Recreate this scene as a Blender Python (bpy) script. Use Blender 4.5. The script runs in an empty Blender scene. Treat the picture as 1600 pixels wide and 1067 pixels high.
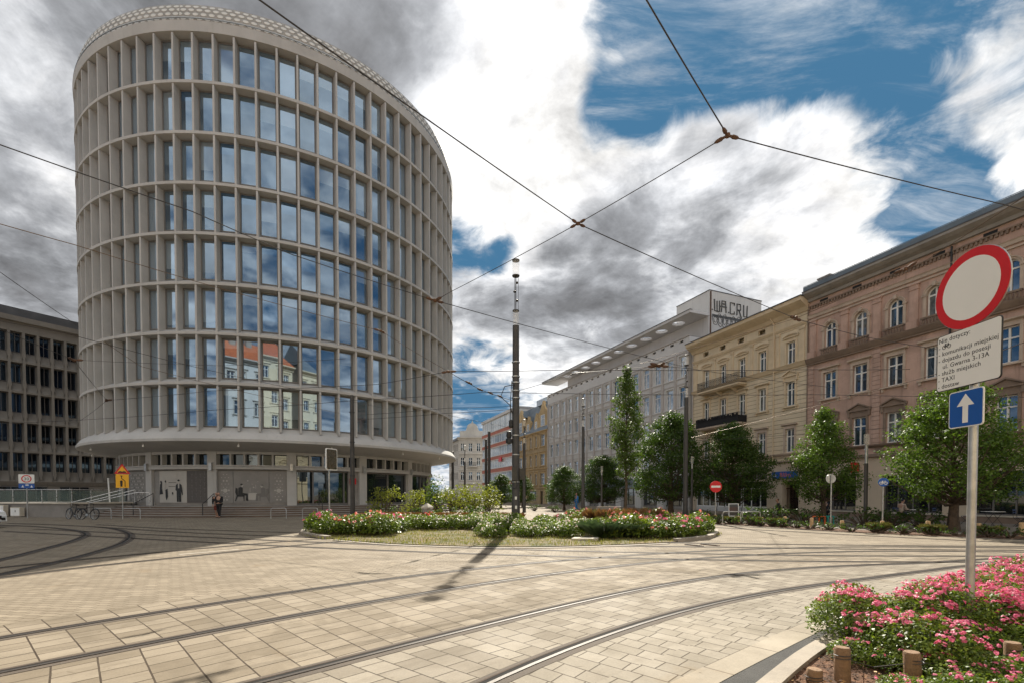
import bpy, bmesh, math, random
import numpy as np
from mathutils import Vector, Matrix, noise as mn
R=math.radians; PI=math.pi
rnd=random.Random(7)
sc=bpy.context.scene
C=sc.collection
# ---------------------------------------------------------------- camera
cd=bpy.data.cameras.new('camera'); cam=bpy.data.objects.new('camera',cd); C.objects.link(cam); sc.camera=cam
cd.sensor_width=36; cd.lens=737/1600*36; cd.shift_x=0; cd.shift_y=(788.5-533.5)/1600
cd.clip_start=.05; cd.clip_end=4000
cam.location=(0,0,1.6); cam.rotation_euler=(R(90)-.0225,0,0)
# ---------------------------------------------------------------- exposure
sc.view_settings.view_transform='Standard'; sc.view_settings.look='None'; sc.view_settings.gamma=1
sc.view_settings.exposure=1.33; sc.view_settings.use_curve_mapping=False
# ---------------------------------------------------------------- sun
SUN_EL,SUN_AZ=R(38.6),R(5.0)      # azimuth measured from +Y towards +X
sd=bpy.data.lights.new('sun','SUN'); sd.energy=3.9; sd.angle=R(.5); sd.color=(1,.93,.8)
sun=bpy.data.objects.new('sun',sd); C.objects.link(sun); sun.location=(3,30,60)
sv=Vector((math.sin(SUN_AZ)*math.cos(SUN_EL),math.cos(SUN_AZ)*math.cos(SUN_EL),math.sin(SUN_EL)))
sun.rotation_euler=sv.to_track_quat('Z','Y').to_euler()
# ---------------------------------------------------------------- world: sky texture with procedural clouds
w=bpy.data.worlds.new('World'); sc.world=w; w.use_nodes=True
nt=w.node_tree; N=nt.nodes; L=nt.links; N.clear()
class G:                                   # tiny node helper, all on one tree
    def __init__(s,nt): s.nt=nt
    def n(s,t,**k):
        x=s.nt.nodes.new(t)
        for a,b in k.items(): setattr(x,a,b)
        return x
    def put(s,sock,v):
        if hasattr(v,'is_linked') or isinstance(v,bpy.types.NodeSocket): s.nt.links.new(v,sock)
        else: sock.default_value=v
    def m(s,op,a,b=0.,c=None,clamp=False):
        x=s.n('ShaderNodeMath',operation=op,use_clamp=clamp); s.put(x.inputs[0],a)
        if b is not None: s.put(x.inputs[1],b)
        if c is not None: s.put(x.inputs[2],c)
        return x.outputs[0]
    def v(s,op,a,b=None):
        x=s.n('ShaderNodeVectorMath',operation=op); s.put(x.inputs[0],a)
        if b is not None: s.put(x.inputs[1],b)
        return x.outputs['Value'] if op in('DOT_PRODUCT','LENGTH') else x.outputs[0]
    def rng(s,x,a,b,c=0.,d=1.,smooth=True):
        q=s.n('ShaderNodeMapRange',interpolation_type='SMOOTHSTEP' if smooth else 'LINEAR')
        s.put(q.inputs[0],x)
        for i,k in enumerate((a,b,c,d)): q.inputs[i+1].default_value=k
        return q.outputs[0]
    def mix(s,f,a,b,mode='MIX'):
        q=s.n('ShaderNodeMix',data_type='RGBA',blend_type=mode); s.put(q.inputs[0],f)
        s.put(q.inputs[6],a if not isinstance(a,tuple) else (*a[:3],1)); s.put(q.inputs[7],b if not isinstance(b,tuple) else (*b[:3],1))
        return q.outputs[2]
    def noise(s,vec,scale,detail=5,rough=.55,dist=0.,w=None):
        q=s.n('ShaderNodeTexNoise'); s.put(q.inputs['Vector'],vec)
        q.inputs['Scale'].default_value=scale; q.inputs['Detail'].default_value=detail
        q.inputs['Roughness'].default_value=rough; q.inputs['Distortion'].default_value=dist
        return q.outputs['Fac']
def _rr(s,x,a,b):
    q=s.n('ShaderNodeMapRange'); s.put(q.inputs[0],x); q.inputs[3].default_value=a; q.inputs[4].default_value=b
    c=s.n('ShaderNodeCombineXYZ')
    for i in range(3): s.put(c.inputs[i],q.outputs[0])
    return c.outputs[0]
G.rng_rgb=_rr
g=G(nt)
tc=g.n('ShaderNodeTexCoord'); D=g.v('NORMALIZE',tc.outputs['Generated'])
sky=g.n('ShaderNodeTexSky',sky_type='NISHITA',sun_disc=False); sky.sun_elevation=SUN_EL; sky.sun_rotation=SUN_AZ
sky.altitude=80; sky.air_density=1.0; sky.dust_density=.6; sky.ozone_density=1.6
sep=g.n('ShaderNodeSeparateXYZ'); L.new(D,sep.inputs[0])
zc=g.m('ADD',g.m('MAXIMUM',sep.outputs[2],0.),.22)

cmb=g.n('ShaderNodeCombineXYZ'); L.new(g.m('DIVIDE',sep.outputs[0],zc),cmb.inputs[0]); L.new(g.m('DIVIDE',sep.outputs[1],zc),cmb.inputs[1]); cmb.inputs[2].default_value=3.7
P=cmb.outputs[0]                            # position on the cloud layer
n1=g.noise(P,1.5,9,.6,.3); n2=g.noise(P,5.5,8,.6,.6)
dens=g.m('ADD',g.m('MULTIPLY',g.m('SUBTRACT',n1,.5),3.0),g.m('MULTIPLY',g.m('SUBTRACT',n2,.5),2.7))
def dvec(az,el): az,el=R(az),R(el); return (math.sin(az)*math.cos(el),math.cos(az)*math.cos(el),math.sin(el))
def blobs(base,lst):
    acc=base
    for az,el,rad,wt in lst:
        d=g.v('DOT_PRODUCT',D,dvec(az,el))
        b=g.rng(d,math.cos(R(rad)),1.,0.,wt)
        acc=g.m('ADD',acc,b)
    return acc
DENS=[(180,40,80,.32),(39,38,13,-.42),(31,45,14,-.40),(24,44,10,-.2),(-36.2,33.7,32.4,1.10),(-44.8,18.5,14.8,0.80),(-17.7,39.6,18.0,0.90),(-1.5,43.4,9.5,0.90),(-1.5,37.3,10.8,0.70),(7.6,43.1,5.8,0.45),(-3.1,32.7,6.7,0.60),(20.6,27.3,17.7,0.95),(7.6,26.3,15.8,0.80),(32.7,25.9,10.2,0.70),(28.2,23.2,8.4,0.50),(-3.1,21.4,12.8,0.55),(15.0,21.4,14.5,0.60),(-1.5,15.9,10.3,0.35),(44.6,28.9,6.7,0.55),(30.4,33.8,6.7,0.35),(42.1,33.5,5.9,0.30),(46.5,24.8,2.4,0.50),(14.2,40.5,3.4,0.35),(22.5,33.7,4.2,0.30),(17.7,42.0,9.9,-.70),(21.1,36.8,8.6,-0.70),(12.0,36.0,6.0,-0.75),(-4.2,28.7,6.2,-1.25),(-5.4,30.5,3.7,-0.50),(35.1,36.9,6.3,-0.55),(41.9,24.2,4.8,-1.00),(38.2,30.9,4.4,-0.50),(28.2,21.1,3.4,-0.70),(-4.5,13.7,7.5,-0.95),(3.0,41.3,2.5,-0.35),(-1.9,38.7,2.1,-0.30),(46.3,34.2,2.8,0.30),(26.8,40.2,5.3,-0.60)]  # first blob adds unseen cloud behind the camera for fill light
GRAY=[(-36.1,37.3,33.5,0.55),(-17.7,42.0,13.1,0.35),(-44.7,21.9,10.3,0.30),(17.8,25.4,16.1,0.38),(7.6,23.8,13.5,0.20),(25.1,24.3,11.5,0.12),(0.0,11.6,6.8,0.10),(-9.0,43.8,5.3,0.25),(4.6,20.0,9.9,0.30)]
WHITE=[(180,38,85,1.3),(120,30,50,.35),(-125,30,50,.35),(0.0,40.5,15.2,0.72),(-1.5,34.3,10.2,0.50),(16.4,32.7,6.8,0.35),(35.8,27.1,7.2,0.40),(-41.9,25.2,5.1,0.28),(-7.7,11.5,12.1,0.30),(-44.7,22.8,5.3,0.22),(-41.3,9.9,16.6,0.10)]  # first blob whitens the added cloud behind the camera, lifting shaded fronts
dn=blobs(dens,DENS)
mp_=g.n('ShaderNodeMapping'); L.new(P,mp_.inputs[0]); mp_.inputs['Rotation'].default_value=(0,0,R(38)); mp_.inputs['Scale'].default_value=(.9,2.6,1)
wis=g.m('MULTIPLY',g.rng(g.noise(mp_.outputs[0],2.4,8,.66,.9),.46,.86),.75)
cover=g.m('MAXIMUM',g.rng(dn,-.28,.62),wis)                                # 0 clear sky, 1 cloud
n3=g.noise(P,2.3,7,.6,.35)
thick=g.m('ADD',g.m('MULTIPLY',g.rng(dn,.1,1.9,smooth=False),.40),g.m('ADD',g.m('MULTIPLY',g.m('SUBTRACT',n3,.5),2.0),g.m('MULTIPLY',g.m('SUBTRACT',n2,.5),.6)))
for wt,l in ((1,GRAY),(-1,WHITE)):
    thick=blobs(thick,[(a,b,c,d*wt*.46) for a,b,c,d in l])
gr=g.n('ShaderNodeValToRGB'); L.new(thick,gr.inputs[0])
cr=gr.color_ramp; cr.elements[0].position=.0; cr.elements[0].color=(.45,.445,.437,1)
cr.elements[1].position=1.05 if False else 1.0; cr.elements[1].color=(.085,.086,.09,1)
for p,c in ((.20,(.40,.40,.405)),(.38,(.29,.295,.305)),(.60,(.175,.18,.19)),(.80,(.12,.123,.13))):
    e=cr.elements.new(p); e.color=(*c,1)
skyc=g.v('MINIMUM',g.v('MULTIPLY',sky.outputs[0],(.04,.05,.052)),(.028,.080,.142))
col=g.mix(g.rng(sep.outputs[2],-.02,.015),(.16,.15,.13),g.mix(cover,skyc,g.v('MULTIPLY',gr.outputs[0],g.rng_rgb(g.m('ADD',g.m('MULTIPLY',g.noise(P,3.1,9,.66,.5),.6),g.m('MULTIPLY',g.noise(P,9.5,6,.6,.4),.4)),-.20,2.20))))
bg=g.n('ShaderNodeBackground'); L.new(col,bg.inputs[0]); bg.inputs[1].default_value=1.0
ow=g.n('ShaderNodeOutputWorld'); L.new(bg.outputs[0],ow.inputs[0])
w.cycles.sampling_method='MANUAL'; w.cycles.sample_map_resolution=512
# ---------------------------------------------------------------- helpers
def tag(o,label=None,cat=None,group=None,kind=None):
    if label: o['label']=label
    if cat: o['category']=cat
    if group: o['group']=group
    if kind: o['kind']=kind
    return o
def empty(name,loc=(0,0,0),rz=0,label=None,cat=None,group=None):
    o=bpy.data.objects.new(name,None); C.objects.link(o); o.location=loc; o.rotation_euler=(0,0,rz)
    o.empty_display_size=.2
    return tag(o,label,cat,group)
def link(name,me,parent=None,loc=(0,0,0),rot=(0,0,0),scale=None):
    o=bpy.data.objects.new(name,me); C.objects.link(o); o.location=loc; o.rotation_euler=rot
    if scale: o.scale=scale
    if parent: o.parent=parent
    return o
def copy_tree(o,parent=None):
    c=o.copy(); C.objects.link(c); c.parent=parent
    for ch in list(o.children): copy_tree(ch,c)
    return c
class MB:
    def __init__(s): s.v=[]; s.f=[]; s.mi=[]; s.uv=None; s.cur=0
    def add(s,vs,fs):
        n=len(s.v); s.v+= [tuple(p) for p in vs]; s.f+=[tuple(i+n for i in f) for f in fs]; s.mi+=[s.cur]*len(fs); return s
    def box(s,x0,x1,y0,y1,z0,z1):
        return s.add([(x0,y0,z0),(x1,y0,z0),(x1,y1,z0),(x0,y1,z0),(x0,y0,z1),(x1,y0,z1),(x1,y1,z1),(x0,y1,z1)],
          [(0,3,2,1),(4,5,6,7),(0,1,5,4),(1,2,6,5),(2,3,7,6),(3,0,4,7)])
    def obox(s,c,sx,sy,sz,rz=0,rx=0):
        m=Matrix.Translation(c)@Matrix.Rotation(rz,4,'Z')@Matrix.Rotation(rx,4,'X')
        q=[m@Vector((a*sx/2,b*sy/2,d*sz/2)) for d in(-1,1) for a,b in((-1,-1),(1,-1),(1,1),(-1,1))]
        return s.add(q,[(0,3,2,1),(4,5,6,7),(0,1,5,4),(1,2,6,5),(2,3,7,6),(3,0,4,7)])
    def prof(s,x0,x1,pts):                    # profile in (y,z), extruded along x, counter-clockwise seen from +x
        n=len(pts); vs=[(x0,*p) for p in pts]+[(x1,*p) for p in pts]
        return s.add(vs,[tuple(range(n))[::-1],tuple(range(n,2*n))]+[(i,(i+1)%n,n+(i+1)%n,n+i) for i in range(n)])
    def ext(s,pts,y0,y1):                     # polygon in (x,z), extruded along y
        n=len(pts); vs=[(p[0],y0,p[1]) for p in pts]+[(p[0],y1,p[1]) for p in pts]
        return s.add(vs,[tuple(range(n)),tuple(range(n,2*n))[::-1]]+[((i+1)%n,i,n+i,n+(i+1)%n) for i in range(n)])
    def slab(s,pts,z0,z1):                    # polygon in (x,y), extruded in z
        n=len(pts); vs=[(p[0],p[1],z0) for p in pts]+[(p[0],p[1],z1) for p in pts]
        return s.add(vs,[tuple(range(n))[::-1],tuple(range(n,2*n))]+[(i,(i+1)%n,n+(i+1)%n,n+i) for i in range(n)])
    def tube(s,path,r,n=8,cap=True):
        P=[Vector(p) for p in path]; rr=r if hasattr(r,'__len__') else [r]*len(P); vs=[]; fs=[]
        T=[]
        for i in range(len(P)):
            t=(P[min(i+1,len(P)-1)]-P[max(i-1,0)]); T.append(t.normalized() if t.length>1e-9 else Vector((0,0,1)))
        u=T[0].orthogonal().normalized()
        for i,(p,t) in enumerate(zip(P,T)):
            u=(u-t*u.dot(t)); u=u.normalized() if u.length>1e-6 else t.orthogonal().normalized(); w_=t.cross(u)
            for k in range(n):
                a=2*PI*k/n; vs.append(p+(u*math.cos(a)+w_*math.sin(a))*rr[i])
        for i in range(len(P)-1):
            for k in range(n):
                a=i*n+k;b=i*n+(k+1)%n; fs.append((a,b,b+n,a+n))
        if cap: fs+= [tuple(range(n))[::-1],tuple(range((len(P)-1)*n,len(P)*n))]
        return s.add(vs,fs)
    def lathe(s,prof,n=16,c=(0,0,0)):         # (r,z) pairs from bottom to top
        vs=[];fs=[]
        for r,z in prof:
            for k in range(n): a=2*PI*k/n; vs.append((c[0]+r*math.cos(a),c[1]+r*math.sin(a),c[2]+z))
        m=len(prof)
        for i in range(m-1):
            for k in range(n): a=i*n+k;b=i*n+(k+1)%n; fs.append((a,b,b+n,a+n))
        fs+=[tuple(range(n))[::-1],tuple(range((m-1)*n,m*n))]
        return s.add(vs,fs)
    def disc(s,c,r,nrm_y,th,n=28):            # coin facing -y (or +y), thickness th along y
        pts=[(c[0]+r*math.cos(2*PI*k/n),c[2]+r*math.sin(2*PI*k/n)) for k in range(n)]
        return s.ext(pts,c[1],c[1]+th)
    def ribbon(s,A,B,z):                      # two polylines
        n=len(A); return s.add([(*a,z) for a in A]+[(*b,z) for b in B],[(i,i+1,n+i+1,n+i) for i in range(n-1)])
    def mesh(s,name,mat,smooth=True,uv=None):
        me=bpy.data.meshes.new(name); me.from_pydata(s.v,[],s.f)
        for m_ in (mat if isinstance(mat,(list,tuple)) else [mat]): me.materials.append(m_)
        if any(s.mi): me.polygons.foreach_set('material_index',s.mi)
        if uv:
            l=me.uv_layers.new(name='UVMap'); vi=np.zeros(len(me.loops),int); me.loops.foreach_get('vertex_index',vi)
            l.data.foreach_set('uv',np.array(uv,float)[vi].ravel())
        me.update()
        if smooth and len(s.f)<60000:
            me.polygons.foreach_set('use_smooth',[True]*len(me.polygons))
            try: me.set_sharp_from_angle(angle=R(33))
            except Exception: pass
        return me
    def build(s,name,mat,parent=None,loc=(0,0,0),rot=(0,0,0),smooth=True,fix=False):
        me=s.mesh(name,mat,smooth)
        if fix:
            b=bmesh.new(); b.from_mesh(me); bmesh.ops.recalc_face_normals(b,faces=b.faces); b.to_mesh(me); b.free()
        return link(name,me,parent,loc,rot)
def crv(pts,step=.5):                          # Catmull-Rom through 2-D or 3-D points
    P=[Vector(p) if len(p)==3 else Vector((*p,0)) for p in pts]; P=[P[0]*2-P[1]]+P+[P[-1]*2-P[-2]]; out=[]
    for i in range(1,len(P)-2):
        n=max(2,int((P[i+1]-P[i]).length/step))
        for k in range(n):
            t=k/n; a,b,c,d=P[i-1:i+3]
            out.append(.5*((2*b)+(c-a)*t+(2*a-5*b+4*c-d)*t*t+(3*b-a-3*c+d)*t**3))
    out.append(P[-2]); return out
def offset(path,d):
    out=[]
    for i,p in enumerate(path):
        t=(path[min(i+1,len(path)-1)]-path[max(i-1,0)]); t.z=0; t.normalize(); out.append(Vector((p.x-t.y*d,p.y+t.x*d,p.z)))
    return out
# ---------------------------------------------------------------- materials
def mat(name,col,rough=.8,var=.16,scale=1.2,bump=.25,bs=30,metal=0,spec=.4,col2=None,stain=.0,streak=0,rv=0,coat=0):
    m=bpy.data.materials.new(name); m.use_nodes=True; t=m.node_tree; t.nodes.clear(); g=G(t)
    b=g.n('ShaderNodeBsdfPrincipled'); o=g.n('ShaderNodeOutputMaterial'); t.links.new(b.outputs[0],o.inputs[0])
    tc=g.n('ShaderNodeTexCoord').outputs['Object']
    n1=g.noise(tc,scale,6,.65,.2); c2=col2 or tuple(c*(1-var) for c in col); c1=tuple(min(1,c*(1+var)) for c in col)
    c=g.mix(g.rng(n1,.3,.7),c2,c1)
    if stain:
        n2=g.noise(tc,scale*.37,8,.7,.6); c=g.mix(g.m('MULTIPLY',g.rng(n2,.5,.72),stain),c,tuple(x*.42 for x in col))
    if streak:
        mp=g.n('ShaderNodeMapping'); t.links.new(tc,mp.inputs[0]); mp.inputs['Scale'].default_value=(3.2,3.2,.22)
        n3=g.noise(mp.outputs[0],1.3,6,.65); c=g.mix(g.m('MULTIPLY',g.rng(n3,.52,.78),streak),c,tuple(x*.45 for x in col))
    if rv:
        oi=g.n('ShaderNodeObjectInfo').outputs['Random']; c=g.mix(1.,c,g.rng_rgb(oi,1-rv,1+rv),'MULTIPLY')
    g.put(b.inputs['Base Color'],c); b.inputs['Metallic'].default_value=metal
    g.put(b.inputs['Roughness'],g.rng(n1,0,1,max(0,rough-.08),min(1,rough+.08),False))
    b.inputs['Specular IOR Level'].default_value=spec; b.inputs['Coat Weight'].default_value=coat
    if bump:
        bp=g.n('ShaderNodeBump'); bp.inputs['Strength'].default_value=bump; bp.inputs['Distance'].default_value=.02
        t.links.new(g.noise(tc,bs,4,.6),bp.inputs['Height']); t.links.new(bp.outputs[0],b.inputs['Normal'])
    return m
def glass(name,ramp,refl=.4,tint=(.8,.9,1),rough=.03,wob=.4,blinds=0):     # dark pane: room behind plus mirror of the surroundings
    m=bpy.data.materials.new(name); m.use_nodes=True; t=m.node_tree; t.nodes.clear(); g=G(t)
    o=g.n('ShaderNodeOutputMaterial'); oi=g.n('ShaderNodeObjectInfo').outputs['Random']
    tc=g.n('ShaderNodeTexCoord').outputs['Object']
    rp=g.n('ShaderNodeValToRGB'); rp.color_ramp.interpolation='CONSTANT'; t.links.new(oi,rp.inputs[0])
    while len(rp.color_ramp.elements)<len(ramp): rp.color_ramp.elements.new(.5)
    for i,c in enumerate(ramp): rp.color_ramp.elements[i].position=i/len(ramp); rp.color_ramp.elements[i].color=(*c,1)
    sp=g.n('ShaderNodeSeparateXYZ'); t.links.new(tc,sp.inputs[0])
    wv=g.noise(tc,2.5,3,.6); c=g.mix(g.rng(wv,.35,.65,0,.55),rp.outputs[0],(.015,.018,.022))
    if blinds:                               # roller blinds drawn to a different height behind each pane
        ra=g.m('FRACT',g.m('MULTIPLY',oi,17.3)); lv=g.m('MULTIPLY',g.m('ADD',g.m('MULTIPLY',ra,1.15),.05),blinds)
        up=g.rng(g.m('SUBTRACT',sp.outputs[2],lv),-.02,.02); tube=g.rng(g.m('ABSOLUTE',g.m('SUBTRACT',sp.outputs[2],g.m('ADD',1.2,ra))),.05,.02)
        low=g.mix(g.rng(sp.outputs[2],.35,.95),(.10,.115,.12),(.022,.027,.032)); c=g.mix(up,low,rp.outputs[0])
    df=g.n('ShaderNodeBsdfDiffuse'); g.put(df.inputs[0],c)
    gl=g.n('ShaderNodeBsdfGlossy'); gl.inputs['Color'].default_value=(*tint,1); gl.inputs['Roughness'].default_value=rough
    bp=g.n('ShaderNodeBump'); bp.inputs['Strength'].default_value=wob; bp.inputs['Distance'].default_value=.01
    mp=g.v('ADD',tc,g.rng_rgb(oi,0,9)); t.links.new(g.noise(mp,.9,0,.5),bp.inputs['Height'])
    if wob>.2: t.links.new(bp.outputs[0],gl.inputs['Normal'])
    fr=g.n('ShaderNodeFresnel'); fr.inputs[0].default_value=1.5
    mx=g.n('ShaderNodeMixShader'); g.put(mx.inputs[0],g.m('ADD',g.m('MULTIPLY',fr.outputs[0],1-refl),refl,clamp=True))
    t.links.new(df.outputs[0],mx.inputs[1]); t.links.new(gl.outputs[0],mx.inputs[2]); t.links.new(mx.outputs[0],o.inputs[0]); return m
def leafmat(name,c1,c2,trans=.35,rough=.5,tm=(1.5,1.6,.7)):
    m=bpy.data.materials.new(name); m.use_nodes=True; t=m.node_tree; t.nodes.clear(); g=G(t)
    o=g.n('ShaderNodeOutputMaterial'); tc=g.n('ShaderNodeTexCoord').outputs['Object']; ge=g.n('ShaderNodeNewGeometry')
    n=g.noise(tc,1.6,3,.6); f=g.m('ADD',g.m('MULTIPLY',ge.outputs['Random Per Island'],.6),g.m('MULTIPLY',g.rng(n,.3,.7),.4))
    c=g.mix(f,c1,c2)
    b=g.n('ShaderNodeBsdfPrincipled'); g.put(b.inputs['Base Color'],c); b.inputs['Roughness'].default_value=rough; b.inputs['Specular IOR Level'].default_value=.2
    tr=g.n('ShaderNodeBsdfTranslucent'); g.put(tr.inputs[0],g.mix(1.,c,tm if not name.startswith('petal') else (1.2,1.05,1.1),'MULTIPLY'))
    mx=g.n('ShaderNodeMixShader'); mx.inputs[0].default_value=trans
    t.links.new(b.outputs[0],mx.inputs[1]); t.links.new(tr.outputs[0],mx.inputs[2]); t.links.new(mx.outputs[0],o.inputs[0]); return m
def paving(name,bw,bh,c1,c2,mortar,coord='UV',rot=0,swap=False,ms=.012,off=.5,dirt=.5,squash=1.,wob=.012,jit=.0):
    m=bpy.data.materials.new(name); m.use_nodes=True; t=m.node_tree; t.nodes.clear(); g=G(t)
    b=g.n('ShaderNodeBsdfPrincipled'); o=g.n('ShaderNodeOutputMaterial'); t.links.new(b.outputs[0],o.inputs[0])
    T=g.n('ShaderNodeTexCoord'); obj=T.outputs['Object']; v=T.outputs[coord]
    mp=g.n('ShaderNodeMapping'); t.links.new(v,mp.inputs[0]); mp.inputs['Rotation'].default_value=(0,0,rot)
    v=mp.outputs[0]
    nz=g.n('ShaderNodeTexNoise'); t.links.new(obj,nz.inputs['Vector']); nz.inputs['Scale'].default_value=2.2
    v=g.v('ADD',v,g.v('MULTIPLY',g.v('SUBTRACT',nz.outputs['Color'],(.5,.5,.5)),(wob,wob,0)))
    br=g.n('ShaderNodeTexBrick'); t.links.new(v,br.inputs['Vector']); br.offset=off; br.squash=squash; br.squash_frequency=3
    for k,val in (('Scale',1),('Brick Width',bw),('Row Height',bh),('Mortar Size',ms),('Mortar Smooth',.15),('Bias',-.1)): br.inputs[k].default_value=val
    br.inputs['Color1'].default_value=(*c1,1); br.inputs['Color2'].default_value=(*c2,1); br.inputs['Mortar'].default_value=(*mortar,1)
    fine=g.noise(obj,55,4,.7); mid=g.noise(obj,1.1,6,.65,.5); big=g.noise(obj,.23,5,.6,.6); gold=g.noise(obj,.8,4,.6,.8)
    c=g.mix(1.,br.outputs[0],g.rng_rgb(fine,.72,1.25),'MULTIPLY')
    c=g.mix(g.m('MULTIPLY',g.rng(mid,.42,.75),dirt),c,tuple(x*.62 for x in c1))
    c=g.mix(g.m('MULTIPLY',g.rng(big,.5,.8),dirt*.8),c,(c1[0]*.74,c1[1]*.70,c1[2]*.62))
    c=g.mix(g.m('MULTIPLY',g.rng(gold,.60,.74),dirt*.55),c,(c1[0]*.80,c1[1]*.62,c1[2]*.38))
    sm=g.n('ShaderNodeMapping'); t.links.new(T.outputs[coord],sm.inputs[0]); sm.inputs['Scale'].default_value=(2.6,.16,1) if coord=='UV' else (.35,1.3,1)
    c=g.mix(g.m('MULTIPLY',g.rng(g.noise(sm.outputs[0],1.6,7,.68,.3),.50,.74),dirt*.75),c,(c1[0]*.42,c1[1]*.38,c1[2]*.34))
    spot=g.noise(obj,3.3,3,.7,1.2); c=g.mix(g.m('MULTIPLY',g.rng(spot,.66,.74),.55),c,(c1[0]*.4,c1[1]*.37,c1[2]*.33))
    c=g.mix(g.m('MULTIPLY',g.rng(g.noise(obj,.6,5,.7,.4),.56,.66),.35),c,tuple(min(1,x*1.22) for x in c2))
    g.put(b.inputs['Base Color'],c); g.put(b.inputs['Roughness'],g.rng(mid,.3,.7,.72,.92,False)); b.inputs['Specular IOR Level'].default_value=.16
    h=g.m('SUBTRACT',g.m('MULTIPLY',fine,.25),br.outputs['Fac'])
    bp=g.n('ShaderNodeBump'); bp.inputs['Strength'].default_value=.5; bp.inputs['Distance'].default_value=.008
    t.links.new(h,bp.inputs['Height']); t.links.new(bp.outputs[0],b.inputs['Normal']); return m
M={}
def mk(k,*a,**b): M[k]=mat(k,*a,**b)
mk('tower_concrete',(.43,.415,.395),.85,.07,.5,.3,14,stain=.18,streak=.25)
mk('concrete_dark',(.20,.183,.162),.9,.1,.4,.3,10,stain=.25,streak=.3)
mk('concrete_floor',(.24,.22,.20),.9,.15,.6,.3,20,stain=.4)
mk('stone_light',(.50,.45,.37),.85,.14,1.5,.3,30,stain=.3)
mk('stone_grey',(.27,.25,.23),.85,.15,1.2,.3,30,stain=.3)
mk('pink_plaster',(.44,.30,.245),.9,.18,.6,.4,12,stain=.65,streak=.75)
mk('brown_stone',(.21,.155,.12),.9,.16,.8,.4,12,stain=.4,streak=.4)  # brown trim stone, darkened further in place of relief shade
mk('pale_trim',(.45,.36,.29),.9,.14,.9,.3,14,stain=.5,streak=.4)
mk('yellow_plaster',(.60,.505,.37),.9,.08,.6,.3,12,stain=.25,streak=.4)
mk('yellow_trim',(.57,.46,.32),.88,.1,.7,.3,12,stain=.28,streak=.35)
mk('beige_plaster',(.52,.43,.33),.9,.06,.6,.2,14,stain=.2,streak=.2)
mk('grey_plaster',(.53,.52,.52),.9,.05,.5,.2,14,stain=.15,streak=.3)
mk('grey_trim',(.42,.39,.375),.9,.08,.5,.2,14,streak=.25)
mk('white_plaster',(.55,.54,.53),.9,.06,.5,.2,14,stain=.15,streak=.3)
mk('ochre_plaster',(.36,.27,.16),.9,.14,.5,.3,10,stain=.45,streak=.4)
mk('ochre_trim',(.46,.34,.19),.9,.14,.5,.3,10,stain=.4,streak=.3)
mk('red_panel',(.42,.15,.11),.8,.12,.8,.2,12,stain=.3)
mk('cream_plaster',(.62,.53,.38),.9,.08,.5,.2,12,stain=.2,streak=.3)
mk('far_stone',(.44,.42,.39),.9,.1,.5,.2,8,stain=.3,streak=.3)
mk('roof_tile',(.42,.11,.04),.85,.3,2.5,.5,9,stain=.3)
mk('roof_slate',(.12,.15,.18),.5,.2,.6,.2,10,spec=.5)
mk('roof_metal',(.10,.10,.105),.5,.15,.6,.1,10,metal=.3)
mk('white_frame',(.72,.71,.69),.5,.04,2,.05,30)
mk('grey_frame',(.14,.13,.125),.5,.1,2,.05,30)
mk('black_metal',(.022,.022,.024),.5,.2,6,.1,60)
mk('pole_paint',(.052,.047,.043),.55,.2,3,.15,50,stain=.2,streak=.4)
mk('galvanised',(.42,.42,.41),.42,.18,5,.12,70,metal=.75)
mk('stainless',(.62,.60,.57),.28,.08,5,.05,70,metal=.9)
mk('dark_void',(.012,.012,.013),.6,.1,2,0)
mk('sign_white',(.74,.73,.70),.45,.02,2,0,rv=0)
mk('sign_red',(.55,.012,.018),.4,.05,2,0)
mk('sign_blue',(.010,.085,.34),.4,.05,2,0)
mk('sign_yellow',(.85,.42,.02),.4,.05,2,0)
mk('sign_black',(.02,.02,.02),.5,.05,2,0)
mk('sign_orange',(.75,.14,.03),.4,.05,2,0)
mk('lamp_glass',(.80,.76,.68),.35,.03,2,0)
mk('rail_steel',(.062,.053,.047),.5,.12,9,.12,80,metal=.25,spec=.2)
mk('rail_edge',(.07,.052,.04),.8,.25,5,.4,60,spec=.1)
mk('rail_groove',(.006,.005,.004),1.,.3,4,.2,60)  # flat strip, its black stands in for the shade down in the groove
mk('rail_filler',(.085,.066,.05),.85,.15,2.5,.5,60,stain=.4)
mk('asphalt',(.062,.060,.057),.9,.22,3,.7,90,stain=.3)
mk('curb_stone',(.30,.26,.21),.8,.16,2,.4,60,stain=.35)
mk('mulch',(.13,.065,.035),.95,.5,16,1.2,50,col2=(.035,.02,.012))
mk('island_soil',(.15,.105,.055),.95,.4,1.2,1.,40,col2=(.06,.07,.022))
mk('bark',(.085,.06,.042),.95,.35,7,1.,30)
mk('bollard_wood',(.50,.33,.17),.8,.2,5,.5,45,stain=.4)
mk('post_wood',(.24,.145,.08),.8,.25,5,.6,45,stain=.5,streak=.4)
mk('wire',(.030,.026,.024),.5,.1,3,0)
mk('wire_sunlit',(.16,.11,.075),.35,.1,3,0,metal=.8)  # lighter wire colour, sunlight painted onto the bright spans
mk('rust',(.10,.055,.035),.8,.3,8,.4,40)
mk('skin',(.36,.21,.145),.6,.08,8,.1,50)
mk('cloth_black',(.014,.014,.016),.9,.2,10,.3,80)
mk('cloth_grey',(.20,.23,.27),.9,.1,10,.3,80)
mk('cloth_cream',(.42,.33,.26),.9,.1,10,.3,80)
mk('cloth_blue',(.03,.17,.42),.9,.1,10,.3,80)
mk('cloth_red',(.16,.035,.025),.9,.1,10,.3,80)
mk('cloth_navy',(.02,.025,.04),.9,.1,10,.3,80)
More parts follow.
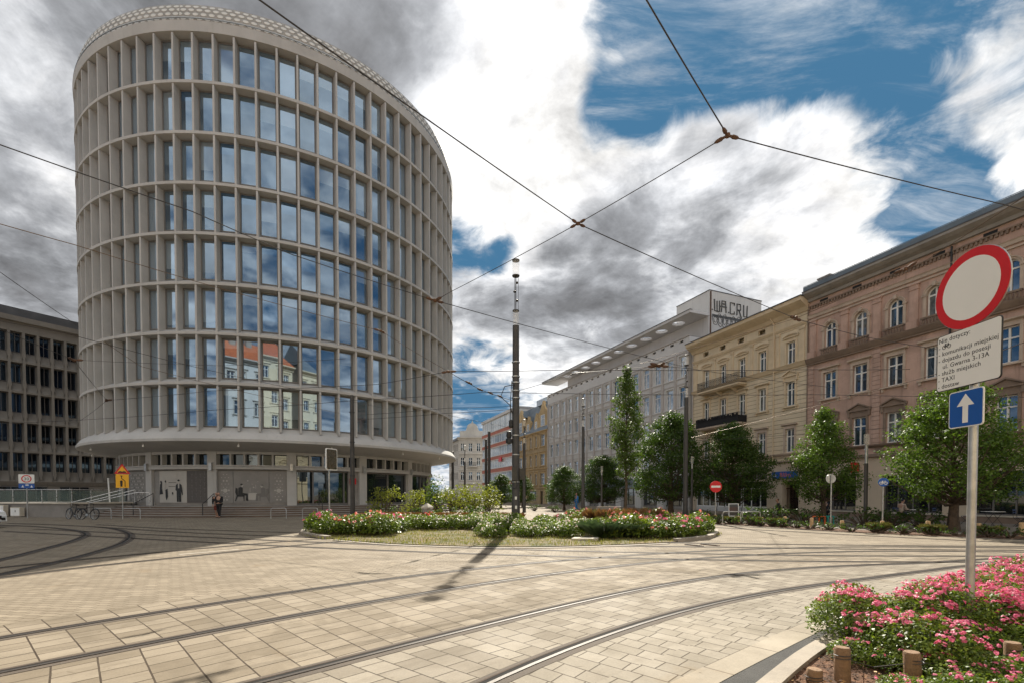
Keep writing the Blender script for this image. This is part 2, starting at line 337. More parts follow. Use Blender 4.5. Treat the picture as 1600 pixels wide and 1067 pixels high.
mk('hair_brown',(.10,.055,.03),.7,.2,20,.3,80)
mk('hair_grey',(.16,.14,.13),.7,.2,20,.3,80)
mk('rubber',(.015,.015,.016),.8,.2,8,.2,60)
mk('car_white',(.75,.75,.74),.25,.02,2,0,coat=1)
mk('car_black',(.012,.012,.013),.3,.02,2,0,coat=.5)
mk('mirror',(.42,.38,.34),.12,.3,9,1.,14,metal=1)
mk('chair_blue',(.03,.05,.12),.5,.1,5,0)
mk('table_white',(.62,.60,.56),.5,.05,5,0)
mk('turquoise',(.03,.36,.30),.5,.05,5,0)
mk('poster_grey',(.24,.225,.21),.7,.08,1.5,0)
mk('poster_pale',(.42,.395,.36),.7,.04,1.5,0)
mk('poster_dark',(.10,.09,.085),.7,.08,1.5,0)
mk('graffiti',(.10,.10,.10),.8,.1,3,0)
mk('canopy_soffit',(.33,.30,.275),.9,.06,.6,.1,12)
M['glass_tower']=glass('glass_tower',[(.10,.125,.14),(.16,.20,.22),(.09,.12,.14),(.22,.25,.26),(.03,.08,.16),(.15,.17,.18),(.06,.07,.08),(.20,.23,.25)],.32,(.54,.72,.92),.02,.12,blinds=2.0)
M['glass_old']=glass('glass_old',[(.02,.03,.045),(.03,.05,.07),(.02,.02,.025),(.14,.14,.13),(.03,.04,.06),(.025,.05,.08)],.17,(.60,.78,1.),.02,.5)
M['glass_curtain']=glass('glass_curtain',[(.03,.035,.04),(.38,.40,.42),(.42,.43,.44),(.10,.12,.14),(.46,.46,.46),(.30,.33,.35)],.22,(.8,.9,1.),.03,.4)
M['glass_shop']=glass('glass_shop',[(.010,.010,.011),(.016,.014,.013),(.012,.016,.016)],.09,(.85,.95,1.),.02,.3)
M['glass_dark']=glass('glass_dark',[(.006,.007,.009),(.010,.012,.016),(.006,.012,.03),(.008,.008,.008)],.06,(.5,.75,1.),.03,.2)
def leafs(k,*a,**b): M[k]=leafmat(k,*a,**b)
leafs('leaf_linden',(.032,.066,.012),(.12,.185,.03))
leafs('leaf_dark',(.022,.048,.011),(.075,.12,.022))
leafs('leaf_column',(.035,.060,.014),(.10,.15,.035))
leafs('leaf_yellow',(.09,.11,.02),(.26,.27,.05))
leafs('leaf_rose',(.030,.062,.010),(.185,.235,.035),rough=.42)
leafs('leaf_grass',(.10,.10,.03),(.26,.24,.09))
leafs('leaf_blue',(.06,.10,.05),(.16,.22,.12))
leafs('leaf_rust',(.16,.07,.035),(.34,.20,.10))
leafs('leaf_cover',(.02,.045,.010),(.07,.11,.025))
leafs('leaf_white',(.12,.15,.06),(.40,.38,.24))
leafs('petal_pink',(.56,.035,.14),(.82,.33,.45),.35)
leafs('petal_white',(.70,.60,.50),(.90,.86,.78),.3)
leafs('petal_coral',(.62,.13,.09),(.90,.42,.34),.35)
leafs('petal_red',(.55,.02,.02),(.75,.06,.05),.3)

def seethrough(m,f):
    t=m.node_tree; o=[q for q in t.nodes if q.type=='OUTPUT_MATERIAL'][0]; sh=o.inputs[0].links[0].from_socket; g=G(t); tr=g.n('ShaderNodeBsdfTransparent'); mx=g.n('ShaderNodeMixShader'); mx.inputs[0].default_value=f
    t.links.new(sh,mx.inputs[1]); t.links.new(tr.outputs[0],mx.inputs[2]); t.links.new(mx.outputs[0],o.inputs[0])
seethrough(M['lamp_glass'],.82)
# ---------------------------------------------------------------- ground
M['pave_small']=paving('pave_small',.24,.125,(.215,.177,.13),(.285,.238,.178),(.095,.073,.05),'Object',R(8),ms=.007,dirt=.55,wob=.02)
M['pave_fine']=paving('pave_fine',.27,.27,(.205,.175,.136),(.305,.268,.215),(.05,.038,.027),'UV',0,ms=.007,dirt=.5)
M['pave_track']=paving('pave_track',.27,.33,(.190,.155,.112),(.285,.240,.182),(.048,.034,.023),'UV',0,ms=.008,dirt=.6)
M['pave_edge']=paving('pave_edge',.25,.22,(.245,.215,.17),(.305,.27,.22),(.065,.05,.036),'UV',R(-6),ms=.007,dirt=.5,squash=1.4)
M['pave_walk']=paving('pave_walk',.50,.30,(.17,.15,.13),(.22,.20,.17),(.08,.065,.05),'Object',R(-20),ms=.012,dirt=.7)
M['pave_plaza']=paving('pave_plaza',.30,.15,(.22,.19,.15),(.27,.235,.19),(.10,.08,.06),'Object',R(32),ms=.010,dirt=.7)
def sheet(name,pts,z,m):
    b=MB(); b.add([(x,y,z) for x,y in pts],[tuple(range(len(pts)))]); return tag(b.build(name,M[m],smooth=False),kind='structure')
b=MB(); n=60
xs=[-1500,-400,-120]+[-60+4*i for i in range(31)]+[120,400,1500]; ys=[-1500,-400,-100]+[-50+5*i for i in range(31)]+[180,400,1500]
b.add([(x,y,0) for y in ys for x in xs],[(j*len(xs)+i,j*len(xs)+i+1,(j+1)*len(xs)+i+1,(j+1)*len(xs)+i) for j in range(len(ys)-1) for i in range(len(xs)-1)])
tag(b.build('ground',M['pave_small'],smooth=False),kind='structure')
def poly(c,x0,x1,n,extra0=(),extra1=()):
    P=list(extra0)
    for i in range(n+1):
        x=x0+(x1-x0)*i/n; y=0
        for k in c: y=y*x+k
        P.append((x,y))
    return P+list(extra1)
rA=crv(poly([-8.82451e-05,0.00191113,-0.0393599,0.655896,10.6349],-8.5,11.5,10,(),((15,14.05),(20,13.2))),.4)
rB=crv(poly([-1.48253e-05,0.000639299,-0.0415235,0.804713,8.81676],-8,10.5,10,(),((14,13.05),(20,12.4))),.4)
rC=crv(poly([0.000297627,-0.00468258,-0.0262045,0.932599,6.03938],-6,9.5,9,(),((12.5,11.8),(16,12.2),(20,12.2))),.4)
rD=crv(poly([0.00469691,-0.0983529,1.14834,4.19978],-1.2,8.5,7,((-5,-2.2),(-3,.2)),((11,10.75),(15,11.2),(20,11.2))),.4)
rE1=crv([(-11,5.2),(-9.95,8.6),(-9.3,10.5),(-8.3,12.2),(-7.1,14.3),(-5.6,16.3),(-3.6,18.5),(-1.4,20.4),(.8,22)],.5)
rE2=crv([(-12.6,6.5),(-11.2,10.2),(-10.2,12.2),(-9.2,13.9),(-7.9,15.8),(-6.3,17.6),(-4.2,19.6),(-2.2,21.3)],.5)
rF1=crv([(-11,8),(-12.5,11.5),(-13.5,13.4),(-14.6,15.4),(-15.7,17.1),(-17,18.8),(-18.7,20.4),(-20.9,21.9),(-24,23.6),(-28,25)],.5)
rF2=crv([(-9.5,7),(-10.2,9.4),(-10.8,11.3),(-11.6,13.2),(-12.7,15.3),(-14.2,17.5),(-15.9,19.5),(-17.9,21.4),(-20.1,23),(-24,24.8),(-28,26.2)],.5)
rG1=crv(poly([0.000198102,0.00971409,-0.246341,12.4182],-22,9,12,(),((13,11.05),(18,10.9))),.5)
rG2=crv(poly([0.000171691,0.00856821,-0.259757,13.7401],-22,9,12,(),((13,12.15),(18,12.0))),.5)
rT1=crv([(-21,23.5),(-15.4,20.6),(-12.5,19.3),(-9.4,18.2),(-5,16.6),(0,15.1),(5.8,14.35),(11.1,13.65),(18,13.3)],.6)
rT2=crv([(-22,25.0),(-16.4,22.2),(-9.2,19.7),(-4,17.9),(1,16.4),(6.3,15.45),(11.9,14.7),(18,14.3)],.6)
rH1=crv([(6,31),(8.6,25.6),(9.9,22.9),(11.3,21.1),(14.3,17.7),(17.2,15.2),(20,13.9)],.6)
rH2=crv([(7.2,32),(9.9,26.4),(11.3,23.7),(12.7,21.9),(15.4,18.9),(18.2,16.6),(21,15.3)],.6)
def resamp(P,n):
    P=[Vector(p) for p in P]; d=[0]
    for a,b_ in zip(P,P[1:]): d.append(d[-1]+(b_-a).length)
    out=[];j=0
    for i in range(n):
        t=d[-1]*i/(n-1)
        while j<len(P)-2 and d[j+1]<t: j+=1
        f=(t-d[j])/max(1e-9,d[j+1]-d[j]); out.append(P[j].lerp(P[j+1],min(1,max(0,f))))
    return out,d[-1]
def band(name,A,B,z,m,wm=None,label=None):
    n=140; A,la=resamp(A,n); Bd,lb=resamp(B,700); B=[]; j0=0; vs=[];uv=[];k=5
    for p in A:                              # foot of the perpendicular on the other edge, never running backwards
        j0=min(range(j0,min(700,j0+60)),key=lambda q:(Bd[q]-p).length_squared); B.append(Bd[j0])
    for i in range(n):
        for j in range(k):
            p=A[i].lerp(B[i],j/(k-1)); vs.append((p.x,p.y,z)); uv.append(((A[i]-B[i]).length*j/(k-1),la*i/(n-1)))
    b=MB(); b.add(vs,[(i*k+j,(i+1)*k+j,(i+1)*k+j+1,i*k+j+1) for i in range(n-1) for j in range(k-1)])
    me=b.mesh(name,M[m],False,uv); return tag(link(name,me),kind='structure')
band('track_paving',offset(rA,-.0),offset(rB,0),.004,'pave_track')
band('track_paving',rB,rC,.004,'pave_track'); band('track_paving',rC,rD,.0045,'pave_fine')
band('track_paving',offset(rA,.75),offset(rA,0),.0035,'pave_track')
curbO=crv([(-4.5,-1.5),(-1.5,1.2),(0,2.75),(1.4,4.0),(2.6,5.0),(4.0,6.1),(5.7,7.25),(7.6,8.3),(10,9.1),(14,9.5),(20,9.4)],.35)
curbI=crv([(-3.6,-2.2),(-.7,.6),(.8,2.55),(2.2,4.02),(3.25,4.98),(4.5,5.95),(6.1,6.9),(8,7.8),(10.3,8.45),(14,8.8),(20,8.7)],.35)
band('track_paving',rD,offset(curbO,.42),.004,'pave_edge')
band('paving',offset(curbO,.42),offset(curbO,0),.008,'pave_edge')
def strip(P,w0,w1,z0,z1):                    # raised strip along a path, between two offsets
    a=offset(P,w0);c=offset(P,w1);n=len(a); vs=[];fs=[]
    for i in range(n): vs+=[(a[i].x,a[i].y,z0),(a[i].x,a[i].y,z1),(c[i].x,c[i].y,z1),(c[i].x,c[i].y,z0)]
    for i in range(n-1):
        for k in range(3): q=i*4+k; fs.append((q,q+4,q+5,q+1)[::-1])
    fs+=[(0,1,2,3),tuple(4*(n-1)+k for k in (3,2,1,0))]
    return vs,fs
def stripobj(name,P,w0,w1,z0,z1,m,parent=None):
    b=MB(); b.add(*strip(P,w0,w1,z0,z1)); return b.build(name,M[m],parent,smooth=False,fix=True)
M['curb_joint']=paving('curb_joint',3,.95,(.30,.26,.205),(.34,.30,.24),(.08,.06,.045),'UV',0,ms=.007,dirt=.45)
band('kerb',curbO,offset(curbO,-.27),.014,'curb_joint')
band('path',offset(curbO,-.27),curbI,.010,'asphalt')
k=stripobj('bed_kerb',curbI,0,-.15,0,.07,'curb_stone'); tag(k,'pale low stone kerb round the foreground rose bed','kerb')
bedin=offset(curbI,-.15)
pts=[(p.x,p.y) for p in bedin]+[(20,-6),(-2,-6)]
b=MB(); nb=[(p.x,p.y,.03) for p in bedin]; far=[(6+(p.x-3)*.6+4,-4+ (p.y)*.05,.03) for p in bedin]
k=14; rows=[]
for j in range(k): rows.append([Vector(a).lerp(Vector(c),(j/(k-1))**1.6)+Vector((0,0,.05*mn.noise(Vector((a[0]*2+j*3.1,a[1]*2,j*.7))) if j else 0)) for a,c in zip(nb,far)])
n=len(nb); b.add([p for r in rows for p in r],[(j*n+i,j*n+i+1,(j+1)*n+i+1,(j+1)*n+i)[::-1] for j in range(k-1) for i in range(n-1)])
tag(b.build('soil',M['mulch']),kind='structure')
# rails ------------------------------------------------------------
def rail(P,label,w=1.,dark=False):
    r=stripobj('tram_rail',P,.13*w,-.13*w,0,.007,'rail_filler'); tag(r,label,'tram rail','tram rails in the paving')
    stripobj('groove',P,.055*w,.0,0,.0105,'rail_groove',r); stripobj('rail_head',P,0,-.042*w,0,.014,'rail_steel',r); stripobj('rail_lip',P,.075*w,.055*w,0,.012,'rail_edge',r)
    return r
rail(rA,'long curved tram rail farthest from the rose bed of the four foreground rails')
rail(rB,'second curved foreground tram rail, just nearer than the farthest one')
rail(rC,'third curved foreground tram rail with a bright worn head')
rail(rD,'nearest curved tram rail with a wide dark groove beside the rose bed kerb')
rail(rE1,'sunlit rail sweeping from the left edge to the flower island, nearer of two')
rail(rE2,'thin rail sweeping from left to the flower island, farther of two')
rail(rF1,'tightly bending rail in the tower shadow, outer left of the pair',1.2)
rail(rF2,'tightly bending rail leaving the tower shadow into the sun, right of the pair',1.2)
rail(rG1,'straight rail passing in front of the flower island, nearer of two')
rail(rG2,'straight rail passing before the flower island, farther of two')
rail(rT1,'rail crossing the grassy front edge of the flower island, nearer of two')
rail(rT2,'rail crossing the grass of the flower island, farther of two')
rail(rH1,'rail along the wooden bollards on the right, nearer of two')
rail(rH2,'rail along the wooden bollards on the right, closer to the bollards')
# flower island ----------------------------------------------------
isl=[(-8.9,20.6),(-8.4,19.2),(-7.3,17.7),(-5.2,16.0),(-3.2,14.9),(-.4,14.25),(1.9,14.45),(5.0,15.5),(6.8,16.7),(7.8,18.0),(8.9,20.5),(9.3,23.5),(8.8,26.5),(7,28.8),(3,29.6),(-2,28.6),(-6,26.6),(-8.5,23.6)]
ip=crv(isl+[isl[0]],.5)[:-1]; ic=ip+[ip[0]]
b=MB(); cc=Vector((0,21,0)); n=len(ip); rings=10
vs=[tuple(cc+(p-cc)*(i/rings)+Vector((0,0,.05+.05*mn.noise(p*.7+Vector((i,0,0)))))) if i<rings else (p.x,p.y,.03) for i in range(1,rings+1) for p in ip]+[(0,21,.06)]
fs=[(i*n+j,i*n+(j+1)%n,(i+1)*n+(j+1)%n,(i+1)*n+j)[::-1] for i in range(rings-1) for j in range(n)]+[(rings*n,j,(j+1)%n) for j in range(n)]
b.add(vs,fs); tag(b.build('island_ground',M['island_soil'],fix=True),kind='structure')
right=[p for p in ip if p.x>5.4 and p.y<28]; left=[p for p in ip if p.x<-6.2]
k=stripobj('kerb_ring',right,0,.2,0,.12,'curb_stone'); tag(k,'curved pale kerb at the right end of the flower island','kerb')
left=sorted(left,key=lambda p:(math.atan2(p.y-21,p.x))%(2*PI))
k=stripobj('kerb_ring',left,0,-.2,0,.12,'curb_stone'); tag(k,'curved pale kerb at the left tip of the flower island','kerb')
front=[p for p in ip if -6.2<=p.x<=5.2 and p.y<18]
k=stripobj('gutter_edge',front,-.12,-.30,0,.02,'curb_stone'); tag(k,'flat pale edging stones in front of the grassy tram tracks','kerb')
s=MB().slab([(2.0,15.9),(2.9,15.85),(3.0,16.35),(2.2,16.45)],.04,.12).build('stone_slab',M['stone_light'],smooth=False); tag(s,'flat pale stone slab lying in front of the white roses','slab')
for i,x in enumerate((5.7,6.25)):
    t=empty('drain_grate',(x,14.75+i*.12,0),R(-55),['left','right'][i]+' one of two small dark drain grates by the island kerb','drain'); 
    MB().box(-.3,.3,-.07,.07,0,.018).build('grate_frame',M['rust'],t,smooth=False)
    m_=MB(); [m_.box(-.27+.06*q,-.24+.06*q,-.05,.05,.018,.03) for q in range(9)]; m_.build('grate_bars',M['black_metal'],t,smooth=False)
# pavement strips on the right and the planting strip behind the bollards
bol=[(8.5,31.5),(10.4,28.6),(12.6,26.1),(14.3,23.6),(15.2,21.6),(16.6,19.9),(18.4,18.6),(20.6,17.3),(24,15.5)]
bl=crv(bol,.6)
band('planting_soil',bl,offset(bl,-1.7),.02,'mulch')
band('pavement',offset(bl,-1.7),[Vector((24.5,48,0)),Vector((33,22,0))],.012,'pave_walk')
sheet('square',[(-48,31.2),(-38,34.4),(-31,31.9),(-8,31.9),(-4,40),(-10,62),(-52,64)],.006,'pave_plaza')
# worn road markings
k=MB(); k.obox((-7.9,18.05,.0045),1.9,.09,.004,R(-28)); tag(k.build('road_marking',M['curb_stone']),'thin worn white line by the left tip of the flower island','marking')
k=MB(); k.obox((-8.4,13.1,.0045),1.5,.22,.004,R(52)); tag(k.build('road_marking',M['curb_stone']),'faded pale bar on the cobbles right of the tower shadow','marking')
# ---------------------------------------------------------------- facade kit (local frame: x right along the front, y into the building, z up)
def wall(name,mt,parent,x0,x1,z0,z1,holes,y=0,rev=.22,depth=0,zt=None):
    """front wall with real openings; holes = (x0,x1,z0,z1); depth closes it as a box body"""
    xs=sorted({x0,x1,*[h[0] for h in holes],*[h[1] for h in holes]}); zs=sorted({z0,z1,*[h[2] for h in holes],*[h[3] for h in holes]})
    b=MB()
    for i in range(len(xs)-1):
        run=None
        for j in range(len(zs)-1):
            cx,cz=(xs[i]+xs[i+1])/2,(zs[j]+zs[j+1])/2
            if any(h[0]<cx<h[1] and h[2]<cz<h[3] for h in holes): continue
            b.add([(xs[i],y,zs[j]),(xs[i+1],y,zs[j]),(xs[i+1],y,zs[j+1]),(xs[i],y,zs[j+1])],[(0,1,2,3)])
    for a,c,e,f in holes:
        q=[(a,e),(c,e),(c,f),(a,f)]
        for k in range(4):
            (p,r),(s,t)=q[k],q[(k+1)%4]
            b.add([(p,y,r),(s,y,t),(s,y+rev,t),(p,y+rev,r)],[(3,2,1,0)])
    if depth:
        b.add([(x0,y,z0),(x1,y,z0),(x1,y+depth,z0),(x0,y+depth,z0),(x0,y,z1),(x1,y,z1),(x1,y+depth,z1),(x0,y+depth,z1)],[(1,2,6,5),(2,3,7,6),(3,0,4,7),(4,5,6,7)])
        b.add([(x0+.02,y+rev+.35,z0),(x1-.02,y+rev+.35,z0),(x1-.02,y+rev+.35,z1),(x0+.02,y+rev+.35,z1)],[(0,1,2,3)])
    return b.build(name,mt,parent,smooth=False)
_wc={}
def window(parent,x,z,w,h,y,style='cross',fr='white_frame',gl='glass_old',label=None,open_=0):
    """frame mesh with its pane as a child; x,z = bottom centre"""
    key=(round(w,2),round(h,2),style,fr,gl)
    if key not in _wc:
        b=MB(); t=.07; d=.07
        def bar(a,c,e,f,dd=0): b.box(a,c,-dd,d,e,f)
        if style=='arch':
            r=w/2; hs=h-r; n=12
            bar(-r,-r+t,0,hs); bar(r-t,r,0,hs); bar(-r+t,r-t,0,t)
            for k in range(n):
                a0,a1=PI*k/n,PI*(k+1)/n
                b.ext([(r*math.cos(a0),hs+r*math.sin(a0)),(r*math.cos(a1),hs+r*math.sin(a1)),((r-t)*math.cos(a1),hs+(r-t)*math.sin(a1)),((r-t)*math.cos(a0),hs+(r-t)*math.sin(a0))],0,d)
            bar(-.045,.045,t,h-t,.02); bar(-r+t,r-t,hs-.10,hs-.01,.01)
        else:
            bar(-w/2,-w/2+t,0,h); bar(w/2-t,w/2,0,h); bar(-w/2+t,w/2-t,0,t); bar(-w/2+t,w/2-t,h-t,h)
            if style=='cross': bar(-.045,.045,t,h-t,.02); zz=h*.66; bar(-w/2+t,-.045,zz,zz+.08,.01); bar(.045,w/2-t,zz,zz+.08,.01)
            if style=='tri': bar(-.10*w,-.10*w+.05,t,h*.74,.01); bar(-w/2+t,w/2-t,h*.74,h*.74+.05,.01)
            if style=='double': bar(-.03,.03,t,h-t,.01)
            if style=='triple':
                for q in(-1,1): bar(q*w/6-.05,q*w/6+.05,t,h-t,.01)
                bar(-w/2+t,w/2-t,h*.62,h*.62+.08,.02)
            if style=='shop':
                n=max(1,round(w/.95))
                for q in range(1,n): xx=-w/2+w*q/n; bar(xx-.03,xx+.03,t,h-t,.01)
                bar(-w/2+t,w/2-t,h*.72,h*.72+.06,.02)
        fm=b.mesh('window',M[fr],False)
        p=MB()
        if style=='arch':
            r=w/2-.03;hs=h-w/2; pts=[(r*math.cos(PI*k/14),hs+r*math.sin(PI*k/14)) for k in range(15)]; p.ext([(-r,.03)]+[(q) for q in [( r,.03)]+pts][0:],.045,.06)
        else: p.box(-w/2+.03,w/2-.03,.045,.06,.03,h-.03)
        pm=p.mesh('pane',M[gl],False)
        if style=='arch':
            bb=bmesh.new(); bb.from_mesh(pm); bmesh.ops.recalc_face_normals(bb,faces=bb.faces); bb.to_mesh(pm); bb.free()
        _wc[key]=(fm,pm)
    fm,pm=_wc[key]; o=link('window',fm,parent,(x,y,z)); 
    link('pane',pm,o)
    if label: o['label']=label
    return o
def P(b,x0,x1,z0,z1,d,y=0): return b.box(x0,x1,y-d,y+.01,z0,z1)      # proud band
def cornice(b,x0,x1,z,h,d,y=0):              # stepped moulding whose top edge is at z+h
    return b.prof(x0,x1,[(y+.01,z),(y-d*.25,z),(y-d*.3,z+h*.3),(y-d*.7,z+h*.5),(y-d,z+h*.75),(y-d,z+h),(y+.01,z+h)][::-1])
# ================================================================ round office tower
TX,TY,TR=-23.0,49.9,16.6
tower=empty('round_office_tower',(TX,TY,0),0,'round concrete office tower with a grid of deep fins and blue windows','office building')
NF=77; DA=2*PI/NF; A0=.216; FH=3.45; ZT=33.6; ZB=ZT-8*FH; RG=16.03
def pol(r,a,z): return (r*math.sin(a),-r*math.cos(a),z)
b=MB()                                      # fins
for i in range(NF):
    a=A0+(i-10)*DA; ca,sa=math.cos(a),math.sin(a)
    def q(r,t,z): return (r*sa+t*ca,-r*ca+t*sa,z)
    prf=[(RG-.1,-.085),(TR-.22,-.07),(TR+.02,-.065),(TR+.02,.065),(TR-.22,.07),(RG-.1,.085)]
    for k in range(8):
        z0=ZB+k*FH+.10; z1=ZB+(k+1)*FH-.13
        vs=[q(r,t,z0) for r,t in prf]+[q(r,t,z1) for r,t in prf]
        b.add(vs,[(j+1,j,6+j,7+j) for j in range(5)])
b.build('fins',M['tower_concrete'],tower,smooth=False,fix=False)
NS=154
def ringlathe(b,prof,n=NS):
    vs=[pol(r,2*PI*k/n+A0,z) for r,z in prof for k in range(n)]; m=len(prof)
    b.add(vs,[(i*n+k,i*n+(k+1)%n,(i+1)*n+(k+1)%n,(i+1)*n+k) for i in range(m-1) for k in range(n)])
for k in range(9):                          # one floor slab edge per storey
    z=ZB+k*FH; b=MB()
    if k<8: ringlathe(b,[(RG-.2,z-.16),(TR-.1,z-.13),(TR+.05,z-.11),(TR+.06,z+.08),(TR-.05,z+.12),(RG+.02,z+.42),(RG-.2,z+.42)])
    else: ringlathe(b,[(RG-.2,z-.10),(TR-.1,z-.09),(TR+.05,z-.07),(TR+.10,z+.62),(TR-.02,z+.70),(TR-.4,z+.72)])
    if k in(0,): 
        b=MB(); ringlathe(b,[(12.6,4.86),(14.2,4.86),(TR+.10,5.28),(TR+.34,5.34),(TR+.36,5.52),(TR+.10,5.92),(TR-.02,6.02),(RG+.02,z+.42),(RG-.2,z+.42)])
    o=b.build('canopy' if k==0 else 'floor_band' if k<8 else 'parapet',M['tower_concrete'],tower)
b=MB(); ringlathe(b,[(RG-.55,ZB),(RG-.55,ZT)],77); b.build('inner_wall',M['dark_void'],tower,smooth=False)
# windows between fins: frame with pane, the hundred nearest as parts, the rest as one
gw=2*RG*math.tan(DA/2)-.17; gh=FH-.62
def tw_meshes():
    f=MB(); t=.075; w2=gw/2
    f.box(-w2,-w2+t,-.04,.05,0,gh); f.box(w2-t,w2,-.04,.05,0,gh); f.box(-w2+t,w2-t,-.04,.05,0,t); f.box(-w2+t,w2-t,-.04,.05,gh-t,gh)
    p=MB(); p.box(-w2+.03,w2-.03,.01,.03,.03,gh-.03); return f,p
f,p=tw_meshes(); M['frame_bronze']=mat('frame_bronze',(.16,.15,.14),.45,.08,3,.05); fm=f.mesh('window',M['frame_bronze'],False); pm=p.mesh('pane',M['glass_tower'],False)
cells=[]
for i in range(NF):
    a=A0+(i-9.5)*DA; aw=(a-.39+PI)%(2*PI)-PI     # measured from the direction of the square
    for k in range(8): cells.append((abs(aw),a,k))
cells.sort(key=lambda c:c[0]); front=cells[:96]; rest=cells[96:]
pcols=[]
for _,a,k in front:
    o=link('window',fm,tower,pol(RG,a,ZB+k*FH+.44),(R(rnd.uniform(-.25,.25)),0,a+R(rnd.uniform(-.5,.5)))); link('pane',pm,o)
fb=MB(); vb=MB()
for _,a,k in rest:
    if abs(_)>1.9: continue
    m_=Matrix.Translation(pol(RG,a,ZB+k*FH+.44))@Matrix.Rotation(a,4,'Z')
    fb.add([m_@Vector(v) for v in f.v],f.f); vb.add([m_@Vector(v) for v in p.v],p.f)
o=tag(fb.build('windows',M['frame_bronze'],tower,smooth=False),kind='stuff'); tag(vb.build('panes',M['glass_tower'],o,smooth=False),kind='stuff')
b=MB(); ringlathe(b,[(RG+.02,ZB),(RG-.0,ZB)],77)
# roof drum with honeycomb screen
M['roof_screen']=mat('roof_screen',(.33,.31,.28),.7,.1,1,.2)
def honey(m):
    t=m.node_tree; g=G(t); bs=[x for x in t.nodes if x.type=='BSDF_PRINCIPLED'][0]; tc=g.n('ShaderNodeTexCoord').outputs['UV']
    v=g.n('ShaderNodeTexVoronoi'); v.feature='F1'; v.inputs['Randomness'].default_value=0; v.inputs['Scale'].default_value=1
    sx=g.n('ShaderNodeSeparateXYZ'); t.links.new(tc,sx.inputs[0]); rw=g.m('FLOOR',sx.outputs[1]); fu=g.m('SUBTRACT',g.m('FRACT',g.m('ADD',sx.outputs[0],g.m('MULTIPLY',g.m('MODULO',rw,2.),.5))),.5); fv=g.m('SUBTRACT',g.m('FRACT',sx.outputs[1]),.5)
    f=g.rng(g.m('SQRT',g.m('ADD',g.m('MULTIPLY',fu,fu),g.m('MULTIPLY',fv,fv))),.32,.44)
    old=bs.inputs['Base Color'].links[0].from_socket; t.links.new(g.mix(f,(.66,.64,.60),old),bs.inputs['Base Color'])
    bp=g.n('ShaderNodeBump'); bp.inputs['Distance'].default_value=.08; bp.inputs['Strength'].default_value=1; t.links.new(g.m('SUBTRACT',1.,f),bp.inputs['Height']); t.links.new(bp.outputs[0],bs.inputs['Normal'])
honey(M['roof_screen'])
n=154; prof=[(TR-.06,ZT+.72),(TR-.05,ZT+1.0),(TR-.07,ZT+1.5),(TR-.22,ZT+1.95),(TR-.6,ZT+2.25),(TR-1.0,ZT+2.38)]
vs=[];uv=[]
for i,(r,z) in enumerate(prof):
    for k in range(n+1):
        vs.append(pol(r,2*PI*k/n,z)); hh=(z-ZT-.72)/.30; uv.append((k*1.25,hh+(.35*i if i>3 else 0)))
b=MB(); b.add(vs,[(i*(n+1)+k,i*(n+1)+k+1,(i+1)*(n+1)+k+1,(i+1)*(n+1)+k) for i in range(len(prof)-1) for k in range(n)])
link('roof_screen',b.mesh('roof_screen',M['roof_screen'],True,[(u,v+(.0)) for u,v in uv]),tower)
b=MB(); ringlathe(b,[(TR-1.0,ZT+2.38),(TR-1.3,ZT+2.42),(TR-4,ZT+2.5),(.1,ZT+2.9)]); b.build('roof',M['roof_metal'],tower)
b=MB(); ringlathe(b,[(TR+.02,ZT+.80),(TR+.08,ZT+.80),(TR+.08,ZT+.85),(TR+.02,ZT+.85)]); 
for k in range(0,77): a=A0+k*DA; b.tube([pol(TR+.05,a,ZT+.62),pol(TR+.05,a,ZT+.82)],.02,5)
b.build('roof_rail',M['galvanised'],tower,smooth=False)
# ground storey
RW=14.3
def seg(b,r0,r1,a0,a1,z0,z1,n=6):
    vs=[];
    for k in range(n+1):
        a=a0+(a1-a0)*k/n; vs+=[pol(r0,a,z0),pol(r1,a,z0),pol(r1,a,z1),pol(r0,a,z1)]
    fs=[]
    for k in range(n):
        for j in range(4): fs.append((k*4+j,k*4+(j+1)%4,(k+1)*4+(j+1)%4,(k+1)*4+j)[::-1])
    fs+=[(3,2,1,0)[::-1],tuple(4*n+j for j in (0,1,2,3))[::-1]]
    b.add(vs,fs)
PIL=[R(1.5+22.5*k) for k in range(-8,8)]; PW=R(1.35)
for a in PIL: b=MB(); seg(b,RW-.5,RW+.02,a-PW,a+PW,.75,4.87,2); b.build('pillar',M['tower_concrete'],tower,smooth=False)
b=MB()
seg(b,RW-.3,RW-.02,0,2*PI,4.66,4.865,120); seg(b,RW-.35,RW+.10,0,2*PI,3.52,3.72,120); seg(b,RW-.35,RW+.06,0,2*PI,3.74,3.84,120); b.build('lintel_band',M['tower_concrete'],tower,smooth=False,fix=True)
for a in PIL:
    for j in range(1,5): c=a+PW+(R(22.5)-2*PW)*j/5; b=MB(); seg(b,RW-.45,RW-.04,c-R(.28),c+R(.28),3.84,4.67,1); b.build('transom_divider',M['tower_concrete'],tower,smooth=False)
b=MB(); seg(b,RW-.6,RW-.5,0,2*PI,3.8,4.7,96); b.build('transom_glazing',M['glass_shop'],tower,smooth=False,fix=True)
b=MB(); seg(b,RW-.75,RW-.7,0,2*PI,.7,4.8,96); b.build('rear_wall',M['dark_void'],tower,smooth=False,fix=True)
def bayang(k): a=R(1.5+22.5*k); return a+PW,a+R(22.5)-PW
shp=MB(); sfr=MB()
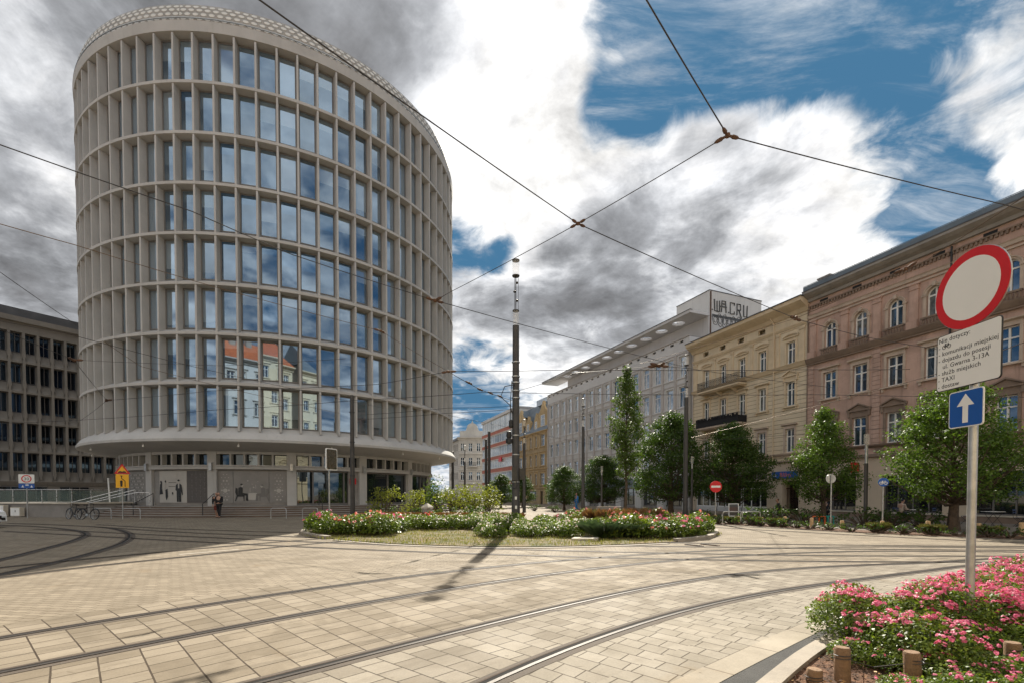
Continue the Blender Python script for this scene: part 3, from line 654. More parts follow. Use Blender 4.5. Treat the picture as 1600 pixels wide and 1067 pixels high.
for k in range(-8,8):
    a0,a1=bayang(k)
    if k in(-2,-1,0): continue
    seg(shp,RW-.42,RW-.40,a0,a1,.8,3.52,6)
    nn=4 if k==1 else 2
    for j in range(nn+1):
        c=a0+(a1-a0)*j/nn; seg(sfr,RW-.45,RW-.28,c-R(.22),c+R(.22),.8,3.52,1)
    seg(sfr,RW-.45,RW-.30,a0,a1,.76,.90,6); seg(sfr,RW-.45,RW-.30,a0,a1,3.38,3.52,6)
shp.build('shop_glazing',M['glass_shop'],tower,smooth=False,fix=True); sfr.build('shop_frames',M['grey_frame'],tower,smooth=False,fix=True)
b=MB(); a0,a1=bayang(1); seg(b,RW-.36,RW-.2,a1-R(3.6),a1,.76,3.52,2); b.build('entrance_panel',M['stone_grey'],tower,smooth=False,fix=True)
# poster panels: flat printed boards in three bays, figures as flat cut shapes
def onwall(b,a,z,pts,lift=.03,rr=RW-.18,flip=False):       # polygon drawn in (x,z) metres on the curved board round angle a
    vs=[]
    for x,zz in pts: aa=a+x/rr; vs.append(pol(rr+lift,aa,z+zz))
    b.add(vs+[(v[0]*(1-.004/rr),v[1]*(1-.004/rr),v[2]) for v in vs],[tuple(range(len(vs))),tuple(range(len(vs),2*len(vs)))[::-1]])
def ell(cx,cz,rx,rz,n=12): return [(cx+rx*math.cos(2*PI*k/n),cz+rz*math.sin(2*PI*k/n)) for k in range(n)]
def board(a0,a1,m,z0=.98,z1=3.40): b=MB(); seg(b,RW-.26,RW-.18,a0,a1,z0,z1,6); return b.build('poster_board',M[m],tower,smooth=False,fix=True)
for k in(-2,-1,0):
    a0,a1=bayang(k); 
    for z0_,z1_ in((.76,.98),(3.40,3.52)): b=MB(); seg(b,RW-.32,RW-.22,a0,a1,z0_,z1_,6); b.build('board_rail',M['concrete_floor'],tower,smooth=False,fix=True)
a0,a1=bayang(-1); board(a0,a0+R(2.4),'poster_grey'); board(a0+R(2.4),a0+R(12.6),'poster_pale'); board(a0+R(12.7),a1,'poster_dark')
pc=a0+R(7.4)
d=MB(); l=MB(); mdl=MB()
def man(b,w,a,x,z,s):                         # standing man in a dark suit, printed
    onwall(b,a,z,[(x-.18*s,0),(x-.02*s,0),(x,.75*s),(x+.02*s,0),(x+.2*s,0),(x+.2*s,.85*s),(x+.3*s,.5*s),(x+.36*s,.55*s),(x+.26*s,1.3*s),(x+.1*s,1.42*s),(x-.1*s,1.42*s),(x-.26*s,1.3*s),(x-.3*s,.9*s),(x-.2*s,.85*s)])
    onwall(w,a,z,ell(x,1.55*s,.09*s,.13*s),.034); onwall(w,a,z,[(x-.05*s,1.05*s),(x+.05*s,1.05*s),(x+.07*s,1.42*s),(x-.07*s,1.42*s)],.034); onwall(b,a,z,ell(x,1.66*s,.10*s,.07*s),.037)
man(d,l,pc,.62,1.05,.98)
onwall(d,pc,1.05,[(-1.15,1.35),(-.95,1.5),(-.98,1.0),(-.85,.6),(-1.2,.55)]); onwall(d,pc,1.05,[(-.62,.9),(-.42,1.0),(-.38,.4),(-.52,.1),(-.6,.35)]); onwall(d,pc,1.05,ell(-.60,1.55,.07,.09)); onwall(d,pc,1.05,ell(-1.05,1.52,.08,.09))
onwall(l,pc,1.05,[(-.45,1.7),(.45,1.7),(.45,2.28),(-.45,2.28)]); onwall(l,pc,1.05,ell(-.75,1.3,.16,.45))
for z,wd in((2.5,.50),(2.2,.45)): onwall(d,pc,0,[(-.3,z),(-.3+wd*1.4,z),(-.3+wd*1.4,z+.03),(-.3,z+.03)])
onwall(d,pc,0,[(0,1.62),(.12,1.62),(.12,1.78),(0,1.78)])
a0,a1=bayang(0); board(a0,a0+R(4.4),'poster_grey'); board(a0+R(4.5),a0+R(14.6),'poster_grey'); board(a0+R(14.7),a1,'poster_grey')
pc=a0+R(9.5)
def seated(b,w,a,x,s,f):
    onwall(b,a,1.1,[(x-.30*f,.95*s),(x-.44*f,1.0*s),(x-.48*f,.65*s),(x-.38*f,.4*s),(x-.5*f,0),(x-.44*f,0),(x-.30*f,.34*s),(x+.1*f,.34*s),(x+.12*f,0),(x+.17*f,0),(x+.18*f,.44*s),(x-.28*f,.46*s)])
    onwall(b,a,1.1,[(x-.26*f,.46*s),(x+.30*f,.42*s),(x+.26*f,.05*s),(x+.42*f,0),(x+.45*f,.06*s),(x+.40*f,.56*s),(x+.05*f,.62*s),(x+.06*f,.98*s),(x-.06*f,1.06*s),(x-.24*f,1.0*s)],.033)
    onwall(w,a,1.1,ell(x+.02*f,1.16*s,.08*s,.1*s),.036); onwall(b,a,1.1,ell(x-.02*f,1.24*s,.09*s,.07*s),.04)
seated(d,l,pc,-.62,1.02,1); mdl_=MB(); seated(mdl_,l,pc,.78,.98,-1)
onwall(l,pc,1.1,[(-.15,.62),(.42,.62),(.5,.1),(-.2,.1)],.031)
for x,z in((-.05,1.0),(.35,1.25)): onwall(l,pc,1.1,[(x-.015,z-.3),(x+.015,z-.3),(x+.015,z),(x-.015,z)])
for x,z,r in((-.2,1.55,.05),(.1,1.3,.03),(.5,1.5,.03),(.2,1.05,.06)): onwall(l,pc,1.1,ell(x,z,r,r,8))
r2=random.Random(3)
for a_c,n_ in((bayang(0)[0]+R(2.2),1),(bayang(0)[1]-R(2.4),2)):
    for j in range(9):
        z=1.2+j*.24
        for x in((-.25,0,.25) if j%2 else (-.12,.12)): onwall(l,a_c,z,ell(x,0,.04+.03*((j*7)%3==0),.035+.03*((j*7)%3==0),8))
    onwall(l,a_c,1.9,ell(0,0,.16,.16,14),.036)
a_c=bayang(-1)[1]-R(3.3)
for j in range(5):
    for x in(-.5,-.17,.17,.5):
        z=1.2+j*.42+(.2 if x in(-.17,.5) else 0)
        if z<3.1:
            onwall(mdl_,a_c,z,[(x-.012,0),(x+.012,0),(x+.012,.26),(x-.012,.26)]); onwall(mdl_,a_c,z,[(x-.11,.30),(x,.2),(x+.11,.30),(x,.25)])
a0,a1=bayang(-2); board(a0,a1,'poster_grey'); a_c=(a0+a1)/2
for j in range(9):
    for i in range(7): onwall(l if (i+j)%3 else mdl_,a_c+R(3.5),1.15+j*.25,ell(-1.0+i*.3+(j%2)*.15,0,.075,.075,8))
man(d,l,a_c,-1.45,1.05,1.0)
onwall(l,a_c,1.0,[(-.9,.1),(-.5,.1),(-.55,1.9),(-.85,2.0)])
tag(d.build('poster_figures',M['sign_black'],tower,smooth=False),kind='stuff'); tag(l.build('poster_highlights',M['poster_pale'],tower,smooth=False),kind='stuff')
M['poster_mid']=mat('poster_mid',(.17,.16,.15),.7,.05,2,0); tag(mdl_.build('poster_ornament',M['poster_mid'],tower,smooth=False),kind='stuff')
# wall lights on the pillars, small lamps under the canopy, sign by the door
for a in PIL[5:12]:
    b=MB(); seg(b,RW+.10,RW+.26,a-R(.45),a+R(.45),3.42,3.98,2); b.build('wall_light',M['galvanised'],tower,smooth=False,fix=True)
for a in [R(x) for x in(-62,-36,-12,12,34,56,76)]:
    b=MB(); p_=pol(TR-.2,a,5.1); b.lathe([(.02,.2),(.03,.06),(.07,.0),(.07,-.08),(.03,-.10)][::-1],8,p_); b.build('canopy_lamp',M['sign_white'],tower)
b=MB(); c=bayang(1)[1]-R(2.2); onwall(b,c,2.45,[(-.27,0),(.27,0),(.27,.5),(-.27,.5)],.06,RW-.1); b.build('door_sign',M['sign_red'],tower,smooth=False)
# stepped plinth
pl=empty('stepped_plinth',(TX,TY,0),0,'wide grey stone steps running round the foot of the tower','steps')
for j in range(5):
    b=MB(); seg(b,RW-1.0,17.29-.36*j,0,2*PI,.15*j+(.002 if j else 0),.15*(j+1)-.045,120); o=b.build('step',M['brown_stone'],pl,smooth=False,fix=True); b=MB(); seg(b,RW-1.0,17.37-.36*j,0,2*PI,.15*(j+1)-.045,.15*(j+1),120); b.build('tread',M['stone_grey'],o,smooth=False,fix=True)  # darker riser colour stands in for the shade below each tread
b=MB(); seg(b,.1,RW-.9,0,2*PI,.0,.745,80); b.build('platform',M['concrete_floor'],pl,smooth=False,fix=True)
for n_,(a,side) in enumerate(((-12,1),(5,1),(31,-1),(-30,1))):
    h=empty('stair_handrail',(TX,TY,0),0,['dark handrail on the steps before the standing man poster','dark handrail beside the couple on the steps','thin dark handrail on the steps by the glass doors','dark handrail on the steps left of the orange sign'][n_],'handrail')
    a=R(a); p0=pol(17.2,a,0); p1=pol(15.7,a,.75); b=MB()
    b.tube([(p0[0],p0[1],.0),(p0[0],p0[1],.95),(p1[0],p1[1],1.68),(p1[0],p1[1],.74)],.028,6); b.build('rail',M['black_metal'],h)
# ================================================================ street of houses on the right
def rustic(name,base,pitch=.35,dark=.55):
    m=M[base].copy(); m.name=name; t=m.node_tree; g=G(t); bs=[x for x in t.nodes if x.type=='BSDF_PRINCIPLED'][0]
    tc=g.n('ShaderNodeTexCoord').outputs['Object']; sp=g.n('ShaderNodeSeparateXYZ'); t.links.new(tc,sp.inputs[0])
    fr=g.m('FRACT',g.m('DIVIDE',sp.outputs[2],pitch)); gr=g.rng(g.m('ABSOLUTE',g.m('SUBTRACT',fr,.5)),.40,.47)
    old=bs.inputs['Base Color'].links[0].from_socket; t.links.new(g.mix(g.m('MULTIPLY',gr,dark),old,(.10,.07,.045)),bs.inputs['Base Color'])
    bp=[x for x in t.nodes if x.type=='BUMP'][0]; b2=g.n('ShaderNodeBump'); b2.inputs['Distance'].default_value=.03; b2.inputs['Strength'].default_value=.8
    t.links.new(g.m('SUBTRACT',1.,gr),b2.inputs['Height']); t.links.new(bp.outputs[0],b2.inputs['Normal']); t.links.new(b2.outputs[0],bs.inputs['Normal']); M[name]=m
rustic('yellow_rustic','yellow_plaster'); rustic('pink_rustic','pink_plaster',.30); rustic('ochre_rustic','ochre_plaster',.4,.3); rustic('far_rustic','far_stone',.5,.4); rustic('brick_panel','red_panel',.28,.3)
_sc={}
def surround(parent,x,z,w,h,mt,hood='flat',y=0,sill=True,arch=False):
    key=(w,h,mt,hood,sill,arch)
    if key not in _sc:
        b=MB(); t=.15; d=.07
        if arch:
            r=w/2; hs=h-r
            for q in(-1,1): b.box(*sorted((q*(r),q*(r+t+.02))),-d,.01,0,hs-.03); b.box(*sorted((q*(r-.0),q*(r+t+.08))),-d-.05,.01,hs-.05,hs+.05)
            n=14
            for k in range(n):
                a0,a1=PI*k/n,PI*(k+1)/n; ro=r+.17; ro2=r+.06
                b.ext([(ro*math.cos(a0),hs+ro*math.sin(a0)),(ro*math.cos(a1),hs+ro*math.sin(a1)),(r*math.cos(a1),hs+r*math.sin(a1)),(r*math.cos(a0),hs+r*math.sin(a0))],-d,.01)
                b.ext([(ro*math.cos(a0),hs+ro*math.sin(a0)),(ro*math.cos(a1),hs+ro*math.sin(a1)),(ro-.06)and((ro-.06)*math.cos(a1),hs+(ro-.06)*math.sin(a1)),((ro-.06)*math.cos(a0),hs+(ro-.06)*math.sin(a0))],-d-.05,-d)
            b.box(-.09,.09,-d-.09,.01,h,h+.26)
        else:
            for q in(-1,1): b.box(*sorted((q*w/2,q*(w/2+t))),-d,.01,0,h)
            b.box(-w/2-t,w/2+t,-d-.01,.01,h,h+t)
        W=w/2+.32
        if hood=='pediment':
            b.box(-W,W,-.16,.01,h+.42,h+.52); b.box(-W+.1,W-.1,-.06,.01,h+t,h+.42)
            for q in(-1,1): b.ext([(q*W,h+.52),(q*W,h+.60),(0,h+.98),(0,h+.88)][::q],-.18,.01)
            b.ext([(-W+.1,h+.52),(W-.1,h+.52),(0,h+.88)],-.06,.01)
            for q in(-1,1): b.box(*sorted((q*(W-.18),q*(W-.04))),-.13,.01,h+.05,h+.42)
        if hood=='segment':
            b.box(-W,W,-.12,.01,h+.30,h+.38)
            n=8
            for k in range(n):
                u0,u1=-1+2*k/n,-1+2*(k+1)/n; f=lambda u:h+.38+.16*(1-u*u)
                b.ext([(u0*W,f(u0)),(u1*W,f(u1)),(u1*W,f(u1)+.08),(u0*W,f(u0)+.08)],-.14,.01)
                b.ext([(u0*W,h+.38),(u1*W,h+.38),(u1*W,f(u1)),(u0*W,f(u0))],-.04,.01)
        if hood=='flat': b.prof(-W,W,[(-.20,h+.40),(-.20,h+.33),(-.08,h+.26),(.01,h+.26),(.01,h+.40)][::-1]); b.box(-w/2-.1,w/2+.1,-.04,.01,h+t,h+.26)
        if sill:
            b.box(-W,W,-.18,.01,-.14,-.04)
            for q in(-1,1): b.box(*sorted((q*(W-.20),q*(W-.06))),-.12,.01,-.34,-.14)
        _sc[key]=b.mesh('window_surround',M[mt],False)
    return link('window_surround',_sc[key],parent,(x,y,z))
def archfill(parent,x,z,w,h,mt,y=0):
    b=MB(); r=w/2; hs=h-r; n=8
    for q in(-1,1):
        pts=[(q*r,h)]+[(q*r*math.cos(PI/2*k/n),hs+r*math.sin(PI/2*k/n)) for k in range(n+1)]
        for k in range(1,len(pts)-1): b.ext([pts[0],pts[k],pts[k+1]],.004,.20)
    return b.build('arch_infill',M[mt],parent,(x,y,z),smooth=False,fix=True)
def frame(P0,ang,s_left):                    # origin at the viewer's left end of a front on line P0 + s*d
    a=R(ang); d=Vector((math.sin(a),math.cos(a),0)); p=Vector((*P0,0))+d*s_left
    return p,-PI/2-a
def bld(name,P0,ang,s_left,label,cat): p,rz=frame(P0,ang,s_left); return empty(name,p,rz,label,cat)
P0=(22.973,36.62); AN=-20.3
# ---- pink corner house
pk=bld('pink_townhouse',P0,AN,.15,'weathered pink and brown stucco townhouse with arched top windows and balustrades','building')
W=19.0; X=[1.75,3.91,6.10,8.25,11.65,13.95,16.2,18.0]
f3=[(x,12.47,.88,1.80) for x in X]; f2=[(x,8.75,.97,1.93) for x in X]; f1=[(x,5.02,.95,1.98) for x in X]
hs=[(x-w/2,x+w/2,z,z+h) for x,z,w,h in f3+f2+f1]
wall('wall',M['pink_plaster'],pk,0,W,4.3,16.3,hs,depth=12)
shops=[(1.0,3.75,.45,2.95),(5.42,8.83,.45,2.86),(10.1,17.8,.45,2.9)]
wall('ground_floor_wall',M['beige_plaster'],pk,0,W,0,4.3,shops,rev=.35,depth=12)
b=MB()
for a,c in((.9,3.85),(5.3,8.95),(9.9,18.0)): b.box(a,c,-.10,.005,0,.36)
for (a,c) in((0,.9),(3.85,5.3),(8.95,9.9)): b.box(a,c,-.04,.005,0,.30)
b.build('plinth',M['brown_stone'],pk,smooth=False)
for a,c,e,f in shops:
    window(pk,(a+c)/2,e,c-a,f-e,.28,'shop','grey_frame','glass_shop'); b=MB(); b.box(a-.1,c+.1,-.14,.28,e-.09,e); b.build('shop_sill',M['stone_light'],pk,smooth=False)
tr='brown_stone'
b=MB(); cornice(b,0,W,16.3,.66,.75); b.build('cornice',M['stone_grey'],pk,smooth=False)
b=MB()
for k in range(int(W/.22)): b.box(.06+k*.22,.17+k*.22,-.12,.01,15.72,15.90)
P(b,0,W,15.9,15.98,.14); tag(b.build('dentils',M[tr],pk,smooth=False),kind='stuff')
b=MB(); b.prof(0,W,[(-.10,15.02),(-.13,15.20),(-.18,15.26),(.01,15.26),(.01,15.02)][::-1]); P(b,0,W,14.80,14.90,.09); b.build('architrave',M['pale_trim'],pk,smooth=False)
for k in range(8): x=.9+k*2.4; MB().box(x,x+.62,-.012,.005,16.02,16.2).build('attic_vent',M['dark_void'],pk,smooth=False)
b=MB(); P(b,0,W,11.50,11.62,.16); b.prof(0,W,[(-.20,11.62),(-.34,11.86),(-.38,11.96),(.01,11.96),(.01,11.62)][::-1]); b.build('storey_ledge',M[tr],pk,smooth=False)
b=MB(); P(b,0,W,4.30,4.36,.10); b.prof(0,W,[(-.12,4.80),(-.26,4.92),(-.28,5.00),(.01,5.00),(.01,4.80)][::-1]); P(b,0,W,4.16,4.30,.20)
for k in range(10): x=.7+k*2.15; b.box(x,x+.55,-.09,.005,4.46,4.72)
b.build('first_floor_ledge',M[tr],pk,smooth=False)
bm_=MB(); bm_.box(-.62,.62,-.30,-.16,12.36,12.47); bm_.box(-.62,.62,-.28,-.16,11.965,12.03)
for q in range(7): bm_.lathe([(.035,12.03),(.06,12.14),(.035,12.27),(.05,12.36)],6,(-.51+q*.17,-.22,0))
bme=bm_.mesh('balustrade',M[tr])
for x in X: link('balustrade',bme,pk,(x,0,0))
b=MB(); b.box(-.24,.24,-.12,.01,12.0,14.45); b.box(-.28,.28,-.17,.01,14.42,14.50); b.box(-.25,.25,-.15,.01,14.5,14.72); b.box(-.32,.32,-.20,.01,14.72,14.80); b.box(-.3,.3,-.34,-.10,11.965,12.45); b.box(-.14,.14,-.135,-.11,12.5,14.3)
pme=b.mesh('pilaster',M['pink_plaster'],False)
for x in [.45]+[(a+c)/2 for a,c in zip(X,X[1:]) if c-a<2.6]+[9.4,10.5]: link('pilaster',pme,pk,(x,0,0))
b=MB(); b.box(-.25,.25,-.07,.01,5.0,11.5); qme=b.mesh('quoin_strip',M['pink_rustic'],False)
for x in(.26,5.0,9.5,10.4,15.1): link('quoin_strip',qme,pk,(x,0,0))
for i,(x,z,w_,h) in enumerate(f3):
    window(pk,x,z,w_,h,.16,'arch'); surround(pk,x,z,w_,h,'pale_trim','none',arch=True,sill=False); archfill(pk,x,z,w_,h,'pale_trim')
for x,z,w_,h in f2: window(pk,x,z,w_,h,.16); surround(pk,x,z,w_,h,'pale_trim','flat')
for x,z,w_,h in f1: window(pk,x,z,w_,h,.16); surround(pk,x,z,w_,h,tr,'pediment',sill=False)
b=MB(); b.prof(0,W,[(-.78,16.95),(-.78,17.02),(.2,17.06),(4,18.3),(12,18.3),(12,16.9)][::-1]); b.build('roof',M['roof_metal'],pk,smooth=False)
b=MB()
for k in range(17): b.tube([(.4+k*1.15,-.62,17.0),(.4+k*1.15,-.62,17.42)],.018,5)
for z in(17.42,): b.tube([(0,-.62,z),(W,-.62,z)],.02,5)
b.box(0,W,-.63,-.61,17.06,17.38); b.build('roof_rail',M['roof_slate'],pk,smooth=False)
for x,w_ in((.5,.9),(12.6,1.1)): b=MB(); b.box(x,x+w_,.3,1.2,16.9,17.9); b.box(x-.06,x+w_+.06,.24,1.26,17.9,18.0); b.build('chimney',M['roof_tile'] if x>5 else M['stone_grey'],pk,smooth=False)
b=MB(); b.tube([(9.1,-.12,4.9),(9.1,-.12,16.2)],.055,8); b.build('downpipe',M['black_metal'],pk)
b=MB(); b.tube([(.02,-.08,4.2),(.02,-.08,16.2)],.05,8); b.build('downpipe',M['brown_stone'],pk)
def text(s,size,loc,rot,m,parent,name='lettering',align='LEFT',ext=.004,sp=1.,shear=0):
    cu=bpy.data.curves.new('lettering','FONT'); cu.body=s; cu.size=size; cu.align_x=align; cu.extrude=ext; cu.space_character=sp; cu.shear=shear; cu.resolution_u=3
    o=bpy.data.objects.new('tmp',cu); C.objects.link(o); dg=bpy.context.evaluated_depsgraph_get(); me=bpy.data.meshes.new_from_object(o.evaluated_get(dg)); bpy.data.objects.remove(o)
    me.materials.clear(); me.materials.append(M[m]); return link(name,me,parent,loc,rot)
# projecting red sign
rs=empty('projecting_sign',frame(P0,AN,.15-3.98)[0]+Vector((0,0,0)),-PI/2-R(AN),'small square red sign with a white letter projecting over the pink house pavement','sign')
b=MB(); b.box(-.06,.06,-.85,-.15,3.12,3.82); b.build('sign_box',M['sign_red'],rs,smooth=False); b=MB(); b.box(-.02,.02,-.15,0,3.3,3.36); b.box(-.02,.02,-.15,0,3.6,3.66); b.build('bracket',M['black_metal'],rs)
text('J',.62,(-.065,-.36,3.25),(PI/2,0,-PI/2),'sign_white',rs)
text('BLACK',.24,(7.35,.30,1.72),(PI/2,0,0),'sign_white',pk,'window_lettering',sp=1.1); text('coffee',.12,(7.62,.30,1.55),(PI/2,0,0),'sign_white',pk,'window_lettering')
# ---- yellow house
ye=bld('yellow_townhouse',P0,AN,12.75,'tall yellow plastered townhouse with two balconies and a deep roof cornice','building')
W=12.6; X=[1.9,4.05,6.25,8.43,11.12]
f3=[(x,12.12,.78,1.70) for x in X]; f2=[(x,8.75,.80,1.90) for x in X]; f1=[(x,5.02,.80,1.88) for x in X]
vents=[(x-.36,x+.36,15.22,15.64) for x in(1.75,3.9,6.05,8.3)]
wall('upper_wall',M['yellow_plaster'],ye,0,W,12.0,16.0,[(x-w/2,x+w/2,z,z+h) for x,z,w,h in f3]+vents,depth=12)
wall('wall',M['yellow_rustic'],ye,0,W,4.3,12.0,[(x-w/2,x+w/2,z,z+h) for x,z,w,h in f2+f1],depth=12)
wall('ground_floor_wall',M['beige_plaster'],ye,0,W,0,4.3,[(.3,9.0,.0,2.75),(.3,9.0,2.9,3.95),(10.45,11.95,0,2.72)],rev=.6,depth=12)
for a,c in((.3,3.0),(3.15,6.0),(6.15,9.0)): window(ye,(a+c)/2,.45,c-a,2.3,.35,'shop','white_frame','glass_shop'); b=MB(); b.box(a,c,.28,.42,0,.45); b.build('stall_riser',M['white_plaster'],ye,smooth=False)
b=MB(); b.box(.3,9.0,.25,.33,2.9,3.95); b.build('shop_fascia',M['grey_frame'],ye,smooth=False)
gt=MB()
for q in range(10): gt.tube([(10.55+q*.145,.5,.05),(10.55+q*.145,.5,2.1)],.014,5)
gt.box(10.45,11.95,.47,.53,2.08,2.14); gt.box(10.45,11.95,.47,.53,.10,.16); gt.build('gate',M['rust'],ye,smooth=False)
b=MB(); b.box(10.4,12,.95,1.0,0,2.8); b.build('passage_back',M['dark_void'],ye,smooth=False)
b=MB(); b.prof(-.05,W+.05,[(-.10,15.78),(-.30,16.05),(-.75,16.30),(-.95,16.45),(-.98,16.72),(.01,16.72),(.01,15.78)][::-1]); b.build('cornice',M['yellow_trim'],ye,smooth=False)
b=MB(); b.prof(-.1,W+.1,[(-1.04,16.72),(-1.04,16.80),(-.2,16.9),(5,18.2),(12,18.2),(12,16.6)][::-1]); b.build('roof',M['roof_metal'],ye,smooth=False)
b=MB(); b.prof(0,W,[(-.06,14.82),(-.16,15.0),(-.16,15.06),(.01,15.06),(.01,14.82)][::-1]); P(b,0,W,14.70,14.78,.05); b.build('frieze_band',M['yellow_trim'],ye,smooth=False)
b=MB(); b.prof(-.02,W+.02,[(-.10,11.72),(-.22,11.95),(-.28,12.02),(.01,12.02),(.01,11.72)][::-1]); b.build('storey_ledge',M['yellow_trim'],ye,smooth=False)
b=MB(); b.prof(0,W,[(-.08,4.72),(-.2,4.86),(-.22,4.94),(.01,4.94),(.01,4.72)][::-1]); b.prof(0,W,[(-.06,4.16),(-.2,4.26),(-.22,4.36),(.01,4.36),(.01,4.16)][::-1]); b.build('first_floor_ledge',M['pale_trim'],ye,smooth=False)
for x,w_ in((.35,.5),(2.95,.28),(5.12,.28),(7.3,.28),(9.35,.60),(9.95,.3),(12.1,.45)):
    b=MB(); b.box(-w_/2,w_/2,-.07,.01,12.02,14.55); b.box(-w_/2-.04,w_/2+.04,-.11,.01,14.5,14.7); b.build('pilaster',M['yellow_trim'],ye,(x,0,0),smooth=False)
for i,(x,z,w_,h) in enumerate(f3): window(ye,x,z,w_,h,.16); surround(ye,x,z,w_,h,'yellow_trim','segment' if i in(0,2,4) else 'segment',sill=False)
for i,(x,z,w_,h) in enumerate(f2): window(ye,x,z,w_,h,.16); surround(ye,x,z,w_,h,'yellow_trim','pediment' if i==4 else 'flat',sill=i>2)
for i,(x,z,w_,h) in enumerate(f1): window(ye,x,z,w_,h,.16); surround(ye,x,z,w_,h,'pale_trim','flat',sill=i>2)
b=MB(); b.tube([(9.62,-.12,4.2),(9.62,-.12,15.6)],.055,8); b.tube([(9.62,-.12,15.6),(9.5,-.5,16.3)],.055,8); b.build('downpipe',M['yellow_trim'],ye)
b=MB(); b.tube([(.05,-.08,.1),(.05,-.08,16.2)],.06,8); b.build('downpipe',M['grey_trim'],ye)
def balcony(z,clad):
    s=MB(); s.box(1.6,6.8,-1.0,0,z-.14,z); s.box(1.7,6.7,-.85,0,z-.24,z-.14)
    sl=s.build('balcony',M['yellow_trim'] if not clad else M['pale_trim'],ye,smooth=False)
    for x in(2.1,3.9,5.7): q=MB(); q.prof(x-.1,x+.1,[(-.8,z-.24),(-.05,z-.24),(-.05,z-.75),(-.25,z-.6)]); q.build('console',M['yellow_trim'],sl,smooth=False,fix=True)
    r_=MB()
    pth=[(1.65,-.02),(1.65,-.95),(6.75,-.95),(6.75,-.02)]
    for zz in(.08,.5,.88):
        for a,c in zip(pth,pth[1:]): r_.tube([(a[0],a[1],z+zz),(c[0],c[1],z+zz)],.022 if zz>.8 else .014,5)
    for i in range(53): x=1.65+i*.098; r_.tube([(x,-.95,z),(x,-.95,z+.88)],.009,4)
    for y in np.arange(-.85,0,.12):
        for x in(1.65,6.75): r_.tube([(x,y,z),(x,y,z+.88)],.009,4)
    if not clad:
        for i in range(26):
            c=(1.75+i*.196,z+.30); c2=(c[0],z+.68)
            for cc in(c,c2): r_.tube([(cc[0]+.075*math.cos(2*PI*k/8),-.95,cc[1]+.11*math.sin(2*PI*k/8)) for k in range(9)],.011,4)
    r_.build('railing',M['black_metal'],sl,smooth=False)
    if clad:
        c_=MB(); c_.box(1.6,6.8,-1.02,-.98,z+.02,z+.62); c_.box(6.78,6.82,-.98,0,z+.02,z+.62); c_.box(1.58,1.62,-.98,0,z+.02,z+.62)
        for i in range(90): x=1.62+rnd.random()*5.15; c_.box(x-.035,x+.035,-1.06,-.94,z+.55,z+.64+rnd.random()*.22)
        c_.build('balcony_screen',M['cloth_black'],sl,smooth=False)
balcony(11.55,False); balcony(8.05,True)
sg=empty('shop_sign',frame(P0,AN,3.14)[0],-PI/2-R(AN),'blue shop sign with red and white letters above the passage of the yellow house','sign')
b=MB(); b.box(0,2.25,-.16,-.02,2.92,3.48); b.build('sign_board',M['sign_blue'],sg,smooth=False); M['sign_faded']=mat('sign_faded',(.60,.16,.10),.5,.05,2,0)
text('co',.36,(.10,-.17,3.08),(PI/2,0,0),'sign_white',sg); text('Blikn',.50,(.75,-.17,3.04),(PI/2,0,0),'sign_faded',sg,sp=1.05)
# ---- white building with the winged roof
Pw=(18.359,49.094); AW=-22.6; WL=32.3
wh=bld('white_office_block',Pw,AW,WL,'long pale grey office block with rows of windows and a pierced flying roof canopy','office building')
X=[WL-1.0-2*k for k in range(16)]
H=[(x,z,1.18,h) for z,h in((14.0,2.2),(10.85,2.15),(7.75,2.05),(4.62,1.95)) for x in X]
vents=[(x-.28,x+.28,17.55,17.80) for x in [WL-1.2-1.45*k for k in range(22)]]
wall('wall',M['grey_plaster'],wh,0,WL,4.0,17.95,[(x-w/2,x+w/2,z,z+h) for x,z,w,h in H]+vents,depth=12)
for i,(x,z,w_,h) in enumerate(H): window(wh,x,z,w_,h,.17,'tri','white_frame','glass_curtain')
b=MB(); b.box(-.16,.16,-.13,.01,4.0,16.45); rme=b.mesh('rib',M['grey_trim'],False)
for x in [WL-2*k for k in range(17)]: link('rib',rme,wh,(min(max(x,.17),WL-.17),0,0))
for z in(16.42,13.2,10.0,6.85,4.1):
    b=MB(); P(b,0,WL,z,z+.09,.06); b.build('storey_line',M['grey_trim'],wh,smooth=False)
for z in(13.82,10.67,7.57,4.44):
    b=MB(); P(b,0,WL,z,z+.10,.09); b.build('sill_band',M['grey_plaster'],wh,smooth=False)
b=MB(); P(b,0,WL,17.95,18.05,.10); b.box(0,WL,0,2.6,17.90,17.952); b.build('parapet_coping',M['grey_trim'],wh,smooth=False)
b=MB(); b.box(2.2,WL-.002,2.55,12,17.9,20.32); b.build('recessed_attic_wall',M['grey_plaster'],wh,smooth=False)
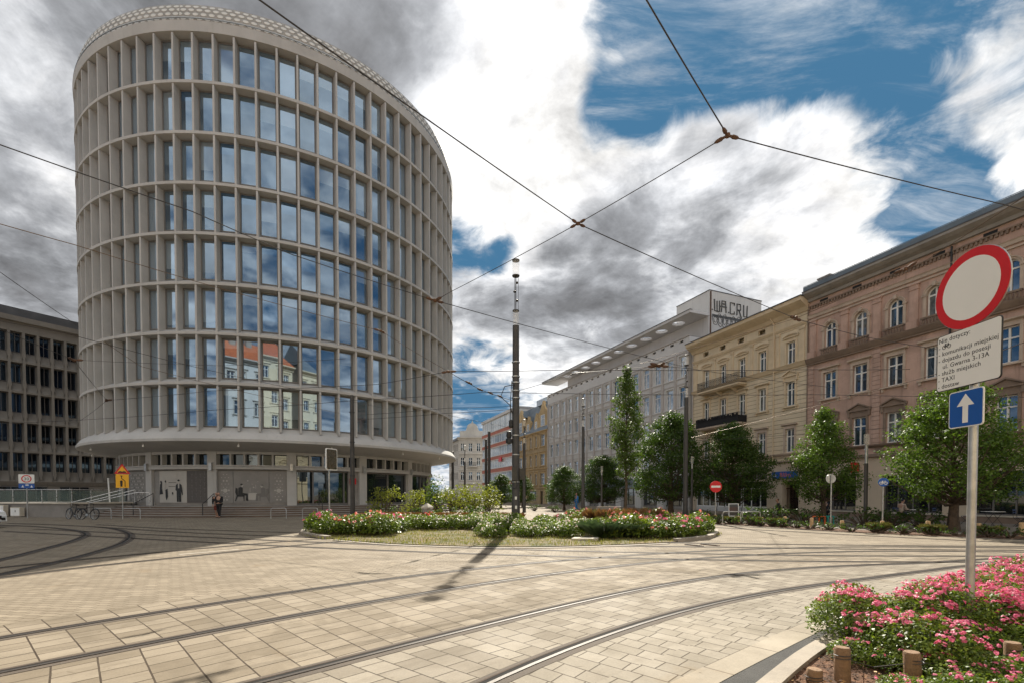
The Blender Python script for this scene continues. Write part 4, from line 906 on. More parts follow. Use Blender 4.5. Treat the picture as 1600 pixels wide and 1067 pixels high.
# canopy with ten round holes
b=MB(); zt,zb=20.62,20.34; rr=.68; n=24; hx=[WL-3.08-2.77*k for k in range(10)]; x0,x1,y0,y1=-2.2,WL,.0,3.0
edges=[x1]+[(a+c)/2 for a,c in zip(hx,hx[1:])]+[hx[-1]-1.39]
for i,cx in enumerate(hx):
    xa,xb=edges[i+1],edges[i]; cy=1.28; C_=[];S_=[]
    for k in range(n):
        a=2*PI*k/n; c,s=math.cos(a),math.sin(a); C_.append((cx+rr*c,cy+rr*s))
        tx=((xb-cx)/c if c>0 else (xa-cx)/c) if abs(c)>1e-6 else 1e9; ty=((y1-cy)/s if s>0 else (y0-cy)/s) if abs(s)>1e-6 else 1e9; t_=min(tx,ty); S_.append((cx+t_*c,cy+t_*s))
    for z,fl in((zb,1),(zt,-1)):
        vs=[(*p,z) for p in C_]+[(*p,z) for p in S_]; b.add(vs,[(k,(k+1)%n,n+(k+1)%n,n+k)[::fl] for k in range(n)])
        for cxn,cyn in((xa,y0),(xb,y0),(xa,y1),(xb,y1)):       # corner triangles
            k=min(range(n),key=lambda q:(S_[q][0]-cxn)**2+(S_[q][1]-cyn)**2+(0 if abs(S_[q][0]-cxn)<1e-6 else 50)); k2=min(range(n),key=lambda q:(S_[q][0]-cxn)**2+(S_[q][1]-cyn)**2+(0 if abs(S_[q][1]-cyn)<1e-6 else 50))
            b.add([(*S_[k],z),(cxn,cyn,z),(*S_[k2],z)],[(0,1,2)])
    b.add([(*p,zb) for p in C_]+[(*p,zt) for p in C_],[(k,(k+1)%n,n+(k+1)%n,n+k) for k in range(n)])
b.box(x0,edges[-1],y0,y1,zb,zt)
b.add([(x0,y0,zb),(x1,y0,zb),(x1,y0,zt),(x0,y0,zt)],[(0,1,2,3)]); b.add([(x1,y0,zb),(x1,y1,zb),(x1,y1,zt),(x1,y0,zt)],[(0,1,2,3)])
b.build('roof_canopy',M['grey_plaster'],wh,smooth=False)
b=MB(); b.box(2.0,WL,3.0,12,20.34,20.6); b.build('roof',M['roof_metal'],wh,smooth=False)
b=MB(); b.prof(x0-.03,WL+.03,[(-.04,zt),(-.04,zt+.07),(.3,zt+.07),(.3,zt)][::-1]); b.build('canopy_trim',M['roof_metal'],wh,smooth=False)
ph=MB(); ph.box(WL-4.9,WL-.004,2.62,10.2,20.6,23.0); p_=ph.build('roof_box',M['white_plaster'],wh,smooth=False)
b=MB(); b.box(WL-4.95,WL+.03,2.58,10.25,23.0,23.08); b.build('roof_box_coping',M['roof_metal'],p_,smooth=False)
b=MB(); b.tube([(WL+.06,2.75,18),(WL+.06,2.75,22.9)],.07,8); b.build('downpipe',M['rust'],wh)
gl_=MB(); Wf=WL+.03
GL={'W':[[(0,1),(.05,.95),(.1,0),(.45,0),(.42,.9)],[(.45,0),(.8,0),(.8,.95)]],'A':[[(0,0),(.1,1),(.6,1),(.7,0)],[(-.1,.5),(.8,.5)],[(.1,.75),(.6,.75)]],'C':[[(.6,.8),(.6,1),(0,1),(0,0),(.6,.05),(.6,.25)]],'R':[[(0,0),(0,1),(.5,1),(.55,.5),(0,.45)],[(.3,.45),(.7,-.25)]],'U':[[(0,1),(.02,0),(.5,0),(.55,1)]],'.':[[(0,.05),(.02,.12)]]}
cx_=3.0
for ch,wd in(('.',.22),('W',1.0),('A',1.02),('.',.25),('C',.95),('R',.95),('U',.6)):
    for pl_ in GL[ch]: gl_.tube([(Wf,cx_+q[0]*.98,20.95+q[1]*1.2) for q in pl_],.075,4)
    cx_+=wd*1.02
gl_.build('graffiti',M['graffiti'],wh,smooth=False)
gr=MB(); r3=random.Random(5)
for i in range(6):
    cy=3.45+i*.66; cz=19.95+r3.random()*.15
    for sc_ in(1,.55): gr.tube([(WL+.012,cy+sc_*(.38+.08*math.sin(3*t+i))*math.cos(t),cz+sc_*(.60+.12*math.cos(2*t+i*2))*math.sin(t)) for t in [2*PI*k/18 for k in range(19)]],.032,4)
gr.build('graffiti',M['graffiti'],wh,smooth=False)
wall('ground_floor_wall',M['white_plaster'],wh,0,WL,0,4.0,[(WL-.9-4*k-2.9,WL-.9-4*k,0,2.35) for k in range(8)],rev=.6,depth=12)
for k in range(8):
    a=WL-.9-4*k; window(wh,a-1.45,.3,2.9,2.05,.45,'shop','grey_frame','glass_shop')
    b=MB(); b.box(a-2.9,a,.4,.5,0,.3); b.build('stall_riser',M['stone_grey'],wh,smooth=False)
b=MB(); P(b,0,WL,2.45,3.55,.08); b.build('shop_fascia',M['roof_slate'],wh,smooth=False)
# ---- ochre house with gables
Pb=(6.146,78.434)
br=bld('ochre_townhouse',Pb,-21,14.2,'ochre brown townhouse with pointed gables and a slate roof','building'); W=13.95
X=[(11.7,1.9,'triple'),(8.9,.95,'cross'),(6.55,.95,'cross'),(4.2,.95,'cross'),(1.6,1.9,'triple')]
hs=[(x-w/2,x+w/2,z,z+1.95) for x,w,_ in X for z in(9.92,6.6,3.3)]
wall('wall',M['ochre_plaster'],br,0,W,2.6,12.4,hs,depth=12); wall('ground_floor_wall',M['ochre_trim'],br,0,W,0,2.6,[(10.6,11.7,0,2.2),(1,4,.5,2.2),(5,9,.5,2.2)],rev=.3,depth=12)
for a,c in((1,4),(5,9)): window(br,(a+c)/2,.5,c-a,1.7,.25,'shop','grey_frame','glass_shop')
b=MB(); b.box(10.6,11.7,.25,.3,0,2.2); b.build('door',M['cloth_black'],br)
for x,w_,st in X:
    for z in(9.92,6.6,3.3): window(br,x,z,w_,1.95,.15,st,'white_frame','glass_old'); surround(br,x,z,w_,1.95,'ochre_trim','flat')
for z,d in((12.25,.35),(5.9,.2),(2.5,.22)): b=MB(); b.prof(0,W,[(-.05,z),(-d,z+.18),(-d,z+.28),(.01,z+.28),(.01,z)][::-1]); b.build('storey_ledge',M['ochre_trim'],br,smooth=False)
for cx,gw_,gz,hw in((11.7,1.75,17.6,1.6),(1.6,1.75,17.6,1.6),(8.9,.95,15.9,.9),(5.3,.95,15.9,.9)):
    gb=MB(); zs=12.5; zm=zs+(gz-zs)*.62
    gb.ext([(cx-gw_,zs),(cx+gw_,zs),(cx+gw_,zm),(cx+gw_*.55,zm+.5),(cx,gz),(cx-gw_*.55,zm+.5),(cx-gw_,zm)],0,.5); go=gb.build('gable',M['ochre_trim'],br,smooth=False,fix=True)
    window(br,cx,13.1 if gz<17 else 13.3,hw,1.3 if gz<17 else 1.9,-.05,'triple' if hw>1 else 'cross','white_frame','glass_old')
    rb=MB(); rb.add([(cx-gw_*.6,.3,zm+.45),(cx,.3,gz-.05),(cx+gw_*.6,.3,zm+.45),(cx-gw_*.6,5,zm+.45),(cx,5,gz-.05),(cx+gw_*.6,5,zm+.45)],[(0,1,4,3),(1,2,5,4)]); rb.build('gable_roof',M['roof_slate'],br,smooth=False)
b=MB(); b.prof(0,W,[(-.3,12.5),(1.9,17.9),(7,18.4),(12,18.4),(12,12.3)][::-1]); b.build('roof',M['roof_slate'],br,smooth=False)
b=MB(); b.box(12.6,13.4,2,2.9,17.6,19.0); b.build('chimney',M['stone_grey'],br,smooth=False)
b=MB(); b.box(6.2,10.5,1.3,4.5,17.6,18.6); b.build('roof_skylight',M['glass_curtain'],br,smooth=False)
# ---- striped block
a_=R(-21); Ps=(Pb[0]+math.sin(a_)*14.25,Pb[1]+math.cos(a_)*14.25)
st=bld('striped_office_block',Ps,-21,23.0,'pale office block with red brick bands between ribbon windows','office building'); W=22.9
b=MB(); b.box(0,W,.25,12,0,18.7); b.build('wall',M['white_plaster'],st,smooth=False)
b=MB(); b.box(-.1,W,-.15,12.1,18.25,18.8); b.build('parapet',M['grey_plaster'],st,smooth=False)
for z0,z1 in((14.8,15.5),(12.1,12.8),(9.3,10.0),(6.5,7.3),(3.7,4.4)):
    b=MB(); b.box(0,W,.0,.26,z0,z1); b.build('brick_band',M['brick_panel'],st,smooth=False)
    b=MB(); b.box(-.02,W,-.06,.26,z1,z1+.12); b.box(-.02,W,-.04,.26,z0-.14,z0); b.build('band_trim',M['white_plaster'],st,smooth=False)
for z0,z1 in((15.62,18.2),(12.92,14.66),(10.12,11.96),(7.42,9.16),(4.52,6.36)):
    for k in range(15): window(st,.75+k*1.5,z0,1.42,z1-z0,.14,'double','white_frame','glass_curtain')
b=MB(); b.box(0,W,.05,.3,0,3.55); b.build('shop_front',M['glass_shop'],st,smooth=False); b=MB(); b.box(W*.55,W*.55+1.7,-.25,-.08,8.6,9.5); b.build('wall_sign',M['sign_red'],st,smooth=False)
# ---- far corner house closing the street
fc=empty('far_corner_house',(-14.1,125,0),0,'pale stone corner house with a domed gable closing the end of the street','building')
hs=[(1.0+k*2.1-.5,1.0+k*2.1+.5,z,z+2.2) for k in range(4) for z in(13,9.2,5.4)]
wall('wall',M['far_rustic'],fc,0,8.5,0,16.2,hs,depth=12)
for a,c,e,f in hs: window(fc,(a+c)/2,e,1.0,2.2,.15,'cross','white_frame','glass_old'); 
for a,c,e,f in hs[::3]: surround(fc,(a+c)/2,9.2,1.0,2.2,'far_stone','pediment'); surround(fc,(a+c)/2,5.4,1.0,2.2,'far_stone','flat')
b=MB(); cornice(b,-.3,8.8,16.0,.7,.9); P(b,0,8.5,12.3,12.6,.25); P(b,0,8.5,4.4,4.8,.3); b.build('cornice',M['far_stone'],fc,smooth=False)
b=MB(); b.ext([(.3,16.7),(7,16.7),(7,18.3),(5.4,18.4),(5.0,19.3)]+[(3.6+1.4*math.cos(t),19.3+1.1*math.sin(t)) for t in [PI*k/8 for k in range(1,8)]]+[(2.2,19.3),(1.9,18.4),(.3,18.3)],-.1,.9); b.build('domed_gable',M['far_stone'],fc,smooth=False,fix=True)
b=MB(); b.lathe([(.08,20.3),(.3,20.5),(.12,20.9),(.02,21.3)],8,(3.6,.3,0)); b.build('finial',M['far_stone'],fc)
b=MB(); b.box(2.4,5.0,-1.1,0,8.85,9.05); bo=b.build('balcony',M['far_stone'],fc,smooth=False); b=MB()
for k in range(14): b.tube([(2.45+k*.19,-1.05,9.05),(2.45+k*.19,-1.05,10)],.03,4)
b.box(2.4,5,-1.08,-1.02,9.95,10.02); b.build('railing',M['black_metal'],bo,smooth=False)
lw=wall('side_wall',M['far_rustic'],fc,0,11.7,0,16.0,[(1.2+k*1.5-.4,1.2+k*1.5+.4,z,z+1.9) for k in range(7) for z in(13.2,9.4,5.6)],depth=6)
lw.location=(-4.0,11.0,0); lw.rotation_euler=(0,0,math.atan2(-11,4.0)); 
b=MB(); b.box(-.1,11.6,-.4,6,16,16.6); rr_=b.build('side_roof',M['roof_metal'],fc,smooth=False); rr_.location=lw.location; rr_.rotation_euler=lw.rotation_euler
def far_block(name,loc,rz,w_,h,m,label,rows,cols,roof='roof_metal',hood=True,gl='glass_old',depth=11,wh=1.9):
    o=empty(name,loc,rz,label,'building'); fh=(h-4.2)/rows; wd=w_/cols
    hs=[(wd*(i+.5)-.5,wd*(i+.5)+.5,4.2+fh*j+.7,4.2+fh*j+.7+wh) for i in range(cols) for j in range(rows)]
    wall('wall',M[m],o,0,w_,0,h,hs,depth=depth)
    for a,c,e,f in hs:
        window(o,(a+c)/2,e,1.0,wh,.16,'cross','white_frame',gl)
        if hood: surround(o,(a+c)/2,e,1.0,wh,'cream_plaster' if m=='cream_plaster' else 'far_stone','pediment' if (e<9) else 'flat')
    b=MB(); cornice(b,-.2,w_+.2,h-.5,.7,.7); P(b,0,w_,3.7,4.0,.2); b.build('cornice',M['cream_plaster' if m=='cream_plaster' else 'far_stone'],o,smooth=False)
    b=MB(); b.prof(-.2,w_+.2,[(-.6,h+.2),(depth/2,h+4.2),(depth+.4,h+.2)][::-1]); b.build('roof',M[roof],o,smooth=False)
    b=MB()
    for k in range(3): b.box(w_*(.2+.3*k),w_*(.2+.3*k)+.8,depth/2-1.6,depth/2-.8,h+2.2,h+5)
    b.build('chimneys',M['stone_grey'],o,smooth=False)
    return o
far_block('far_street_house',(-13.5,137,0),0,14,15,'grey_plaster','plain grey house wall seen between the far corner house and striped block',4,6,hood=False)
# ---- houses behind the viewer, seen mirrored in the tower windows
far_block('cream_townhouse',(4,-14,0),PI*.93,17,23.5,'cream_plaster','cream townhouse with an orange tiled roof mirrored in the tower windows',5,7,'roof_tile',gl='glass_old')
far_block('white_townhouse',(-14.5,-9.5,0),PI*.86,15,21,'white_plaster','white townhouse with an orange tiled roof mirrored in the tower windows',4,6,'roof_tile')
far_block('corner_townhouse',(20,-13.5,0),PI*.99,14,25,'cream_plaster','taller cream townhouse with a grey roof mirrored in the tower windows',5,6,'roof_slate')
# ---- dark concrete office block behind the tower on the left
lb=empty('concrete_office_block',(-55.2,55,0),R(57.8),'dark concrete office block with deep square window bays left of the tower','office building')
fx=[-.93+1.19*k for k in range(-14,20)]; sl=[20.06,16.66,13.24,9.88,6.5]; xa,xb=fx[0],fx[-1]
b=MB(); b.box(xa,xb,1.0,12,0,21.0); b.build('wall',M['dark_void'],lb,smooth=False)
for z in sl:
    b=MB(); b.prof(xa,xb,[(.02,z-.12),(.02,z+.12),(.62,z+1.05),(.95,z+1.05),(.95,z-.12)][::-1] if z!=sl[0] else [(.02,z-.12),(.02,z+1.0),(.95,z+1.0),(.95,z-.12)][::-1]); b.build('floor_band',M['concrete_dark'],lb,smooth=False)
b=MB(); b.prof(xa,xb,[(.25,2.65),(.02,3.1),(.62,4.3),(.95,4.3),(.95,2.65)][::-1]); b.build('floor_band',M['concrete_dark'],lb,smooth=False)
b=MB(); b.box(-.11,.11,.0,.9,3.3,20.1)
for z in sl+[3.1]:
    if z!=sl[0]: b.ext([(-.11,z+1.4),(0,z+1.4),(-.24,z-.02)][::-1],-.01,.7); b.ext([(.11,z+1.4),(0,z+1.4),(.24,z-.02)],-.01,.7)
fme=b.mesh('fin',M['concrete_dark'],False)
for x in fx: link('fin',fme,lb,(x,0,0))
for k in range(12,22):
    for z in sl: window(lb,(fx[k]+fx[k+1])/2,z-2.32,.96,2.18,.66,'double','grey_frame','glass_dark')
b=MB(); b.prof(xa,xb,[(.95,21.0),(-.5,21.0),(-.55,21.55),(.95,21.55)]); b.build('cornice',M['concrete_dark'],lb,smooth=False,fix=True)
b=MB(); b.box(xa,xb,-.35,11,21.55,22.5); b.build('roof_edge',M['roof_metal'],lb,smooth=False)
b=MB(); b.box(xa,xb,.35,1.0,0,2.7); b.build('base_wall',M['concrete_dark'],lb,smooth=False)
for a,c in((-9,-5.5),(-3.2,.9),(1.9,4.7)): window(lb,(a+c)/2,.7,c-a,1.85,.28,'shop','grey_frame','glass_shop')
# ================================================================ street furniture
def lamp_mast(x,y,r,hm,h1,h2,h3,label,upper=True):
    """dark mast to hm, lower lantern to h1, open stem with rods to h2, top lantern to h3"""
    t=empty('lamp_mast',(x,y,0),0,label,'street lamp','tall dark lamp masts with white glass lanterns')
    b=MB(); b.lathe([(r*1.5,0),(r*1.5,.05),(r*1.12,.06),(r*1.1,1.2),(r,1.25),(r*.84,hm)],18); b.build('mast',M['pole_paint'],t)
    if h1>hm+.02: b=MB(); b.lathe([(r*.72,hm),(r*.78,hm+.03),(r*.78,h1-.03),(r*.72,h1)],18); b.build('lower_lantern',M['lamp_glass'],t)
    b=MB(); b.lathe([(r*.86,h1),(r*.86,h1+.05)],16); b.tube([(0,0,h1),(0,0,h2)],r*.12,8)
    for a in(0,2.1,4.2): b.tube([(r*.62*math.cos(a),r*.62*math.sin(a),h1),(r*.62*math.cos(a),r*.62*math.sin(a),h2)],.012,5)
    for q in(.3,.55,.8): b.lathe([(.03,-.05),(.07,-.03),(.07,.03),(.03,.05)],8,(r*.3*(1 if q!=.55 else -1),0,h1+(h2-h1)*q))
    b.lathe([(r*.9,h2-.05),(r*.98,h2-.02),(r*.98,h2)],16); b.build('stem',M['galvanised'] if not upper else M['pole_paint'],t)
    b=MB(); b.lathe([(r*.88,h2),(r*.92,h2+.03),(r*.92,h3-.06),(r*.86,h3-.03)],18); b.build('top_lantern',M['lamp_glass'],t)
    b=MB(); b.lathe([(r*.95,h3-.04),(r*.98,h3),(.05,h3+.05)],16); b.build('lantern_cap',M['pole_paint'],t); return t
bp=lamp_mast(.19,23.5,.19,9.9,10.6,12.35,13.1,'thickest tallest dark tram and lamp mast rising from the flower island')
b=MB()
for z in(6.35,6.7,7.1,7.4,8.1,4.5,3.55,2.2): b.lathe([(.20,z),(.20,z+.05)],16)
b.build('clamp_band',M['galvanised'],bp,smooth=False)
b=MB(); b.box(-.20,.06,-.30,-.18,2.3,2.95); b.box(.18,.45,-.14,.14,2.35,2.9); b.build('control_box',M['pole_paint'],bp,smooth=False)
b=MB(); b.tube([(-.2,-.05,7.2),(-.26,-.05,6.3),(-.26,-.05,5.2),(-.3,-.05,4.9)],.02,6); b.lathe([(.05,4.75),(.12,4.7),(.14,4.5),(.10,4.4),(.16,4.35),(.16,4.15),(.05,4.1)][::-1],10,(-.34,-.05,0)); b.lathe([(.06,5.3),(.11,5.25),(.11,4.95),(.05,4.9)][::-1],10,(-.24,-.05,0)); b.build('tension_weight',M['black_metal'],bp)
b=MB(); pts=[(-.1+.16*math.cos(t),-.28,2.1+.20*math.sin(t)) for t in [2*PI*k/16 for k in range(17)]]; b.tube(pts,.02,5); b.tube([(-.05,-.2,7.0),(-.55,-.2,6.9),(-.75,-.2,6.4),(-.3,-.2,6.0),(-.18,-.15,5.6)],.02,6); b.build('cable_loop',M['black_metal'],bp)
b=MB(); b.box(-.05,.05,-.215,-.20,1.35,1.5); b.box(-.04,.06,-.215,-.20,.9,1.05); b.build('sticker',M['sign_white'],bp,smooth=False)
lamp_mast(11.69,31.8,.15,8.1,8.75,10.25,10.9,'tall dark lamp mast with two white lanterns right of the columnar tree')
lamp_mast(5.9,39.2,.14,7.2,7.75,8.9,9.5,'dark lamp mast with two white lanterns left of the columnar tree')
lamp_mast(1.1,42.5,.14,6.2,6.7,7.7,8.3,'dark lamp mast just right behind the thickest mast, before the ochre house')
lamp_mast(-6.2,62,.14,5.9,6.4,7.4,8.0,'far lamp mast in front of the domed corner house')
def post_lamp(x,y,r,hd,h,label,hg=.55):
    t=empty('post_lamp',(x,y,0),0,label,'street lamp','slim post lamps')
    b=MB(); b.lathe([(r*1.4,0),(r*1.3,.3),(r,.35),(r,hd)],14); b.build('post',M['pole_paint'],t)
    b=MB(); b.lathe([(r*.8,hd),(r*.8,h-hg),(r*1.25,h-hg+.01)],14)
    for a in(.5,2.6,4.7): b.lathe([(.02,0),(.045,.03),(.02,.06)],6,(r*.9*math.cos(a),r*.9*math.sin(a),(hd+h-hg)/2+.2*math.sin(a*3)))
    b.build('collar',M['galvanised'],t)
    b=MB(); b.lathe([(r*1.3,h-hg+.01),(r*1.4,h-hg+.04),(r*1.4,h-.05),(r*1.2,h)],14); b.build('lantern',M['lamp_glass'],t)
post_lamp(17.62,23.5,.085,3.15,4.6,'slim post lamp with a white cylinder lantern before the pink house')
post_lamp(7.45,39.2,.07,3.2,3.95,'slim far post lamp behind the flower island left of the columnar tree')
post_lamp(13.19,34.6,.075,3.5,4.4,'slim post lamp beside the dark trees, right of the tall mast')
def plain_pole(x,y,r,h,label):
    t=empty('tram_pole',(x,y,0),0,label,'pole','plain dark tram wire poles'); b=MB(); b.lathe([(r*1.6,0),(r*1.6,.1),(r,.12),(r*.8,h),(r*.3,h+.03)],14); b.build('pole',M['pole_paint'],t)
    b=MB(); 
    for z in(h*.35,h*.62,h*.86): b.lathe([(r*1.08,z),(r*1.08,z+.06)],14)
    b.build('band',M['black_metal'],t)
plain_pole(-10.2,30.2,.15,7.9,'plain dark pole standing in front of the glass doors of the tower')
plain_pole(-3.3,60,.2,8.6,'shorter of two plain dark poles before the striped block'); plain_pole(-2.8,58,.2,9.3,'taller of two plain dark poles before the striped block'); plain_pole(-6.9,55,.17,6.6,'plain dark pole close to the right edge of the tower')
# traffic signs -----------------------------------------------------
def sign_post(x,y,rz,h,label,cat='traffic sign',r=.03,dy=.045):
    t=empty('traffic_sign',(x,y,0),rz,label,cat); b=MB(); b.lathe([(r,0),(r,h)],12,(0,dy,0)); b.build('post',M['galvanised'],t); return t
def rrect(x0,x1,z0,z1,r,n=5):
    out=[]
    for cx,cz,a0 in((x1-r,z1-r,0),(x0+r,z1-r,PI/2),(x0+r,z0+r,PI),(x1-r,z0+r,1.5*PI)):
        out+=[(cx+r*math.cos(a0+PI/2*k/n),cz+r*math.sin(a0+PI/2*k/n)) for k in range(n+1)]
    return out
def face(t,name,pts,m,y,th=.004): b=MB(); b.ext(pts,y-th,y); return b.build(name,M[m],t,smooth=False,fix=True)
def circ(cx,cz,r,n=40): return [(cx+r*math.cos(2*PI*k/n),cz+r*math.sin(2*PI*k/n)) for k in range(n)]
def ring(t,name,cx,cz,r0,r1,m,y,n=48):
    b=MB()
    for k in range(n):
        a,c=2*PI*k/n,2*PI*(k+1)/n; b.add([(cx+r*math.cos(q),y_,cz+r*math.sin(q)) for y_ in(y-.004,) for r,q in((r0,a),(r1,a),(r1,c),(r0,c))],[(0,1,2,3)])
    return b.build(name,M[m],t,smooth=False,fix=False)
def bike_icon(b,cx,cz,s,y,w=.012):
    def t_(p): b.tube([(cx+q[0]*s,y,cz+q[1]*s) for q in p],w*s*6,4)
    for wx in(-.52,.52): t_([(wx+.36*math.cos(2*PI*k/16),.36*math.sin(2*PI*k/16)) for k in range(17)])
    t_([(-.52,0),(-.2,.5),(.35,.5),(.0,-.02),(-.52,0)]); t_([(.0,-.02),(-.24,.62)]); t_([(.52,0),(.3,.66),(.46,.68)]); t_([(-.36,.62),(-.12,.62)])
sp=sign_post(4.80,4.98,-PI/2,4.12,'tall signpost in the rose bed with red ring, text panel and blue arrow','traffic sign',.040,.055)
face(sp,'sign_back',circ(0,3.745,.405),'galvanised',.006,.012); b=MB(); b.ext(circ(0,3.745,.40),-.012,-.006); b.build('ring_sign',M['sign_red'],sp,smooth=False,fix=True); face(sp,'ring_sign_centre',circ(0,3.745,.312),'sign_white',-.012,.002)
tp=face(sp,'text_panel',rrect(-.372,.332,2.745,3.355,.035),'sign_black',.004,.012); face(sp,'text_panel_face',rrect(-.364,.324,2.753,3.347,.03),'sign_white',-.008,.002)
face(sp,'arrow_sign_rim',rrect(-.215,.165,2.315,2.705,.03),'sign_white',.004,.012); face(sp,'arrow_sign',rrect(-.205,.155,2.325,2.695,.025),'sign_blue',-.008,.002)
face(sp,'arrow',[(-.055,2.36),(.005,2.36),(.005,2.54),(.07,2.54),(-.025,2.665),(-.12,2.54),(-.055,2.54)],'sign_white',-.010,.002)
yy=3.277
for i,s_ in enumerate(('Nie dotyczy:','-','- komunikacji miejskiej','- dojazdu do posesji','ul. Gwarna 3-13A','- służb miejskich','- TAXI','- dostaw')):
    text(s_,.0685,(-.352+(.052 if s_[0]=='u' else 0),-.0105,yy-i*.0715),(PI/2,0,0),'sign_black',sp,'text_line',ext=.0008,sp=1.04)
b=MB(); bike_icon(b,-.255,yy-.0715+.020,.056,-.0115,.0085); b.build('bicycle_symbol',M['sign_black'],sp)
b=MB()
for z in(3.0,3.6,2.5): b.box(-.055,.055,.006,.10,z-.02,z+.02)
b.build('bracket',M['galvanised'],sp,smooth=False)
t=sign_post(12.09,28,R(-8),1.75,'red no entry sign with a white bar in front of the dark trees'); face(t,'sign_disc',circ(0,2.07,.34),'sign_red',.0,.02); face(t,'white_bar',[(-.26,2.01),(.26,2.01),(.26,2.13),(-.26,2.13)],'sign_white',-.021,.002)
t=sign_post(14.71,21.78,R(170),2.5,'round traffic sign seen from its grey back beside the bollards'); face(t,'sign_disc',circ(0,2.33,.21),'galvanised',.0,.02)
t=sign_post(16.23,20.63,R(-30),2.0,'small round blue sign with a white bicycle before the cafe window'); face(t,'sign_disc',circ(0,2.14,.19),'sign_blue',.0,.02); b=MB(); bike_icon(b,0,2.1,.15,-.024,.014); b.build('bicycle_symbol',M['sign_white'],t)
t=sign_post(-26.0,31.5,R(38),3.4,'orange roadworks triangle over a yellow diversion panel by the tower steps'); 
face(t,'triangle_sign',[(-.42,2.98),(.42,2.98),(0,3.66)],'sign_red',0,.02); face(t,'triangle_centre',[(-.27,3.06),(.27,3.06),(0,3.50)],'sign_yellow',-.02,.003); face(t,'bump_symbol',[(-.22,3.06),(.22,3.06),(.2,3.12),(.1,3.17),(0,3.13),(-.1,3.17),(-.2,3.12)],'sign_black',-.023,.002)
face(t,'diversion_panel',[(-.34,2.05),(.34,2.05),(.34,2.95),(-.34,2.95)],'sign_yellow',0,.02); face(t,'diversion_symbol',[(-.10,2.12),(.0,2.12),(.02,2.5),(-.05,2.56),(-.12,2.5)],'sign_black',-.02,.002)
b=MB(); b.tube([(.14,-.024,2.12),(.14,-.024,2.50),(-.04,-.024,2.68),(-.04,-.024,2.84)],.022,5); b.tube([(-.10,-.024,2.84),(.02,-.024,2.84)],.022,5); b.build('diversion_line',M['sign_black'],t)
t=sign_post(-32.7,31.8,R(36),2.9,'white zone sign with red ringed 30 above a blue parking panel'); face(t,'zone_panel',rrect(-.38,.38,2.36,2.96,.03),'sign_white',0,.02); ring(t,'red_ring',0,2.66,.19,.25,'sign_red',-.02)
text('30',.27,(-.0,-.023,2.565),(PI/2,0,0),'sign_black',t,'number','CENTER',ext=.001); face(t,'parking_panel',rrect(-.38,.38,2.02,2.34,.02),'sign_blue',0,.02)
b=MB(); b.ext([(-.25,2.08),(-.12,2.08),(-.18,2.24)],-.024,-.02); b.ext([(-.05,2.2),(.1,2.2),(.1,2.28),(-.05,2.28)],-.024,-.02); b.ext([(.18,2.08),(.30,2.08),(.24,2.24)],-.024,-.02); b.build('panel_symbols',M['sign_white'],t,smooth=False,fix=True)
t=sign_post(-10.15,26.3,R(64),3.05,'tall metal post with a tilted rectangular traffic mirror before the tower','traffic mirror',.045)
b=MB(); b.ext(rrect(-.40,.40,2.95,4.15,.10),-.16,-.10); b.build('mirror_frame',M['sign_white'],t,smooth=False,fix=True); face(t,'mirror_glass',rrect(-.35,.35,3.0,4.10,.08),'mirror',-.161,.012)
b=MB(); b.box(-.3,.3,-.10,.05,3.1,3.18); b.box(-.03,.03,-.10,.08,2.9,3.9); b.build('mirror_back',M['galvanised'],t,smooth=False)
# bicycle hoops
hm=MB(); hm.tube([(-.5,0,0),(-.5,0,.55),(-.47,0,.66),(-.4,0,.70),(.4,0,.70),(.47,0,.66),(.5,0,.55),(.5,0,0)],.027,8); hme=hm.mesh('bicycle_hoop',M['galvanised'])
for x,y,rz,l in((-15.5,31.3,.05,'steel bicycle hoop before the wooden poster panels, left of the mirror post'),(-13.4,31.3,.05,'steel bicycle hoop left of the traffic mirror post, nearest to it'),(-26.7,30.7,.25,'steel bicycle hoop directly right of the parked bicycles'),(-24.7,30.6,.2,'steel bicycle hoop right of the roadworks sign'),(11.65,24.9,-.1,'steel hoop right of the no entry sign, left one of two'),(12.65,25.0,-.1,'steel hoop right of the no entry sign, right one of two')):
    o=link('bicycle_hoop',hme,None,(x,y,0),(0,0,rz)); tag(o,l,'bicycle stand','steel bicycle hoops')
